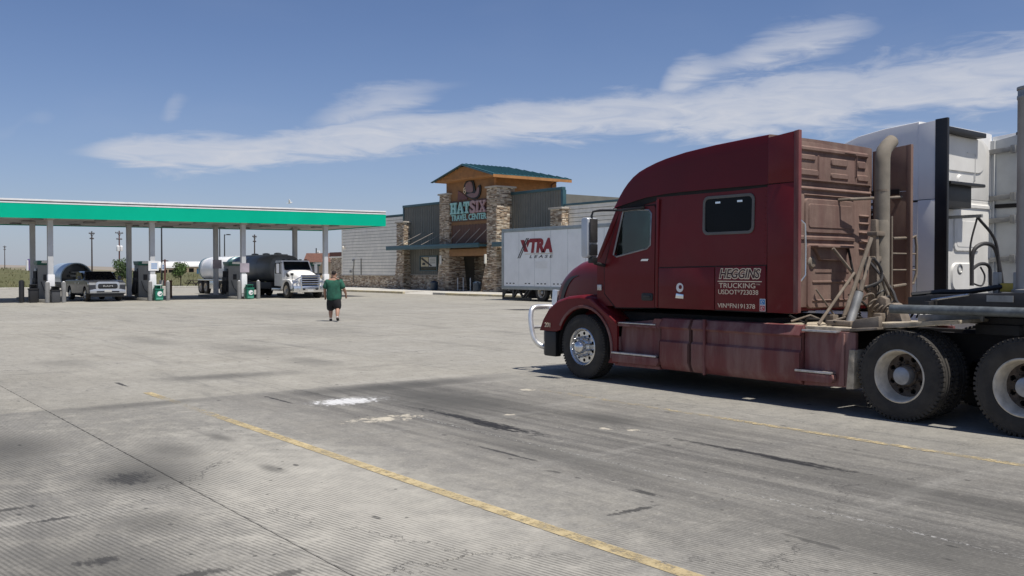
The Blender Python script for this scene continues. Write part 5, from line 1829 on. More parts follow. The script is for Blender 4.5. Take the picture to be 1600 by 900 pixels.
MB().lathe([(.045, 0), (.045, 1.05), (.03, 1.08), (0, 1.09)], (0, 0, 0), 'z', 10).build('post_tube', M['grey_plate'], po)
MB().lathe([(.09, 0), (.09, .02), (.05, .03)], (0, 0, 0), 'z', 12).build('post_foot', M['grey_steel'], po)
for x, l_ in ((-52.2, 'middle one of three slim pale posts before the dark store entrance'), (-51.2, 'rightmost of three slim pale posts before the dark store entrance')):
    c_ = copy_tree(po)
    c_['label'] = l_
    c_.location = (x, 33.4, .13)

# ---------------------------------------------------------------- white box trailer
M.update(
    tr_white=mat('trailer_white', (.86, .87, .87), .4, var=.05, vs=1, coat=.2, dust=((.5, .49, .45), .1, (1.5, 1.5, .4))),
    tr_rail=mat('trailer_rail', (.33, .36, .37), .45, .3, var=.12),
    tr_red=mat('trailer_logo_red', (.26, .02, .03), .5, var=.05),
    tr_dark=mat('trailer_logo_dark', (.03, .025, .03), .5, var=.1),
)
X0 = (-34.4, 25.3, 0)
xt = thing('box_trailer', 'white box trailer lettered XTRA LEASE parked before the store', 'trailer', X0)
TL, TR_, TF, TB_ = -34.4, -18.6, 24.0, 26.6


def xp(name, m, q, parent=None, **k):
    return q.build(name, M[m], parent or xt, **k)


xp('body_core', 'tr_white', MB(X0).box(TL + .06, TR_ - .02, TF + .03, TB_ - .03, .88, 4.10), smooth=0)
x = TL + .2
pan = None
while x < TR_ - .3:
    o = xp('side_panel', 'tr_white', MB(X0).box(x + .008, min(x + 1.455, TR_ - .1) - .008, TF, TF + .028, .86, 4.05), smooth=0)
    xp('panel_seam', 'tr_rail', MB(X0).box(x - .008 + 1.455, x + 1.463, TF + .006, TF + .03, .86, 4.05), o, smooth=0) if x < TR_ - 1.8 else None
    x += 1.463
xp('top_rail', 'tr_rail', MB(X0).box(TL, TR_, TF - .02, TF + .08, 4.06, 4.26).box(TL, TR_, TB_ - .08, TB_ + .02, 4.06, 4.26).box(TL, TL + .1, TF + .08, TB_ - .08, 4.06, 4.26), bevel=.01)
xp('roof_sheet', 'tr_white', MB(X0).box(TL + .05, TR_, TF + .08, TB_ - .08, 4.2, 4.25), smooth=0)
xp('bottom_rail', 'tr_rail', MB(X0).box(TL, TR_, TF - .025, TF + .08, .66, .86).box(TL, TR_, TB_ - .08, TB_ + .025, .66, .86), bevel=.01)
xp('corner_post', 'tr_rail', MB(X0).box(TL - .02, TL + .19, TF - .022, TF + .1, .862, 4.058), bevel=.01)
xp('rear_frame', 'tr_rail', MB(X0).box(TL - .03, TL + .05, TF + .11, TF + .3, .66, 4.05).box(TL - .03, TL + .05, TB_ - .3, TB_ - .1, .66, 4.05).box(TL - .03, TL + .05, TF + .3, TB_ - .3, .66, .9), smooth=0)
for y in (24.4, 25.33):
    xp('rear_door', 'tr_white', MB(X0).box(TL - .01, TL + .04, y, y + .9, .92, 4.0), bevel=.01)
for gx in (TL + .42, TL + 1.9, TL + 3.35, TL + 4.8, TL + 6.3, TL + 7.8):
    for k in range(3):
        if gx == TL + 1.9 and k == 0:
            continue
        xp('marker_slot', 'black', MB(X0).box(gx + k * .33, gx + k * .33 + .16, TF - .006, TF - .001, .99, 1.05), smooth=0)
xp('marker_plate', 'sticker_w', MB(X0).box(TL + 1.52, TL + 1.68, TF - .008, TF - .001, 1.0, 1.14), smooth=0)
xp('data_plate', 'sticker_w', MB(X0).box(TL + 3.2, TL + 4.3, TF - .004, TF - .001, 1.9, 2.3), smooth=0)
# the XTRA LEASE lettering
yl2 = TF - .012
for dx in (0, .17):
    xp('logo_stripe', 'tr_dark', MB(X0).prism([(-32.86 + dx, 2.50), (-32.78 + dx, 2.50), (-31.93 + dx * .9, 3.66), (-32.03 + dx * .9, 3.66)], 'y', yl2, yl2 + .005), smooth=0)
q = MB(X0)
q.prism([(-32.58, 3.56), (-32.22, 3.56), (-31.86, 2.86), (-32.22, 2.86)], 'y', yl2 + .006, yl2 + .009)
q.prism([(-32.02, 3.30), (-31.88, 3.56), (-31.62, 3.56), (-31.92, 3.10)], 'y', yl2 + .006, yl2 + .009)
xp('logo_letter', 'tr_red', q, smooth=0)
xp('lettering', 'tr_red', MB(X0).text('TRA', 1.92, .70, (-31.66, yl2 + .005, 2.86), bold=.065, shear=.16, depth=.006), smooth=0)
xp('lettering', 'tr_dark', MB(X0).text('L E A S E', 2.12, .16, (-31.72, yl2 + .005, 2.50), bold=.01, shear=.25, depth=.006), smooth=0)
xp('logo_rule', 'poster', MB(X0).box(-32.15, -29.6, yl2, yl2 + .005, 2.72, 2.75), smooth=0)
# underneath: slider frame, guard, wheels
q = MB(X0)
q.box(TL, TL + 2.75, TF + .02, TF + .10, .06, .20)
q.prism([(TL, .20), (TL + .08, .20), (TL + .50, .66), (TL, .66)], 'y', TF + .02, TF + .10)
q.box(TL + .98, TL + 1.16, TF + .02, TF + .10, .20, .66)
xp('side_guard', 'blackm', q, smooth=0)
for a, b in (((TL + 1.1, .20), (TL + 1.55, .66)), ((TL + 1.55, .66), (TL + 2.0, .2)), ((TL + 2.0, .2), (TL + 2.5, .66)), ((TL + 2.75, .66), (TL + 2.25, .20))):
    xp('guard_brace', 'blackm', MB(X0).bar((a[0], TF + .06, a[1]), (b[0], TF + .06, b[1]), .08, .13, (0, 1, 0)), smooth=0)
for y in (24.7, 25.75):
    xp('slider_rail', 'blackm', MB(X0).box(TL + .1, TL + 8.0, y, y + .15, .55, .9), smooth=0)
xp('rear_bumper_bar', 'blackm', MB(X0).box(TL, TL + .12, TF + .3, TB_ - .3, .38, .52), smooth=0)
for x in (-30.75, -29.45):
    xp('axle', 'blackm', MB(X0).tube([(x, 24.2, .52), (x, 26.4, .52)], .09, 8))
xp('mud_flap', 'blackm', MB(X0).box(-32.0, -31.93, 24.1, 24.75, .15, .7), smooth=0)
for y in (24.5, 25.9):
    xp('landing_leg', 'blackm', MB(X0).box(-22.3, -22.1, y, y + .2, .05, .9), smooth=0)
w_ = make_wheel('drive', xt, (-30.75 - X0[0], 24.06 - X0[1], .52))
for x in (-30.75, -29.45):
    for y, fl_ in ((24.06, False), (26.54, True)):
        if (x, y) != (-30.75, 24.06):
            copy_wheel(w_, xt, (x - X0[0], y - X0[1], .52), fl_)

# ---------------------------------------------------------------- fuel canopy
M.update(
    can_green=mat('canopy_green', (.0, .44, .27), .5, var=.04, vs=.6, spec=.12),
    can_white=mat('canopy_white', (.8, .8, .8), .45, var=.05),
    can_soffit=mat('canopy_soffit', (.44, .415, .38), .6, var=.06),
    can_grey=mat('canopy_grey', (.24, .235, .235), .6, var=.08),
    col_grey=mat('column_paint', (.52, .53, .54), .55, var=.07, vs=1.5),
    bollard=mat('grey_bollard', (.20, .20, .195), .6, var=.12, vs=4),
    pump_grey=mat('pump_grey', (.24, .235, .215), .5, var=.1, vs=2),
    pump_teal=mat('pump_valance', (.03, .13, .105), .4, var=.1),
    bin_green=mat('green_bin', (.012, .16, .10), .5, var=.12),
    island=mat('island_concrete', (.2, .195, .18), .9, var=.2, vs=3),
)
C0 = (-50, 9, 0)
can = thing('fuel_canopy', 'long flat fuel canopy with bright green fascia on grey columns', 'canopy', C0)
CY0, CY1, CXF, CXB = -5.5, 22.5, -45.7, -55.6
cz = lambda y: 4.625 + (y + 1.2) * .0086


def cslab(x0, x1, y0, y1, za, zb):
    """slab following the slight fall of the canopy"""
    q = MB(C0)
    vs = []
    for y in (y0, y1):
        vs += [(x0, y, cz(y) + za), (x1, y, cz(y) + za), (x1, y, cz(y) + zb), (x0, y, cz(y) + zb)]
    return q.add(vs, [(0, 1, 2, 3), (7, 6, 5, 4), (0, 4, 5, 1), (1, 5, 6, 2), (2, 6, 7, 3), (3, 7, 4, 0)])


for n_, a in (('front', (CXF - .08, CXF, CY0, CY1)), ('back', (CXB, CXB + .08, CY0, CY1)), ('end', (CXB + .081, CXF - .081, CY1 - .08, CY1)), ('end', (CXB + .081, CXF - .081, CY0, CY0 + .08))):
    cslab(*a, .0, .80).build('fascia_panel', M['can_green'], can, smooth=0)
    b = (a[0] - .012 if n_ == 'back' else a[0], a[1] + (.012 if n_ == 'front' else 0), a[2] - (.012 if n_ == 'end' and a[2] == CY0 else 0), a[3] + (.012 if n_ == 'end' and a[3] == CY1 else 0))
    cslab(*b, .801, .868).build('fascia_trim', M['can_white'], can, smooth=0)
    cslab(*a, .869, .945).build('fascia_trim', M['can_grey'], can, smooth=0)
    b2 = (b[0] - (.02 if n_ == 'back' else 0), b[1] + (.02 if n_ == 'front' else 0), b[2], b[3])
    cslab(*b2, .946, 1.04).build('fascia_trim', M['can_white'], can, smooth=0)
cslab(CXB + .082, CXF - .082, CY0 + .082, CY1 - .082, .06, .13).build('soffit', M['can_soffit'], can, smooth=0)
cslab(CXB + .082, CXF - .082, CY0 + .082, CY1 - .082, .84, .90).build('roof_deck', M['can_white'], can, smooth=0)
y = CY0 + .6
while y < CY1 - .4:
    MB(C0).box(CXB + .1, CXF - .1, y, y + .012, cz(y) + .052, cz(y) + .058).build('soffit_joint', M['can_grey'], can, smooth=0)
    y += 1.4
for y in (-3.2, 1.0, 4.4, 8.0, 10.2, 13.8, 15.6, 19.4):
    for x in (-47.4, -50.0, -53.6):
        MB(C0).box(x - .3, x + .3, y - .3, y + .3, cz(y) - .02, cz(y) + .05).build('soffit_light', M['can_grey'], can, bevel=.02)
ISL = (-4.0, 1.55, 7.12, 12.74, 18.44)
for y in ISL:
    for x in (-46.7, -51.5):
        c_ = MB(C0).box(x - .14, x + .14, y - .14, y + .14, .15, cz(y) + .06).build('column', M['col_grey'], can, bevel=.01)
        MB(C0).box(x - .19, x + .19, y - .19, y + .19, cz(y) - .06, cz(y) + .05).build('column_collar', M['can_soffit'], c_, smooth=0)
        if x > -50:
            MB(C0).box(x - .15, x + .16, y - .155, y + .20, .35, 1.55).build('column_sleeve', M['can_white'], c_, bevel=.01)
for (x, y, z, n_) in ((-46.7, 7.12, 2.05, 1), (-46.7, 12.74, 1.95, 2), (-51.5, 12.74, 2.2, 2)):
    MB(C0).box(x + .145, x + .17, y - .26, y + .34, z - .28, z + .30).build('column_sign', M['can_white'] if n_ == 1 else mat('mauve_plate', (.36, .32, .36), .6), can, smooth=0)
    if n_ == 1:
        for k in range(3):
            MB(C0).box(x + .171, x + .174, y - .1, y + .25, z - .15 + k * .12, z - .09 + k * .12).build('sign_print', M['sticker_b'], can, smooth=0)
# islands
for y, l_ in zip(ISL[1:], ('raised concrete pump island at the left end of the canopy', 'raised concrete pump island beside the silver pickup', 'raised concrete pump island left of the white tank truck', 'raised concrete pump island right of the white tank truck')):
    il = thing('pump_island', l_, 'island', (-49, y, 0), group='pump islands under the canopy')
    MB().prism(rrect(-4.6, 2.0, -.62, .62, .5), 'z', -.02, .15).build('island_slab', M['island'], il, bevel=.02)


# pumps
def make_pump(label):
    p = thing('fuel_pump', label, 'fuel pump', (0, 0, 0), group='fuel pumps under the canopy')
    cb = MB()
    cb.box(-.55, .35, -.36, .36, .0, 1.95)
    c = cb.build('cabinet', M['pump_grey'], p, bevel=.03)
    MB().prism([(-.42, 1.953), (.42, 1.953), (.60, 2.20), (-.60, 2.20)], 'y', -.42, .42).build('valance', M['pump_teal'], p, bevel=.02)
    MB().prism([(.36, 1.96), (.42, 1.96), (.6, 2.19), (.36, 2.19)], 'y', -.2, .43).build('valance_panel', M['can_white'], p, smooth=0)
    MB().box(.352, .365, -.08, .16, 1.05, 1.4).build('card_reader', M['black'], p, bevel=.01)
    MB().box(-.45, .20, -.40, -.362, 1.15, 1.75).build('screen', M['glassdark'], p, bevel=.01)
    for k, x in enumerate((-.42, -.22, -.02, .18)):
        h = MB().tube([(x, -.42, 1.15), (x, -.48, .9), (x + .05, -.55, .4), (x, -.5, .15), (x - .06, -.44, .4), (x - .04, -.42, 1.6)], .035, 8)
        ho = h.build('fuel_hose', M['black'], p)
        MB().box(x - .05, x + .05, -.50, -.38, .95, 1.2).build('nozzle', M['black'], ho, bevel=.01)
    MB().box(-.50, .30, -.41, -.365, .25, .95).build('lower_panel', M['black'], p, bevel=.01)
    MB().tube([(.36, -.2, 1.0), (.42, -.05, .5), (.42, .25, .15)], .018, 6).build('air_hose', M['black'], p)
    return p


pumps = ['grey fuel pump with dark green top nearest the left end', 'grey fuel pump standing right of the silver pickup', 'grey fuel pump standing left of the white tank truck', 'grey fuel pump half hidden behind the white tank truck cab']
pp = make_pump(pumps[0])
for i, y in enumerate(ISL[1:]):
    o = pp if i == 0 else copy_tree(pp)
    o['label'] = pumps[i]
    o.location = (-48.6, y + (.02 if i < 3 else -.05), .15)
    o.scale = (1, 1, 1.0)

# bollards
bo = thing('bollard', 'x', 'bollard', (0, 0, 0), group='bollards at the pump islands')
MB().lathe([(.125, 0), (.125, 1.06), (.11, 1.11), (.07, 1.14), (0, 1.15)], (0, 0, 0), 'z', 18).build('bollard_tube', M['bollard'], bo)
MB().lathe([(.06, 1.142), (.05, 1.17), (0, 1.18)], (0, 0, 0), 'z', 10).build('bollard_cap', M['can_white'], bo)
BL = [(1.30, 'grey bollard left of the small black bin before the left pump'), (2.13, 'grey bollard between the black bin and the silver pickup'),
      (6.86, 'grey bollard just left of the green bin beside the pickup'), (7.90, 'grey bollard right of the green bin beside the pickup'),
      (12.30, 'grey bollard left of the green bin by the tank truck'), (13.55, 'grey bollard between the green bin and the tank truck wheel')]
for i, (y, l_) in enumerate(BL):
    o = bo if i == 0 else copy_tree(bo)
    o['label'] = l_
    o.location = (-46.25 if i != 1 else -46.2, y, 0)
bk = thing('bollard', 'black bollard standing at the far left before the pump', 'bollard', (-46.9, .12, 0), group='bollards at the pump islands')
MB().lathe([(.14, 0), (.14, 1.15), (.12, 1.22), (0, 1.26)], (0, 0, 0), 'z', 16).build('bollard_tube', M['black'], bk)


def make_bin(label, m_, emblem=True, loc=(0, 0, 0)):
    b = thing('litter_bin', label, 'bin', loc, group='bins at the pump islands')
    MB().prism(rrect(-.22, .22, -.24, .24, .06), 'z', .0, .62).build('bin_body', m_, b, bevel=.015)
    MB().prism(rrect(-.245, .245, -.265, .265, .07), 'z', .622, .70).prism(rrect(-.2, .2, -.22, .22, .06), 'z', .86, .90).box(-.18, -.13, -.18, .18, .70, .86).box(.05, .12, -.2, -.14, .70, .86).box(.05, .12, .14, .2, .70, .86).build('bin_hood', m_ if emblem else M['black'], b, bevel=.012)
    if emblem:
        MB().lathe([(.15, .0), (.15, .01), (0, .012)], (.221, .02, .40), 'x', 18).build('bin_emblem', M['can_white'], b)
        MB().prism([(-.02, .36), (.14, .46), (.10, .33)], 'x', .233, .238).build('emblem_leaf', m_, b, smooth=0)
        MB().box(.222, .23, -.19, .19, .06, .16).build('bin_stripe', mat('pale_green_stripe', (.1, .35, .25), .5), b, smooth=0)
    return b


make_bin('small black bin between two grey bollards at the left pump', mat('charcoal_bin', (.05, .052, .056), .5, var=.2), False, (-46.3, 1.72, 0))
make_bin('green bin with white emblem beside the silver pickup', M['bin_green'], True, (-46.3, 7.36, 0))
make_bin('green bin with white emblem left of the tank truck', M['bin_green'], True, (-46.3, 12.98, 0))
make_bin('tall black bin beside the black bollard at the far left', M['black'], False, (-46.9, .72, 0)).scale = (1, 1, 1.12)
sb = thing('sign_panel', 'blank white panel standing low behind the green bin', 'panel', (-47.2, 7.62, 0))
MB().box(-.02, .02, -.16, .2, .1, .95).build('panel_sheet', M['can_white'], sb, smooth=0)
MB().box(-.06, .06, -.02, .02, 0, .1).build('panel_foot', M['grey_steel'], sb, smooth=0)
bp = thing('marker_post', 'slim rusty brown post in the sun behind the green bin', 'post', (-51.5, 9.75, 0))
MB().lathe([(.07, 0), (.07, 1.05), (.10, 1.07), (.10, 1.13), (0, 1.15)], (0, 0, 0), 'z', 10).build('post_tube', mat('rusty_brown', (.12, .05, .03), .8, var=.3, vs=8), bp)

# ---------------------------------------------------------------- silver pickup under the canopy (front towards +x)
M.update(
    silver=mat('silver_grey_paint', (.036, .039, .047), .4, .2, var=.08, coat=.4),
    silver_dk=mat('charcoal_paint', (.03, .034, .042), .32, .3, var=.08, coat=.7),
    lens=mat('lamp_lens', (.42, .44, .47), .12, .4, var=.1, coat=1.0),
    plate=mat('number_plate', (.5, .5, .48), .5, var=.05),
)
PX, PY = -46.35, 4.50


def veh_wheel(parent, loc, r=.4, w=.27, flip=False):
    wo = bpy.data.objects.new('wheel', None)
    col.objects.link(wo)
    wo.parent = parent
    wo.location = loc
    wo.rotation_euler = (0, 0, math.pi if flip else 0)
    MB().lathe([(r * .62, .01), (r * .8, -.005), (r * .97, .02), (r, .06), (r, w - .06), (r * .97, w - .02), (r * .6, w)], (0, 0, 0), 'y', 36).build('tyre', M['tyre'], wo)
    q = MB()
    q.lathe([(r * .62, .015), (r * .58, .03), (r * .52, .07)], (0, 0, 0), 'y', 30)
    q.lathe([(r * .2, .02), (r * .17, .0), (0, -.005)], (0, 0, 0), 'y', 16)
    for k in range(6):
        a = k * math.pi / 3
        q.bar((r * .15 * math.cos(a), .03, r * .15 * math.sin(a)), (r * .58 * math.cos(a), .05, r * .58 * math.sin(a)), .07, .03, (0, 1, 0))
    q.build('rim', M['alu'], wo)
    MB().lathe([(r * .55, .1), (r * .55, .2), (0, .2)], (0, 0, 0), 'y', 20).build('brake_drum', M['dark'], wo)
    return wo


pk = thing('pickup_truck', 'silver grey pickup truck with wide chrome trimmed grille parked under the canopy', 'pickup', (PX, PY, 0))
V = MB
HW = 1.0
# lower body side profile with wheel arches, extruded to full width
def arch(cx, r, z0):
    return [(cx + r * math.cos(R(a)), .40 + r * math.sin(R(a))) for a in range(170, 9, -20) if .40 + r * math.sin(R(a)) > z0]
prof_ = [(0.02, .42), (0.02, .95), (-.10, 1.10), (-.5, 1.19), (-1.45, 1.24), (-3.55, 1.20), (-5.75, 1.19), (-5.85, 1.1), (-5.85, .5)] + list(reversed([])) 
bot = [(-5.2, .42)] + arch(-4.75, .47, .42) + [(-4.2, .40), (-1.55, .40)] + arch(-1.02, .47, .42) + [(-.45, .42)]
bdy = V().prism(prof_ + bot, 'y', -HW, HW)
pb = bdy.build('body', M['silver'], pk, bevel=.085, segs=4)
V().prism([(-.12, 1.10), (-.5, 1.20), (-1.4, 1.28), (-1.4, 1.1), (-.12, 1.05)], 'y', -.62, .62).build('hood_bulge', M['silver'], pk, bevel=.05, segs=3)
MB().box(-5.75, -3.7, -.85, .85, 1.0, 1.21).build('cargo_bed', M['black'], pk, smooth=0)
# cab
vs = []
lo = [(-1.42, .93), (-3.55, .93)]
q = V()
q.add([(-1.38, -.93, 1.22), (-1.38, .93, 1.22), (-3.58, .93, 1.20), (-3.58, -.93, 1.20), (-2.05, -.74, 1.735), (-2.05, .74, 1.735), (-3.40, .74, 1.735), (-3.40, -.74, 1.735)],
      [(3, 2, 1, 0), (4, 5, 6, 7), (0, 1, 5, 4), (1, 2, 6, 5), (2, 3, 7, 6), (3, 0, 4, 7)])
q.build('cab', M['silver_dk'], pk, bevel=.05, segs=3)
q = V().grid([[(-1.43, y, 1.25) for y in (-.84, 0, .84)], [(-2.01, y, 1.71) for y in (-.69, 0, .69)]])
q.v = [(p[0] + .012, p[1], p[2] + .012) for p in q.v]
q.build('windscreen', M['glassdark'], pk, smooth=0)
for s in (-1, 1):
    V().prism([(-1.72, 1.27), (-2.14, 1.66), (-2.55, 1.68), (-2.55, 1.26)], 'y', s * .84, s * .936).build('side_window', M['glassdark'], pk, smooth=0)
    V().prism([(-2.62, 1.26), (-2.62, 1.68), (-3.25, 1.66), (-3.4, 1.26)], 'y', s * .84, s * .93).build('side_window', M['glassdark'], pk, smooth=0)
    mo_ = V().prism(rrect(-.09, .09, 0, .24, .05), 'x', -1.75, -1.65)
    mo_.v = [(p[0], p[1] + s * 1.12, p[2] + 1.22) for p in mo_.v]
    mo_.build('mirror', M['silver'], pk, bevel=.02)
    for x in (-1.9, -2.75):
        V().box(x - .55, x - .35, s * 1.0, s * 1.025, 1.02, 1.06).build('door_handle', M['chrome'], pk, bevel=.008)
    V().prism([(-.02, .93), (.0, 1.03), (-.30, 1.08), (-.34, .93)], 'y', s * .62, s * 1.01).build('headlight', M['lens'], pk, bevel=.02)
    V().prism(rrect(.62, .86, .55, .66, .04), 'x', .03, .10).build('fog_light', M['black'], pk, bevel=.01) if s > 0 else V().prism(rrect(-.86, -.62, .55, .66, .04), 'x', .03, .10).build('fog_light', M['black'], pk, bevel=.01)
V().prism(rrect(-.66, .66, .64, 1.14, .17), 'x', .01, .08).build('grille_surround', M['lens'], pk, bevel=.03)
gq = V().prism(rrect(-.54, .54, .73, 1.02, .10), 'x', .065, .085).build('grille', M['black'], pk, bevel=.01)
V().box(.086, .10, -.54, .54, .845, .925).build('grille_bar', M['silver_dk'], gq, smooth=0)
V().text('RAM', .52, .09, (.104, -.26, .84), xdir=(0, 1, 0), depth=.012, bold=.02).build('lettering', M['chrome'], gq, smooth=0)
bq = V().prism([(-.98, .47), (.98, .47), (.98, .66), (.7, .72), (-.7, .72), (-.98, .66)], 'x', -.02, .13).build('bumper', M['lens'], pk, bevel=.03)
V().box(.131, .14, -.62, .62, .52, .60).build('bumper_intake', M['black'], bq, smooth=0)
V().box(.141, .15, -.2, .2, .55, .66).build('number_plate', M['plate'], bq, smooth=0)
V().box(-.1, .06, -.9, .9, .26, .46).build('air_dam', M['black'], pk, bevel=.02)
V().box(-5.6, -.4, -.8, .8, .28, .5).build('underbody', M['dark'], pk, smooth=0)
for x in (-1.02, -4.75):
    veh_wheel(pk, (x, -1.0, .40))
    veh_wheel(pk, (x, 1.0, .40), flip=True)

# ---- tank trailer behind the pickup: end coloured dark as shaded by the canopy, pale sunlit shell
tt = thing('tank_trailer', 'short round topped tank trailer with shade-dark open end standing behind the pickup', 'tank trailer', (-57.2, 4.95, 0))
q = V()
ro, ri = 1.0, .93
for r_, x0, x1 in ((ro, -2.3, 1.6),):
    rows = []
    for x in (x0, x1):
        rows.append([(x, r_ * math.cos(R(a)), 1.30 + r_ * math.sin(R(a))) for a in range(-20, 201, 8)])
    q.grid(rows)
    rows = [[(x, ri * math.cos(R(a)), 1.30 + ri * math.sin(R(a))) for a in range(-20, 201, 8)] for x in (x0, x1)]
    q.grid(rows)
    for x in (x0, x1):
        q.grid([[(x, ro * math.cos(R(a)), 1.30 + ro * math.sin(R(a))) for a in range(-20, 201, 8)], [(x, ri * math.cos(R(a)), 1.30 + ri * math.sin(R(a))) for a in range(-20, 201, 8)]])
q.build('tank_shell', mat('pale_blue_tank', (.42, .5, .57), .35, .3, var=.08, coat=.2), tt, smooth=60)
V().prism([(ri * math.cos(R(a)), 1.30 + ri * math.sin(R(a))) for a in range(-20, 201, 10)], 'x', -2.2, -2.1).build('end_wall', M['dark'], tt, smooth=0)
V().prism([(ri * .99 * math.cos(R(a)), 1.30 + ri * .99 * math.sin(R(a))) for a in range(-20, 201, 10)], 'x', .9, 1.0).build('bulkhead', M['silver_dk'], tt, smooth=0)
V().box(.9, 1.5, -.4, .35, 1.35, 1.5).box(1.01, 1.3, -.3, .4, 1.6, 1.72).build('coiled_gear', M['grey_steel'], tt, bevel=.04)
V().box(-2.3, 1.6, -.95, .95, .85, 1.0).box(-2.2, 1.5, -.5, -.4, .6, .85).box(-2.2, 1.5, .4, .5, .6, .85).tube([(1.5, .45, .7), (2.6, 0, .62)], .05, 8).tube([(1.5, -.45, .7), (2.6, 0, .62)], .05, 8).build('trailer_frame', M['blackm'], tt, smooth=0)
for x in (-.9, -.1):
    veh_wheel(tt, (x, -1.02, .38), .38, .24)
    veh_wheel(tt, (x, 1.02, .38), .38, .24, True)

# ---------------------------------------------------------------- white tank truck with a tank pup trailer
TX, TY = -45.5, 16.72
tk = thing('tank_truck', 'white tank truck with chrome grille guard and shaded grey tank under the canopy', 'tank truck', (TX, TY, 0))
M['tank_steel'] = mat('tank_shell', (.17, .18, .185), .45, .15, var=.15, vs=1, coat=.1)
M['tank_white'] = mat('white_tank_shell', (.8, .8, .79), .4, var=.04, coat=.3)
M['tank_teal'] = mat('teal_tank_head', (.09, .17, .19), .35, .2, var=.1, coat=.3)
# hood: sections narrowing to the nose
rows = []
for x, zc, b, zb in ((.02, 1.30, .62, .75), (-.05, 1.45, .68, .75), (-.25, 1.56, .74, .75), (-.7, 1.68, .82, .75), (-1.3, 1.80, .92, .75), (-1.75, 1.86, 1.0, .75)):
    rows.append([(x, b * math.copysign(abs(math.cos(math.pi * k / 20)) ** .45, -math.cos(math.pi * k / 20)), zb + (zc - zb) * max(0, math.sin(math.pi * k / 20)) ** .4) for k in range(21)])
rows.insert(0, [(.0, p[1] * .9, min(p[2], 1.2)) for p in rows[0]])
V().grid(rows).build('hood', M['white_paint'], tk, smooth=60)
for s in (-1, 1):
    a_ = [(-.98 + .60 * math.cos(R(a)), .5 + .60 * math.sin(R(a))) for a in range(185, -30, -12)]
    fq_ = V().prism([(-.10, .55), (-.05, .95), (-.35, 1.16), (-.9, 1.24), (-1.45, 1.2), (-1.8, .98), (-1.85, .5)] + [p for p in a_ if p[1] > .45], 'y', s * .70, s * 1.19)
    fq_.build('fender', M['white_paint'], tk, bevel=.06, segs=3)
    V().prism([(-.12, 1.0), (-.03, 1.0), (-.1, 1.17), (-.3, 1.18)], 'y', s * .74, s * 1.12).build('headlight', M['lens'], tk, bevel=.03)
    V().tube([(-.55, s * .95, 1.2), (-.45, s * 1.0, 1.5), (-.5, s * .9, 1.58)], .025, 6).box(-.52, -.42, s * 1.0 - .09, s * 1.0 + .09, 1.46, 1.62).build('hood_mirror', M['black'], tk, bevel=.01)
    V().prism([(-1.05, 1.42), (-1.4, 1.62), (-1.45, 1.46), (-1.2, 1.36)], 'y', s * .90, s * .985).build('hood_vent', M['black'], tk, bevel=.01)
    V().prism(rrect(-.10, .10, 0, .62, .04), 'x', -1.95, -1.86).shift((0, s * 1.36, 1.62)).build('mirror', M['white_paint'], tk, bevel=.02)
    V().tube([(-2.0, s * 1.0, 2.3), (-1.92, s * 1.36, 2.28)], .02, 6).build('mirror_arm', M['black'], tk)
    V().tube([(-2.0, s * 1.0, 1.6), (-1.92, s * 1.36, 1.62)], .02, 6).build('mirror_arm', M['black'], tk)
    V().prism([(-2.30, 1.60), (-2.1, 1.62), (-2.32, 2.28), (-2.95, 2.30), (-2.95, 1.58)], 'y', s * 1.0, s * 1.088).build('side_window', M['glassdark'], tk, smooth=0)
    V().box(-3.4, -1.95, s * .75, s * 1.15, .45, .62).build('step', M['alu'], tk, bevel=.02)
q = V()
q.add([(-1.75, -1.08, .75), (-1.75, 1.08, .75), (-3.1, 1.08, .75), (-3.1, -1.08, .75), (-1.80, -1.08, 1.75), (-1.80, 1.08, 1.75), (-3.1, 1.08, 1.75), (-3.1, -1.08, 1.75), (-2.15, -1.0, 2.46), (-2.15, 1.0, 2.46), (-3.1, 1.0, 2.46), (-3.1, -1.0, 2.46)],
      [(3, 2, 1, 0), (0, 1, 5, 4), (1, 2, 6, 5), (2, 3, 7, 6), (3, 0, 4, 7), (4, 5, 9, 8), (5, 6, 10, 9), (6, 7, 11, 10), (7, 4, 8, 11), (8, 9, 10, 11)])
q.build('cab', M['white_paint'], tk, bevel=.05, segs=3)
q = V().grid([[(-1.79, y, 1.83) for y in (-.93, 0, .93)], [(-2.10, y, 2.38) for y in (-.88, 0, .88)]])
q.v = [(p[0] + (.02 if abs(p[1]) > .1 else .05), p[1], p[2]) for p in q.v]
q.build('windscreen', M['glassdark'], tk, smooth=60)
for y in (-.8, -.4, 0, .4, .8):
    V().box(-2.32, -2.2, y - .09, y + .09, 2.47, 2.54).build('roof_marker', M['black'], tk, bevel=.02)
V().prism(rrect(-.58, .58, .86, 1.50, .08), 'x', .0, .05).build('grille', M['black'], tk, bevel=.02)
gd = V().bar((.14, -.62, .55), (.10, -.62, 1.50), .07, .07).bar((.14, .62, .55), (.10, .62, 1.50), .07, .07).build('grille_guard', M['chrome'], tk, bevel=.015)
for z in (.92, 1.07, 1.22, 1.37, 1.48):
    V().tube([(.13, -.62, z), (.13, .62, z)], .035, 8).build('guard_bar', M['chrome'], gd)
for s in (-1, 1):
    V().tube([(.12, s * .62, 1.38), (.02, s * .85, 1.25), (-.02, s * 1.12, 1.05), (.0, s * 1.16, .75)], .035, 8).tube([(.12, s * .62, 1.05), (.02, s * 1.14, .98)], .03, 8).tube([(.06, s * .88, 1.2), (.08, s * .9, .75)], .03, 8).build('guard_wing', M['chrome'], gd)
bm_ = V().prism([(-.25, -1.22), (.06, -1.10), (.14, -.6), (.14, .6), (.06, 1.10), (-.25, 1.22)], 'z', .38, .80).build('bumper', M['chrome'], tk, bevel=.03)
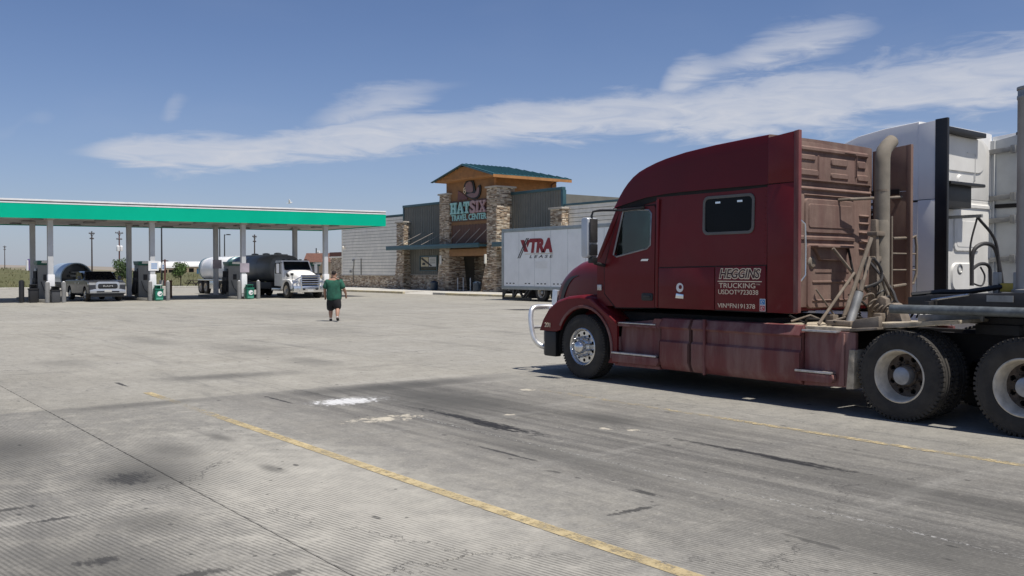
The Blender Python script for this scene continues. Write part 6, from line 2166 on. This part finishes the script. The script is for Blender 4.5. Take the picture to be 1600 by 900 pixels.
for y in (-.45, .45):
    V().box(.142, .15, y - .09, y + .09, .52, .64).build('tow_hole', M['black'], bm_, smooth=0)
for y in (-.85, .85):
    V().box(.11, .125, y - .07, y + .07, .54, .66).build('fog_light', M['lens'], bm_, smooth=0)
V().box(.141, .148, -.2, .2, .44, .56).build('number_plate', M['plate'], bm_, smooth=0)
V().box(-11.5, -.3, -.45, -.35, .6, .9).box(-11.5, -.3, .35, .45, .6, .9).tube([(-1.0, -1, .5), (-1.0, 1, .5)], .07, 8).tube([(-9.0, -1, .5), (-9.0, 1, .5)], .1, 8).tube([(-10.3, -1, .5), (-10.3, 1, .5)], .1, 8).build('chassis', M['dark'], tk, smooth=0)
sp_ = lambda q, x0, x1, ry, rz, zc, n=30: None


def tank_mb(x0, x1, ry, rz, zc, bulge=.25):
    q = V()
    rows = []
    for x, s in ((x0 - bulge, .0), (x0 - bulge * .9, .45), (x0 - bulge * .6, .8), (x0 - bulge * .2, .97), (x0, 1), (x1, 1), (x1 + bulge * .2, .97), (x1 + bulge * .6, .8), (x1 + bulge * .9, .45), (x1 + bulge, 0)):
        rows.append([(x, s * ry * math.copysign(abs(math.cos(2 * math.pi * k / 32)) ** .8, math.cos(2 * math.pi * k / 32)), zc + s * rz * math.copysign(abs(math.sin(2 * math.pi * k / 32)) ** .8, math.sin(2 * math.pi * k / 32))) for k in range(33)])
    return q.grid(rows)


def bands(parent, xs_, ry, rz, zc, m_):
    for x in xs_:
        V().grid([[(x + d, (1 + e) * ry * math.copysign(abs(math.cos(2 * math.pi * k / 32)) ** .8, math.cos(2 * math.pi * k / 32)), zc + (1 + e) * rz * math.copysign(abs(math.sin(2 * math.pi * k / 32)) ** .8, math.sin(2 * math.pi * k / 32))) for k in range(33)] for d, e in ((0, .0), (.02, .015), (.06, .015), (.08, 0))]).build('tank_band', m_, parent, smooth=50)


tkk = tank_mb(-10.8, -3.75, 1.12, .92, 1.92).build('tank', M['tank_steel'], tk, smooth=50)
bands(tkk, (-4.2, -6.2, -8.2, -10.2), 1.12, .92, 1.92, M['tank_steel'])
V().box(-10.5, -4.0, -.3, .3, 2.78, 2.90).build('tank_walkway', M['grey_steel'], tk, bevel=.02)
for x in (-5, -7, -9):
    V().lathe([(.25, 2.86), (.25, 2.98), (.1, 3.02), (0, 3.02)], (x, 0, 0), 'z', 16).build('manhole_cover', M['grey_steel'], tk)
V().box(-8.2, -3.6, -1.12, -.7, .55, 1.0).box(-8.2, -3.6, .7, 1.12, .55, 1.0).build('tool_locker', M['blackm'], tk, bevel=.03)
V().prism([(-11.2, 1.0), (-8.2, 1.0), (-8.2, 1.12), (-11.2, 1.12)], 'y', -1.15, 1.15).build('rear_wing', M['grey_steel'], tk, bevel=.02)
w_ = make_wheel('drive', tk, (-1.0, -1.18, .5))
for x in (-1.0, -9.0, -10.3):
    for y, fl_ in ((-1.18, False), (1.18, True)):
        if (x, y) != (-1.0, -1.18):
            copy_wheel(w_, tk, (x, y, .5), fl_)
pu = thing('tank_trailer', 'white tank pup trailer with dark teal rear head behind the tank truck', 'tank trailer', (-60.2, 16.85, 0))
t2 = tank_mb(-3.0, 2.4, 1.12, .92, 1.92)
t2o = t2.build('tank', M['tank_white'], pu, smooth=50)
bands(t2o, (-2.6, -.6, 1.8), 1.12, .92, 1.92, M['tank_white'])
hd_ = tank_mb(-3.32, -3.02, 1.13, .93, 1.92, .2).build('tank_head', M['tank_teal'], pu, smooth=50)
tank_mb(2.42, 2.7, 1.125, .925, 1.92, .2).build('tank_head', M['tank_teal'], pu, smooth=50)
V().box(-2.6, 2.2, -.28, .28, 2.80, 2.88).build('tank_walkway', M['tank_white'], pu, bevel=.02)
V().box(-3.4, 3.0, -.45, -.35, .62, .95).box(-3.4, 3.0, .35, .45, .62, .95).tube([(2.9, 0, .75), (4.3, 0, .75)], .07, 8).tube([(-2.4, -1, .5), (-2.4, 1, .5)], .08, 8).tube([(1.8, -1, .5), (1.8, 1, .5)], .08, 8).box(-3.5, -3.4, -1.1, 1.1, .5, 1.05).build('trailer_frame', M['blackm'], pu, smooth=0)
V().box(-3.5, 2.8, -1.13, -1.0, 1.02, 1.12).build('side_rail', M['alu'], pu, bevel=.01)
V().box(-.9, .7, -1.12, -.8, .4, 1.0).build('tool_locker', M['alu'], pu, bevel=.03)
for x in (-2.9, -1.7, 1.8):
    for y, fl_ in ((-1.14, False), (1.14, True)):
        copy_wheel(w_, pu, (x, y, .5), fl_)

# ---------------------------------------------------------------- the person walking away
ps = thing('person', 'person in a dark green shirt and black shorts walking away over the concrete', 'person', (-18.5, 4.85, 0), math.atan2(.6074, -.7944) - math.pi / 2 + R(4))
ps.scale = (.975, .975, .975)
skin = mat('skin', (.36, .20, .135), .55, var=.08, vs=12)
# x right, y forward, z up; the right foot is lifting behind
B = [(0, 0, .92, .17, .15), (0, .03, 1.10, .20, .17), (0, .0, 1.34, .20, .14), (0, -.01, 1.48, .10, .09), (0, .0, 1.555, .068, .068), (0, .02, 1.64, .082, .09), (0, .02, 1.72, .084, .1), (0, .0, 1.775, .055, .07),
     (-.23, -.01, 1.41, .085, .085), (-.325, .0, 1.17, .06, .06), (-.33, .09, .96, .045, .045), (-.325, .13, .885, .036, .022),
     (.23, -.01, 1.41, .085, .085), (.345, -.05, 1.18, .06, .06), (.40, .10, .99, .046, .046), (.405, .17, .925, .036, .022),
     (-.115, .02, .80, .13, .13), (-.125, .10, .48, .082, .085), (-.125, .07, .30, .078, .08), (-.125, .07, .10, .044, .046), (-.13, .16, .04, .04, .035),
     (.115, -.02, .80, .13, .13), (.13, -.04, .48, .082, .085), (.14, -.17, .32, .078, .08), (.145, -.27, .16, .044, .046), (.15, -.20, .075, .04, .035),
     # ears, nose
     (-.10, .02, 1.65, .016, .022), (.10, .02, 1.65, .016, .022), (0, .125, 1.645, .02, .02)]
E_ = [(0, 1), (1, 2), (2, 3), (3, 4), (4, 5), (5, 6), (6, 7), (3, 8), (8, 9), (9, 10), (10, 11), (3, 12), (12, 13), (13, 14), (14, 15), (0, 16), (16, 17), (17, 18), (18, 19), (19, 20), (0, 21), (21, 22), (22, 23), (23, 24), (24, 25), (5, 26), (5, 27), (5, 28)]
for hand, base, sx in ((11, (-.325, .13, .885), -1), (15, (.405, .17, .925), 1)):
    for k, (dx, ln2) in enumerate(((-.03, .07), (-.01, .08), (.011, .075), (.03, .06))):
        i0 = len(B)
        B += [(base[0] + dx * .6, base[1] + .015 + .01 * k, base[2] - .05, .011), (base[0] + dx * .7, base[1] + .02 + .012 * k, base[2] - .05 - ln2 * .6, .010), (base[0] + dx * .6, base[1] + .035 + .012 * k, base[2] - .05 - ln2, .008)]
        E_ += [(hand, i0), (i0, i0 + 1), (i0 + 1, i0 + 2)]
    i0 = len(B)
    B += [(base[0] - sx * .04, base[1] + .02, base[2] - .015, .012), (base[0] - sx * .055, base[1] + .035, base[2] - .055, .010)]
    E_ += [(hand, i0), (i0, i0 + 1)]
skin_obj('body', B, E_, skin, ps, 2)
shirt = mat('dark_green_shirt', (.018, .095, .062), .9, var=.25, vs=9, bump=.3, bs=30)
S_ = [(0, .02, .70, .28, .235), (0, .02, .84, .295, .245), (0, .04, 1.02, .305, .25), (0, .02, 1.22, .275, .21), (0, .0, 1.38, .225, .155), (0, -.01, 1.48, .14, .11), (0, -.005, 1.56, .085, .085),
      (-.235, -.01, 1.40, .115, .115), (-.335, -.005, 1.14, .098, .10), (.235, -.01, 1.40, .115, .115), (.35, -.045, 1.14, .098, .10)]
skin_obj('shirt', S_, [(0, 1), (1, 2), (2, 3), (3, 4), (4, 5), (5, 6), (4, 7), (7, 8), (4, 9), (9, 10)], shirt, ps, 2)
shorts = mat('black_shorts', (.012, .012, .014), .9, var=.3, vs=10)
skin_obj('shorts', [(0, 0, .98, .20, .16), (0, 0, .80, .235, .19), (-.125, .04, .66, .165, .17), (-.13, .10, .36, .13, .14), (.125, -.02, .66, .165, .17), (.135, -.04, .36, .13, .14)], [(0, 1), (1, 2), (2, 3), (1, 4), (4, 5)], shorts, ps, 2)
skin_obj('hair', [(0, -.04, 1.63, .08, .075), (0, -.01, 1.735, .096, .105), (0, .02, 1.79, .075, .085)], [(0, 1), (1, 2)], mat('dark_brown_hair', (.02, .013, .01), .8, var=.3, vs=30), ps, 2)
sock = mat('white_sock', (.75, .74, .72), .9, var=.05)
shoe = mat('black_shoe', (.012, .012, .012), .6, var=.2)
skin_obj('sock', [(-.125, .07, .08, .055), (-.125, .07, .15, .055)], [(0, 1)], sock, ps, 1)
skin_obj('sock', [(.145, -.26, .14, .055), (.145, -.265, .20, .055)], [(0, 1)], sock, ps, 1)
skin_obj('shoe', [(-.125, .02, .055, .058, .05), (-.13, .12, .05, .06, .045), (-.135, .23, .04, .055, .035)], [(0, 1), (1, 2)], shoe, ps, 2)
skin_obj('shoe', [(.145, -.29, .135, .055, .05), (.15, -.20, .085, .06, .045), (.155, -.11, .04, .055, .035)], [(0, 1), (1, 2)], shoe, ps, 2)

# ---------------------------------------------------------------- background beyond the lot
bark = mat('bark', (.10, .075, .055), .9, var=.3, vs=6)
leaf_a = mat('leaf_green', (.075, .125, .032), .7, var=.45, vs=2.2)
leaf_b = mat('leaf_dark', (.05, .09, .026), .7, var=.45, vs=2.2)


def tree(label, loc, h, rx, rz, m_, trunk_h, n=1500):
    t_ = thing('tree', label, 'tree', loc, group='young trees on the grass')
    q = MB()
    q.tube([(0, 0, 0), (.02, .01, trunk_h * .6), (0, 0, trunk_h), (.03, 0, h * .75)], [.07, .055, .045, .015], 7)
    for k in range(7):
        a = k * 2.4
        q.tube([(0, 0, trunk_h * .8 + k * .08), (math.cos(a) * rx * .5, math.sin(a) * rx * .5, trunk_h + .25 + k * .14)], [.028, .008], 5)
    q.build('trunk', bark, t_)
    q = MB()
    zc = h - rz
    lumps = [(rnd.uniform(-.55, .55) * rx, rnd.uniform(-.55, .55) * rx, zc + rnd.uniform(-.6, .6) * rz, rnd.uniform(.3, .5) * rx) for _ in range(16)]
    for k in range(n):
        cx, cy_, cz_, r_ = rnd.choice(lumps)
        d = Vector((rnd.gauss(0, 1), rnd.gauss(0, 1), rnd.gauss(0, 1))).normalized() * r_ * (rnd.random() ** .35) * 1.15
        p = Vector((cx, cy_, cz_)) + d
        s = rnd.uniform(.05, .11)
        a = Vector((rnd.gauss(0, 1), rnd.gauss(0, 1), rnd.gauss(0, 1))).normalized()
        b = a.cross(Vector((rnd.gauss(0, 1), rnd.gauss(0, 1), rnd.gauss(0, 1)))).normalized()
        q.add([p - a * s, p + b * s * .55, p + a * s, p - b * s * .55], [(0, 1, 2, 3)])
    q.build('crown', m_, t_, smooth=0)
    return t_


tree('round green tree standing alone on the grass right of the lamp pole', (-93.4, 24.1, field_h(-93.4, 24.1)), 2.65, .92, .82, leaf_a, .95, 2600)
tree('dark green tree half hidden by the canopy column and the pickup', (-93.6, 18.0, field_h(-93.6, 18.0)), 2.95, 1.15, 1.1, leaf_b, .7, 2800)

wood = mat('dark_pole_wood', (.06, .045, .04), .9, var=.3, vs=1)
wood2 = mat('reddish_pole_wood', (.13, .05, .04), .9, var=.25, vs=1)
ins = mat('grey_insulator', (.3, .3, .32), .4)


def util_pole(label, loc, h, m_, dbl):
    p = thing('utility_pole', label, 'utility pole', loc, R(37), group='utility poles beyond the field')
    MB().tube([(0, 0, 0), (0, 0, h)], [.17, .12], 8).build('pole_shaft', m_, p)
    for z, w in (((h - .5, 2.4), (h - 1.8, 1.7)) if dbl else ((h - .5, 1.7), (h - 1.6, 1.2))):
        ca = MB().box(-.08, .08, -w / 2, w / 2, z - .07, z + .07).build('cross_arm', wood, p, smooth=0)
        for y in (-w / 2 + .1, -w / 4, w / 4, w / 2 - .1):
            MB().lathe([(.05, 0), (.09, .1), (.04, .25), (0, .27)], (0, y, z + .07), 'z', 8).build('insulator', ins, ca)
    if dbl:
        MB().lathe([(.32, h - 4.3), (.34, h - 4.2), (.34, h - 3.3), (.2, h - 3.15), (0, h - 3.1)], (.1, -.5, 0), 'z', 14).build('transformer', M['can_white'], p)
        MB().lathe([(.32, h - 4.3), (.34, h - 4.2), (.34, h - 3.3), (.2, h - 3.15), (0, h - 3.1)], (.1, .5, 0), 'z', 14).build('transformer', M['can_white'], p)
    MB().bar((.05, -.6, h - .5), (.05, 0, h - 1.2), .06, .06).bar((.05, .6, h - .5), (.05, 0, h - 1.2), .06, .06).build('arm_brace', wood, p, smooth=0)
    return p


util_pole('slim dark utility pole with small cross arms beyond the pickup', (-201.5, 40.9, 0), 10.2, wood, False)
util_pole('reddish utility pole with two cross arms and white transformers', (-198, 45.5, 0), 10.3, wood2, True)
util_pole('small distant utility pole left of the canopy column', (-420, 60, 3), 9.2, wood, False)
util_pole('short utility pole between the two tank trucks', (-190, 72, 1), 8.9, wood, False)
dk_m = mat('dark_lamp_pole', (.03, .03, .033), .5, var=.2)


def lamp_pole(label, loc, h, arm, base_m=None):
    p = thing('lamp_pole', label, 'lamp pole', loc, R(40), group='lamp poles around the lot')
    MB().tube([(0, 0, 0), (0, 0, h)], [.10, .07], 8).build('pole_shaft', dk_m, p)
    MB().box(-.2, .2, -.2, .2, -.1, .65).build('pole_base', M['kerb'], p, bevel=.02)
    a = MB().tube([(0, 0, h - .1), (0, arm, h)], .04, 6).build('lamp_arm', dk_m, p)
    MB().box(-.18, .18, arm - .1, arm + .45, h - .06, h + .08).build('lamp_head', dk_m, a, bevel=.02)
    return p


lamp_pole('tall dark lamp pole behind the green bin, its top hidden by the canopy', (-95.6, 22.75, .1), 9.0, .9)
lamp_pole('dark lamp pole with its head hidden, left of the short one', (-116.2, 36.9, 1), 8.4, .8)
lamp_pole('short dark lamp pole with a lamp arm pointing right', (-116, 37.5, 1), 5.8, .9)
hs = thing('hanging_sign', 'reddish post with dark cross bar and a small hanging white sign', 'sign', (-95.0, 22.9, .1), R(37))
MB().tube([(0, 0, 0), (0, 0, 2.95)], .1, 8).build('sign_post', wood2, hs)
MB().box(-.05, .05, -.62, .55, 2.72, 2.84).build('cross_bar', wood, hs, smooth=0)
so_ = MB().box(-.02, .02, -.58, -.12, 1.75, 2.6).build('sign_board', M['can_white'], hs, smooth=0)
for k in range(3):
    MB().box(.021, .026, -.48, -.2, 1.9 + k * .16, 2.0 + k * .16).build('sign_print', M['sticker_b'], so_, smooth=0)
tb_ = thing('picnic_table', 'dark picnic table on the grass beside the tank trailer', 'picnic table', (-92.9, 25.6, field_h(-92.9, 25.6)), R(30))
MB().box(-.4, .4, -.9, .9, .68, .74).build('table_top', wood, tb_, smooth=0)
for s in (-1, 1):
    MB().box(s * .55, s * .85, -.9, .9, .4, .45).build('bench', wood, tb_, smooth=0)
for y in (-.65, .65):
    MB().bar((-.75, y, 0), (-.1, y, .7), .08, .06).bar((.75, y, 0), (.1, y, .7), .08, .06).bar((-.8, y, .38), (.8, y, .38), .08, .05).build('leg', wood, tb_, smooth=0)
shed_w = mat('white_metal_shed', (.78, .77, .74), .5, var=.05, vs=.5)
shed_t = mat('tan_shed_wall', (.42, .33, .22), .7, var=.1, vs=.5)


def shed(label, a, b, z0, z1, w):
    """long low shed from a to b with a white curved roof over a tan wall"""
    A, Bv = Vector((*a, 0)), Vector((*b, 0))
    t_ = thing('long_shed', label, 'shed', ((a[0] + b[0]) / 2, (a[1] + b[1]) / 2, 0), group='long low sheds beyond the grass')
    d = (Bv - A).normalized()
    L = (Bv - A).length / 2
    t_.rotation_euler = (0, 0, math.atan2(d.y, d.x))
    MB().box(-L, L, -w / 2, w / 2, 0, z0).build('wall', shed_t, t_, smooth=0)
    MB().prism([(w / 2 * 1.02 * math.cos(R(k * 15)), z0 + (z1 - z0) * math.sin(R(k * 15)) ** .7) for k in range(13)], 'x', -L - .2, L + .2).build('roof', shed_w, t_, smooth=40)
    for k in range(4):
        x = -L + (k + .5) * L / 2
        MB().box(x - .5, x + .5, -w / 2 - .03, -w / 2, z0 - 1.1, z0 - .3).build('window', M['doorglass'], t_, smooth=0)


shed('long low white roofed shed left of the round tree', (-183.5, 48.0), (-180.5, 52.2), 2.4, 3.7, 5)
shed('long low white roofed shed between the round tree and the tank trailer', (-190.5, 54.8), (-183.8, 64.0), 2.7, 3.8, 6)
bx = thing('shipping_container', 'small blue container below the white shed', 'container', (-150, 47.5, 1.0), R(50))
MB().box(-1.8, 1.8, -1, 1, 0, 1.2).build('container_wall', mat('blue_container', (.06, .16, .28), .6, var=.1), bx, bevel=.03)
MB().box(-1.85, 1.85, -1.05, 1.05, 1.2, 1.28).build('container_roof', M['ribmetal'], bx, smooth=0)
for x in (-1.2, 0, 1.2):
    MB().box(x - .03, x + .03, -1.03, -1, .1, 1.1).build('rib', M['sticker_b'], bx, smooth=0)
# small building with a brown roof behind the canopy's right end
hb_ = thing('outbuilding', 'small tan outbuilding with a brown gabled roof behind the canopy end', 'building', (-90, 39.0, 0), R(-37 + 90))
MB().box(-1.2, 3.2, -1.3, 1.6, 0, 2.85).build('wall', shed_t, hb_, smooth=0)
MB().prism([(-1.75, 2.8), (.15, 3.85), (2.0, 2.8)], 'x', -1.5, 3.4).build('roof', mat('brown_shingle', (.14, .065, .045), .85, var=.25, vs=5, bump=.4), hb_, smooth=0)
MB().prism([(-1.3, 2.86), (.15, 3.7), (1.6, 2.86)], 'x', -1.53, -1.5).build('gable', shed_t, hb_, smooth=0)
MB().box(-1.25, -1.2, -.4, .4, .1, 2.0).build('door', M['ribmetal'], hb_, smooth=0)
vs_ = thing('roadside_sign', 'white billboard on a dark post above the brown roof', 'sign', (-108, 47.6, 0), R(37))
MB().tube([(0, -.55, 0), (0, -.55, 4.9)], .08, 8).build('sign_post', dk_m, vs_)
so_ = MB().box(-.05, .05, -.45, .55, 3.75, 4.6).build('sign_board', M['can_white'], vs_, smooth=0)
MB().box(.051, .056, -.3, .0, 4.25, 4.38).build('sign_print', M['black'], so_, smooth=0)
fs_ = thing('roadside_sign', 'tiny purple and white sign on the bank at the far left', 'sign', (-165, 22.4, 1.2), R(30))
MB().box(-.1, .1, -.5, .5, .6, 2.6).build('sign_board', mat('purple_sign', (.16, .1, .3), .5), fs_, smooth=0)
MB().box(-.12, .12, -.85, -.51, .3, 2.4).box(-.12, .12, .51, .9, .0, 1.9).build('sign_panel', M['can_white'], fs_, smooth=0)
fb_ = thing('distant_building', 'distant pale blue and tan building on the bank at the far left', 'building', (-260, 26, 1.5), R(20))
MB().box(-2, 2, -3.2, 1.6, 0, 1.8).build('wall', mat('pale_blue_wall', (.42, .58, .64), .6, var=.05), fb_, smooth=0)
MB().box(-2, 2, 1.61, 5, 0, 2.0).build('annex', shed_t, fb_, smooth=0)
MB().box(-2.1, 2.1, -3.3, 5.1, 2.0, 2.2).build('roof', shed_w, fb_, smooth=0)
bd = thing('bird', 'small white bird flying just above the canopy', 'bird', (-44.9, 15.1, 6.05), R(60))
skin_obj('bird_body', [(0, 0, 0, .05), (.1, 0, .03, .035), (.16, 0, .06, .03), (-.12, 0, -.02, .02), (-.2, 0, -.03, .012)], [(0, 1), (1, 2), (0, 3), (3, 4)], M['sticker_w'], bd, 2)
for s in (-1, 1):
    MB().prism([(.06, 0), (.04, .16), (-.02, .3), (-.07, .2), (-.06, 0)], 'z', 0, .012).build('wing', M['sticker_w'], bd, smooth=0).rotation_euler = (R(55) * s, 0, 0) if s > 0 else (R(180 - 55), 0, 0)
